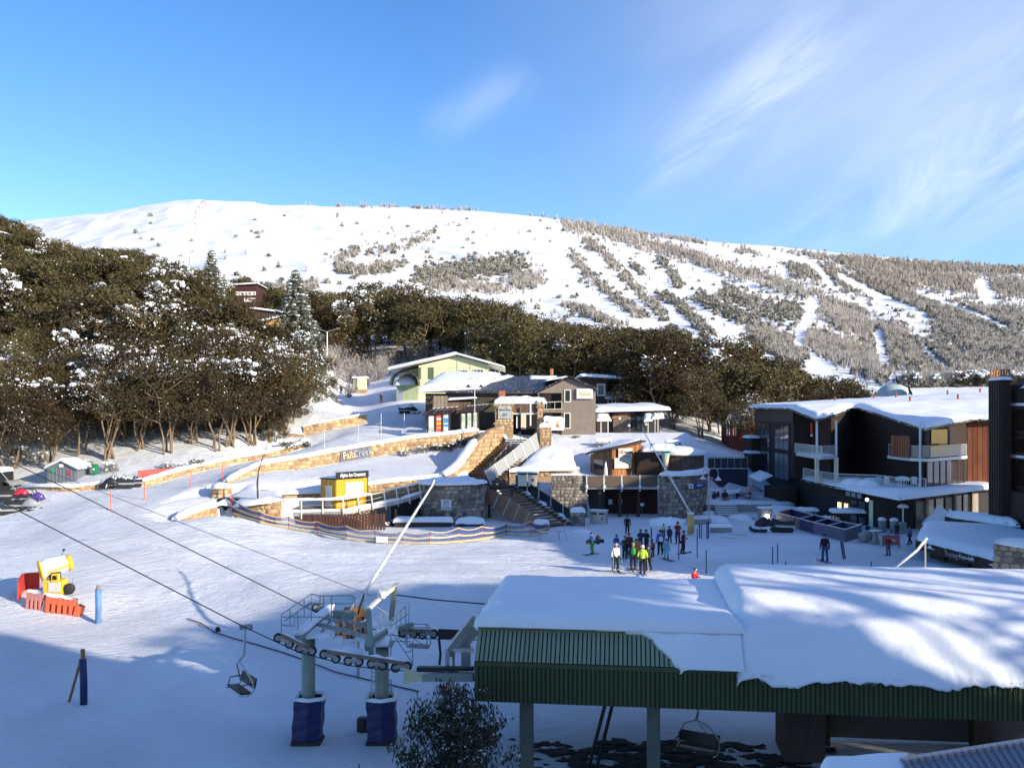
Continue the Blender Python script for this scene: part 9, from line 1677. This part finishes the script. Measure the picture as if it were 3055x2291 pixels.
DK = (.02, .022, .03); PPL = [
 (1767, 1654, 65, -60, (.05, .16, .42), (.09, .30, .06), DK, 'ski', 'person in blue jacket and green trousers standing apart at the left', dict(sk=(.05, .1, .2))),
 (1871.5, 1595, 56, 5, (.012, .012, .016), (.012, .012, .018), DK, 'stand', 'person all in black standing alone near the building', dict(hatkind='beanie')),
 (1838.5, 1652, 56, 20, (.03, .09, .35), DK, (.015, .015, .05), 'ski', 'child in blue jacket and dark helmet behind the white jacket', {}),
 (1836.5, 1707, 85, 25, (.72, .70, .64), (.012, .012, .014), (.55, .40, .30), 'ski', 'person in white patterned jacket and black trousers holding poles', dict(hatkind='hair', sk=DK, pl=1)),
 (1864, 1669, 68, 150, DK, (.02, .02, .025), DK, 'ski', 'person in dark jacket left in the crowd of skiers', dict(pl=1)),
 (1889, 1701, 80, 175, (.018, .02, .018), (.012, .012, .014), (.30, .26, .18), 'ski', 'person in black with a bright green backpack', dict(pack=(.03, .26, .06), hatkind='beanie', sk=DK, pl=1)),
 (1917, 1714, 85, 170, (.50, .72, .06), (.012, .012, .014), (.75, .75, .75), 'ski', 'person in lime yellow hooded jacket with white helmet', dict(hood=True, sk=(.12, .2, .5), pl=1)),
 (1936, 1703, 76, -150, (.02, .03, .03), (.015, .015, .018), DK, 'ski', 'person in dark clothes right behind the lime jacket', dict(sk=(.55, .5, .45))),
 (1906, 1678, 66, 190, (.58, .13, .03), DK, (.02, .02, .03), 'ski', 'person in orange jacket between green backpack and lime jacket', {}),
 (1910, 1640, 60, 20, (.02, .05, .14), DK, DK, 'ski', 'person in navy jacket at the back of the crowd', {}),
 (1929, 1645, 64, -40, (.015, .015, .022), DK, DK, 'ski', 'person in black jacket holding skis upright', {}),
 (1970, 1656, 74, 185, (.04, .13, .48), (.012, .012, .014), DK, 'stand', 'person in blue jacket with a white bib on the back', dict(bib=1)),
 (1987.6, 1670, 62, 10, (.20, .40, .55), (.22, .46, .58), (.05, .10, .2), 'ski', 'child in light blue patterned suit at the right of the crowd', dict(sk=DK)),
 (1979, 1606, 43, 15, (.60, .58, .22), DK, DK, 'ski', 'child in pale yellow jacket behind the crowd', {}),
 (1998, 1621, 50, 200, (.02, .03, .07), (.03, .03, .05), DK, 'ski', 'child in navy jacket beside the pale yellow one', {}),
 (2022, 1624, 66, -30, (.26, .02, .03), DK, DK, 'stand', 'person in dark red jacket below the snow lance', dict(arms=1)),
 (2037, 1652, 68, 60, (.14, .02, .05), (.03, .012, .02), (.05, .03, .04), 'ski', 'snowboarder in maroon jacket at the right end of the crowd', dict(bd=DK)),
 (1876, 1662, 70, 170, (.08, .02, .02), DK, (.10, .03, .02), 'ski', 'person in brown-red jacket within the crowd', {}),
 (1885, 1660, 56, 160, (.16, .34, .05), DK, (.06, .30, .05), 'ski', 'child with green helmet and light green jacket in the crowd', {}),
 (1896, 1668, 60, 30, (.05, .24, .12), DK, DK, 'ski', 'person in green jacket and dark helmet in the crowd', {}),
 (1948, 1662, 52, -60, (.42, .09, .10), DK, (.05, .06, .2), 'ski', 'child in coral jacket with blue helmet beside the white bib', {}),
 (2461, 1676, 81, 175, (.012, .012, .016), (.04, .09, .20), DK, 'ski', 'person in black jacket and blue jeans skiing towards the lodge', dict(sk=DK, pl=1, hatkind='beanie')),
 (2589, 1606, 40, 10, (.012, .012, .014), DK, DK, 'stand', 'person in black standing beyond the cable drum', dict(hatkind='beanie')),
 (2650, 1660, 62, 190, (.20, .03, .035), (.12, .12, .15), DK, 'stand', 'person in dark red jacket and grey trousers before the red banner', dict(hatkind='beanie')),
 (2714, 1626, 55, -80, (.03, .11, .22), (.012, .012, .016), (.08, .05, .03), 'walk', 'person in blue jacket walking near the lodge corner', dict(hatkind='hair')),
 (2676, 1603, 42, -20, (.02, .014, .016), DK, DK, 'stand', 'person in dark clothes beside the mushroom lamp', dict(hatkind='beanie')),
 (2131, 1512, 45, 10, (.05, .04, .05), DK, (.1, .08, .07), 'stand', 'person in dark jacket at the top of the snowy steps', dict(hatkind='hair', up=.0)),
 (2163, 1516, 54, -10, (.015, .015, .02), (.40, .17, .06), (.08, .04, .03), 'stand', 'person in black jacket and orange-brown trousers on the steps', dict(hatkind='hair')),
 (1017.5, 1179, 31, 10, (.05, .03, .05), DK, (.1, .05, .04), 'stand', 'person in dark clothes walking down the upper road', dict(hatkind='beanie', r=(100, 260))),
 (1137, 1204, 33, 20, (.04, .04, .05), (.02, .02, .025), DK, 'stand', 'person in dark clothes standing on the upper road below the green hut', dict(hatkind='beanie', r=(100, 260))),
]
for i, (px, py, hp_, rz_d, jac, pants, hat, pose, lb, ex) in enumerate(PPL):
    g = GP(px, py, *(ex.get('r', (45, 130)))); h = hp_*g.y/F; h = min(max(h, 1.1), 1.95)
    am = (((.25, .0, 1.2), (.13, -.2, 1.32)),)*2 if ex.get('arms') else None
    o = person(lb, g+V3((0, 0, .03)), h, rad(rz_d), jac, pants, hat, pose, ex.get('hatkind', 'helmet'), pack=ex.get('pack'), seed=i, hood=ex.get('hood', False), arms=am)
    if ex.get('bib'): b_ = MB().box((0, .155, 1.12), (.26, .03, .34)).B('bib', M_WHITE, o)
    if ex.get('sk'): skis(g, rad(rz_d+12), ex['sk'], 'ski under the '+lb[:50].rsplit(' ', 1)[0])
    if ex.get('bd'): skis(g, rad(rz_d+70), ex['bd'], 'dark snowboard strapped under the maroon snowboarder', board=True, L_=1.5)
    if ex.get('pl'): poles(g, rad(rz_d), h/1.75, 'ski pole held by the '+lb[:46].rsplit(' ', 1)[0])
# the red coat behind the station roof
x = (2073-CX)*54/F; o = person('person in bright red coat and white goggles, legs hidden by the station roof', (x, 54, h1(x, 54)), W(0, 1694, 54).z-h1(x, 54), rad(30), (.62, .02, .04), DK, (.05, .05, .06), 'stand'); MB().blob((.03, -.13, 1.65), .05, 1, 7, 5, (1.4, .5, .8), 0).B('goggle_lens', M_WHITE, o)
# things set down or held
g = GP(1780, 1640); sb_ = MB().box((0, 0, 1.0), (1.3, .05, .26)).B('snowboard', cloth(DK)); p_ = GP(1767, 1654); sb_.matrix_basis = Matrix.Translation(p_+V3((.25, -.1, -.05))) @ Matrix.Rotation(rad(-4), 4, 'Y'); tag(sb_, 'dark snowboard carried level by the person in blue and green', 'snowboard')
o = MB().blob((0, 0, 0), .3, 5, 9, 7, (.7, .6, 1.15), .08).B('rucksack', cloth(DK), None, True); o.location = p_+V3((.42, .05, 1.05)); tag(o, 'dark rucksack slung on the person in blue and green', 'backpack')
def upski(px, pt, pb, lb, c1, Y=None, lean=0, n=2):
    for i in range(n): g = GP(px, pb); t = W(px+lean, pt, g.y); o = MB().bar(g+V3((i*.12, 0, -.1)), t+V3((i*.12, 0, 0)), .09, .03, (0, 1, 0)).B('ski', cloth(c1)); tag(o, lb, 'ski', 'skis: '+lb[:40])
upski(1943, 1574, 1640, 'ski held upright in the middle of the crowd', (.02, .02, .06), n=1)
upski(2109, 1555, 1607, 'violet ski planted upright in the snow by the lamp', (.05, .03, .16)); upski(2087, 1562, 1606, 'blue ski planted upright beside the lamp foot', (.03, .06, .2), n=1)
upski(2517, 1615, 1668, 'dark ski stuck upright right of the skier in jeans', (.02, .03, .05), lean=-9)
for i, (px, py, an, c_, lb) in enumerate([(2170, 1606, -35, (.35, .13, .08), 'rust-coloured ski lying on the snow right of the lamp'), (2198, 1597, -25, (.02, .02, .05), 'dark ski lying beside the rust-coloured one')]): g = GP(px, py); skis(g+V3((0, 0, .04)), rad(an+90), c_, lb, n=1)
bt = thing('bench_frame', 'low metal frame table lying at the right end of the net fence', 'frame', tuple(GP(1640, 1612)), rad(5))
for s in (-.8, .8): MB().tube([(s, -.3, 0), (s*.9, 0, .7), (s, .3, 0)], .03, 5).B('trestle', M_GALV, bt)
MB().box((0, 0, .72), (2.0, .5, .05)).B('top', M_GALV, bt); MB().tube([(1.4, 0, 0), (1.2, 0, .9), (1.3, 0, 1.4)], .03, 5).B('bent_rail', M_GALV, bt)
sl2 = thing('street_light', 'tall forked street light above the upper road among the trees', 'lamp', tuple(on(976, 150))); t = W(976, 990, 150); b = on(976, 150); MB().tube([b, t], .1, 6).B('pole', M_GALVL, sl2, w=1)
for s in (-1, 1): MB().tube([t, t+V3((s*1.7, 0, .55))], .05, 5).B('arm', M_GALV, sl2, w=1); MB().box(t+V3((s*1.8, 0, .55)), (.6, .25, .12)).B('lamp_head', M_GALV, sl2, w=1)
# lift pylons and summit marks on the mountain
for i, (px, pt, w_) in enumerate([(605, 600, 14), (583, 628, 6), (582, 668, 5), (566, 770, 4)]):
    X_, Y_, ok_ = ray_far(np.array([float(px)]), np.array([pt+(22 if i == 0 else 26)])); X_, Y_ = float(X_[0]), float(Y_[0]); z0 = h1(X_, Y_); hh = (26 if i else 22)*Y_/F; r_ = thing('lift_pylon', ('frosted lift top station frame on the mountain summit', 'highest lift pylon below the summit frame', 'lift pylon half way down the bare slope', 'lowest lift pylon just above the trees')[i], 'lift pylon', (X_, Y_, z0))
    MB().bar((0, 0, -2), (0, 0, hh), .9, .9).B('mast', M_FROST, r_); MB().bar((-w_*Y_/F/2, 0, hh), (w_*Y_/F/2, 0, hh), .8, .8).B('cross_arm', M_FROST, r_)
    if i == 0:
        MB().bar((-4, 0, hh*.75), (4.5, 0, hh*.9), 1, 1).B('frame', M_FROST, r_)
        for s in (-4, 0, 4): MB().bar((s, 0, -2), (s*.7, 0, hh*.9), .7, .7).B('leg', M_FROST, r_)
for i, (px, pt, s) in enumerate([(738, 604, 26), (935, 613, 12), (1090, 620, 10), (962, 598, 4), (912, 602, 3), (1418, 636, 7)]):
    X_, Y_, ok_ = ray_far(np.array([float(px)]), np.array([pt+12.])); X_, Y_ = float(X_[0]), float(Y_[0]); z0 = h1(X_, Y_); k = Y_/F; o = MB()
    if s > 5: o.box((0, 0, 2), (s*k, 3, 3.5)); nm, ct_, lb = 'summit_hut', 'hut', 'tiny snow-plastered hut on the mountain skyline, place %s' % ('left of the summit', 'in the middle of the ridge', 'right of the middle of the ridge', '', '', 'where the ridge starts to fall')[i]
    else: o.bar((0, 0, -2), (0, 0, 16*k), .8, .8); nm, ct_, lb = 'summit_pole', 'pole', 'thin pole on the mountain skyline %s' % ('', '', '', 'right of the summit', 'just right of the summit hut', '')[i]
    q = o.B(nm, SNOW if s > 5 else M_FROST); q.location = (X_, Y_, z0); tag(q, lb.replace('place ', ''), ct_)
# ----- tidy: every thing keeps kind thing
for o in SC.objects:
    if o.parent is None and o.get('category') and not o.get('kind'): o['kind'] = 'thing'
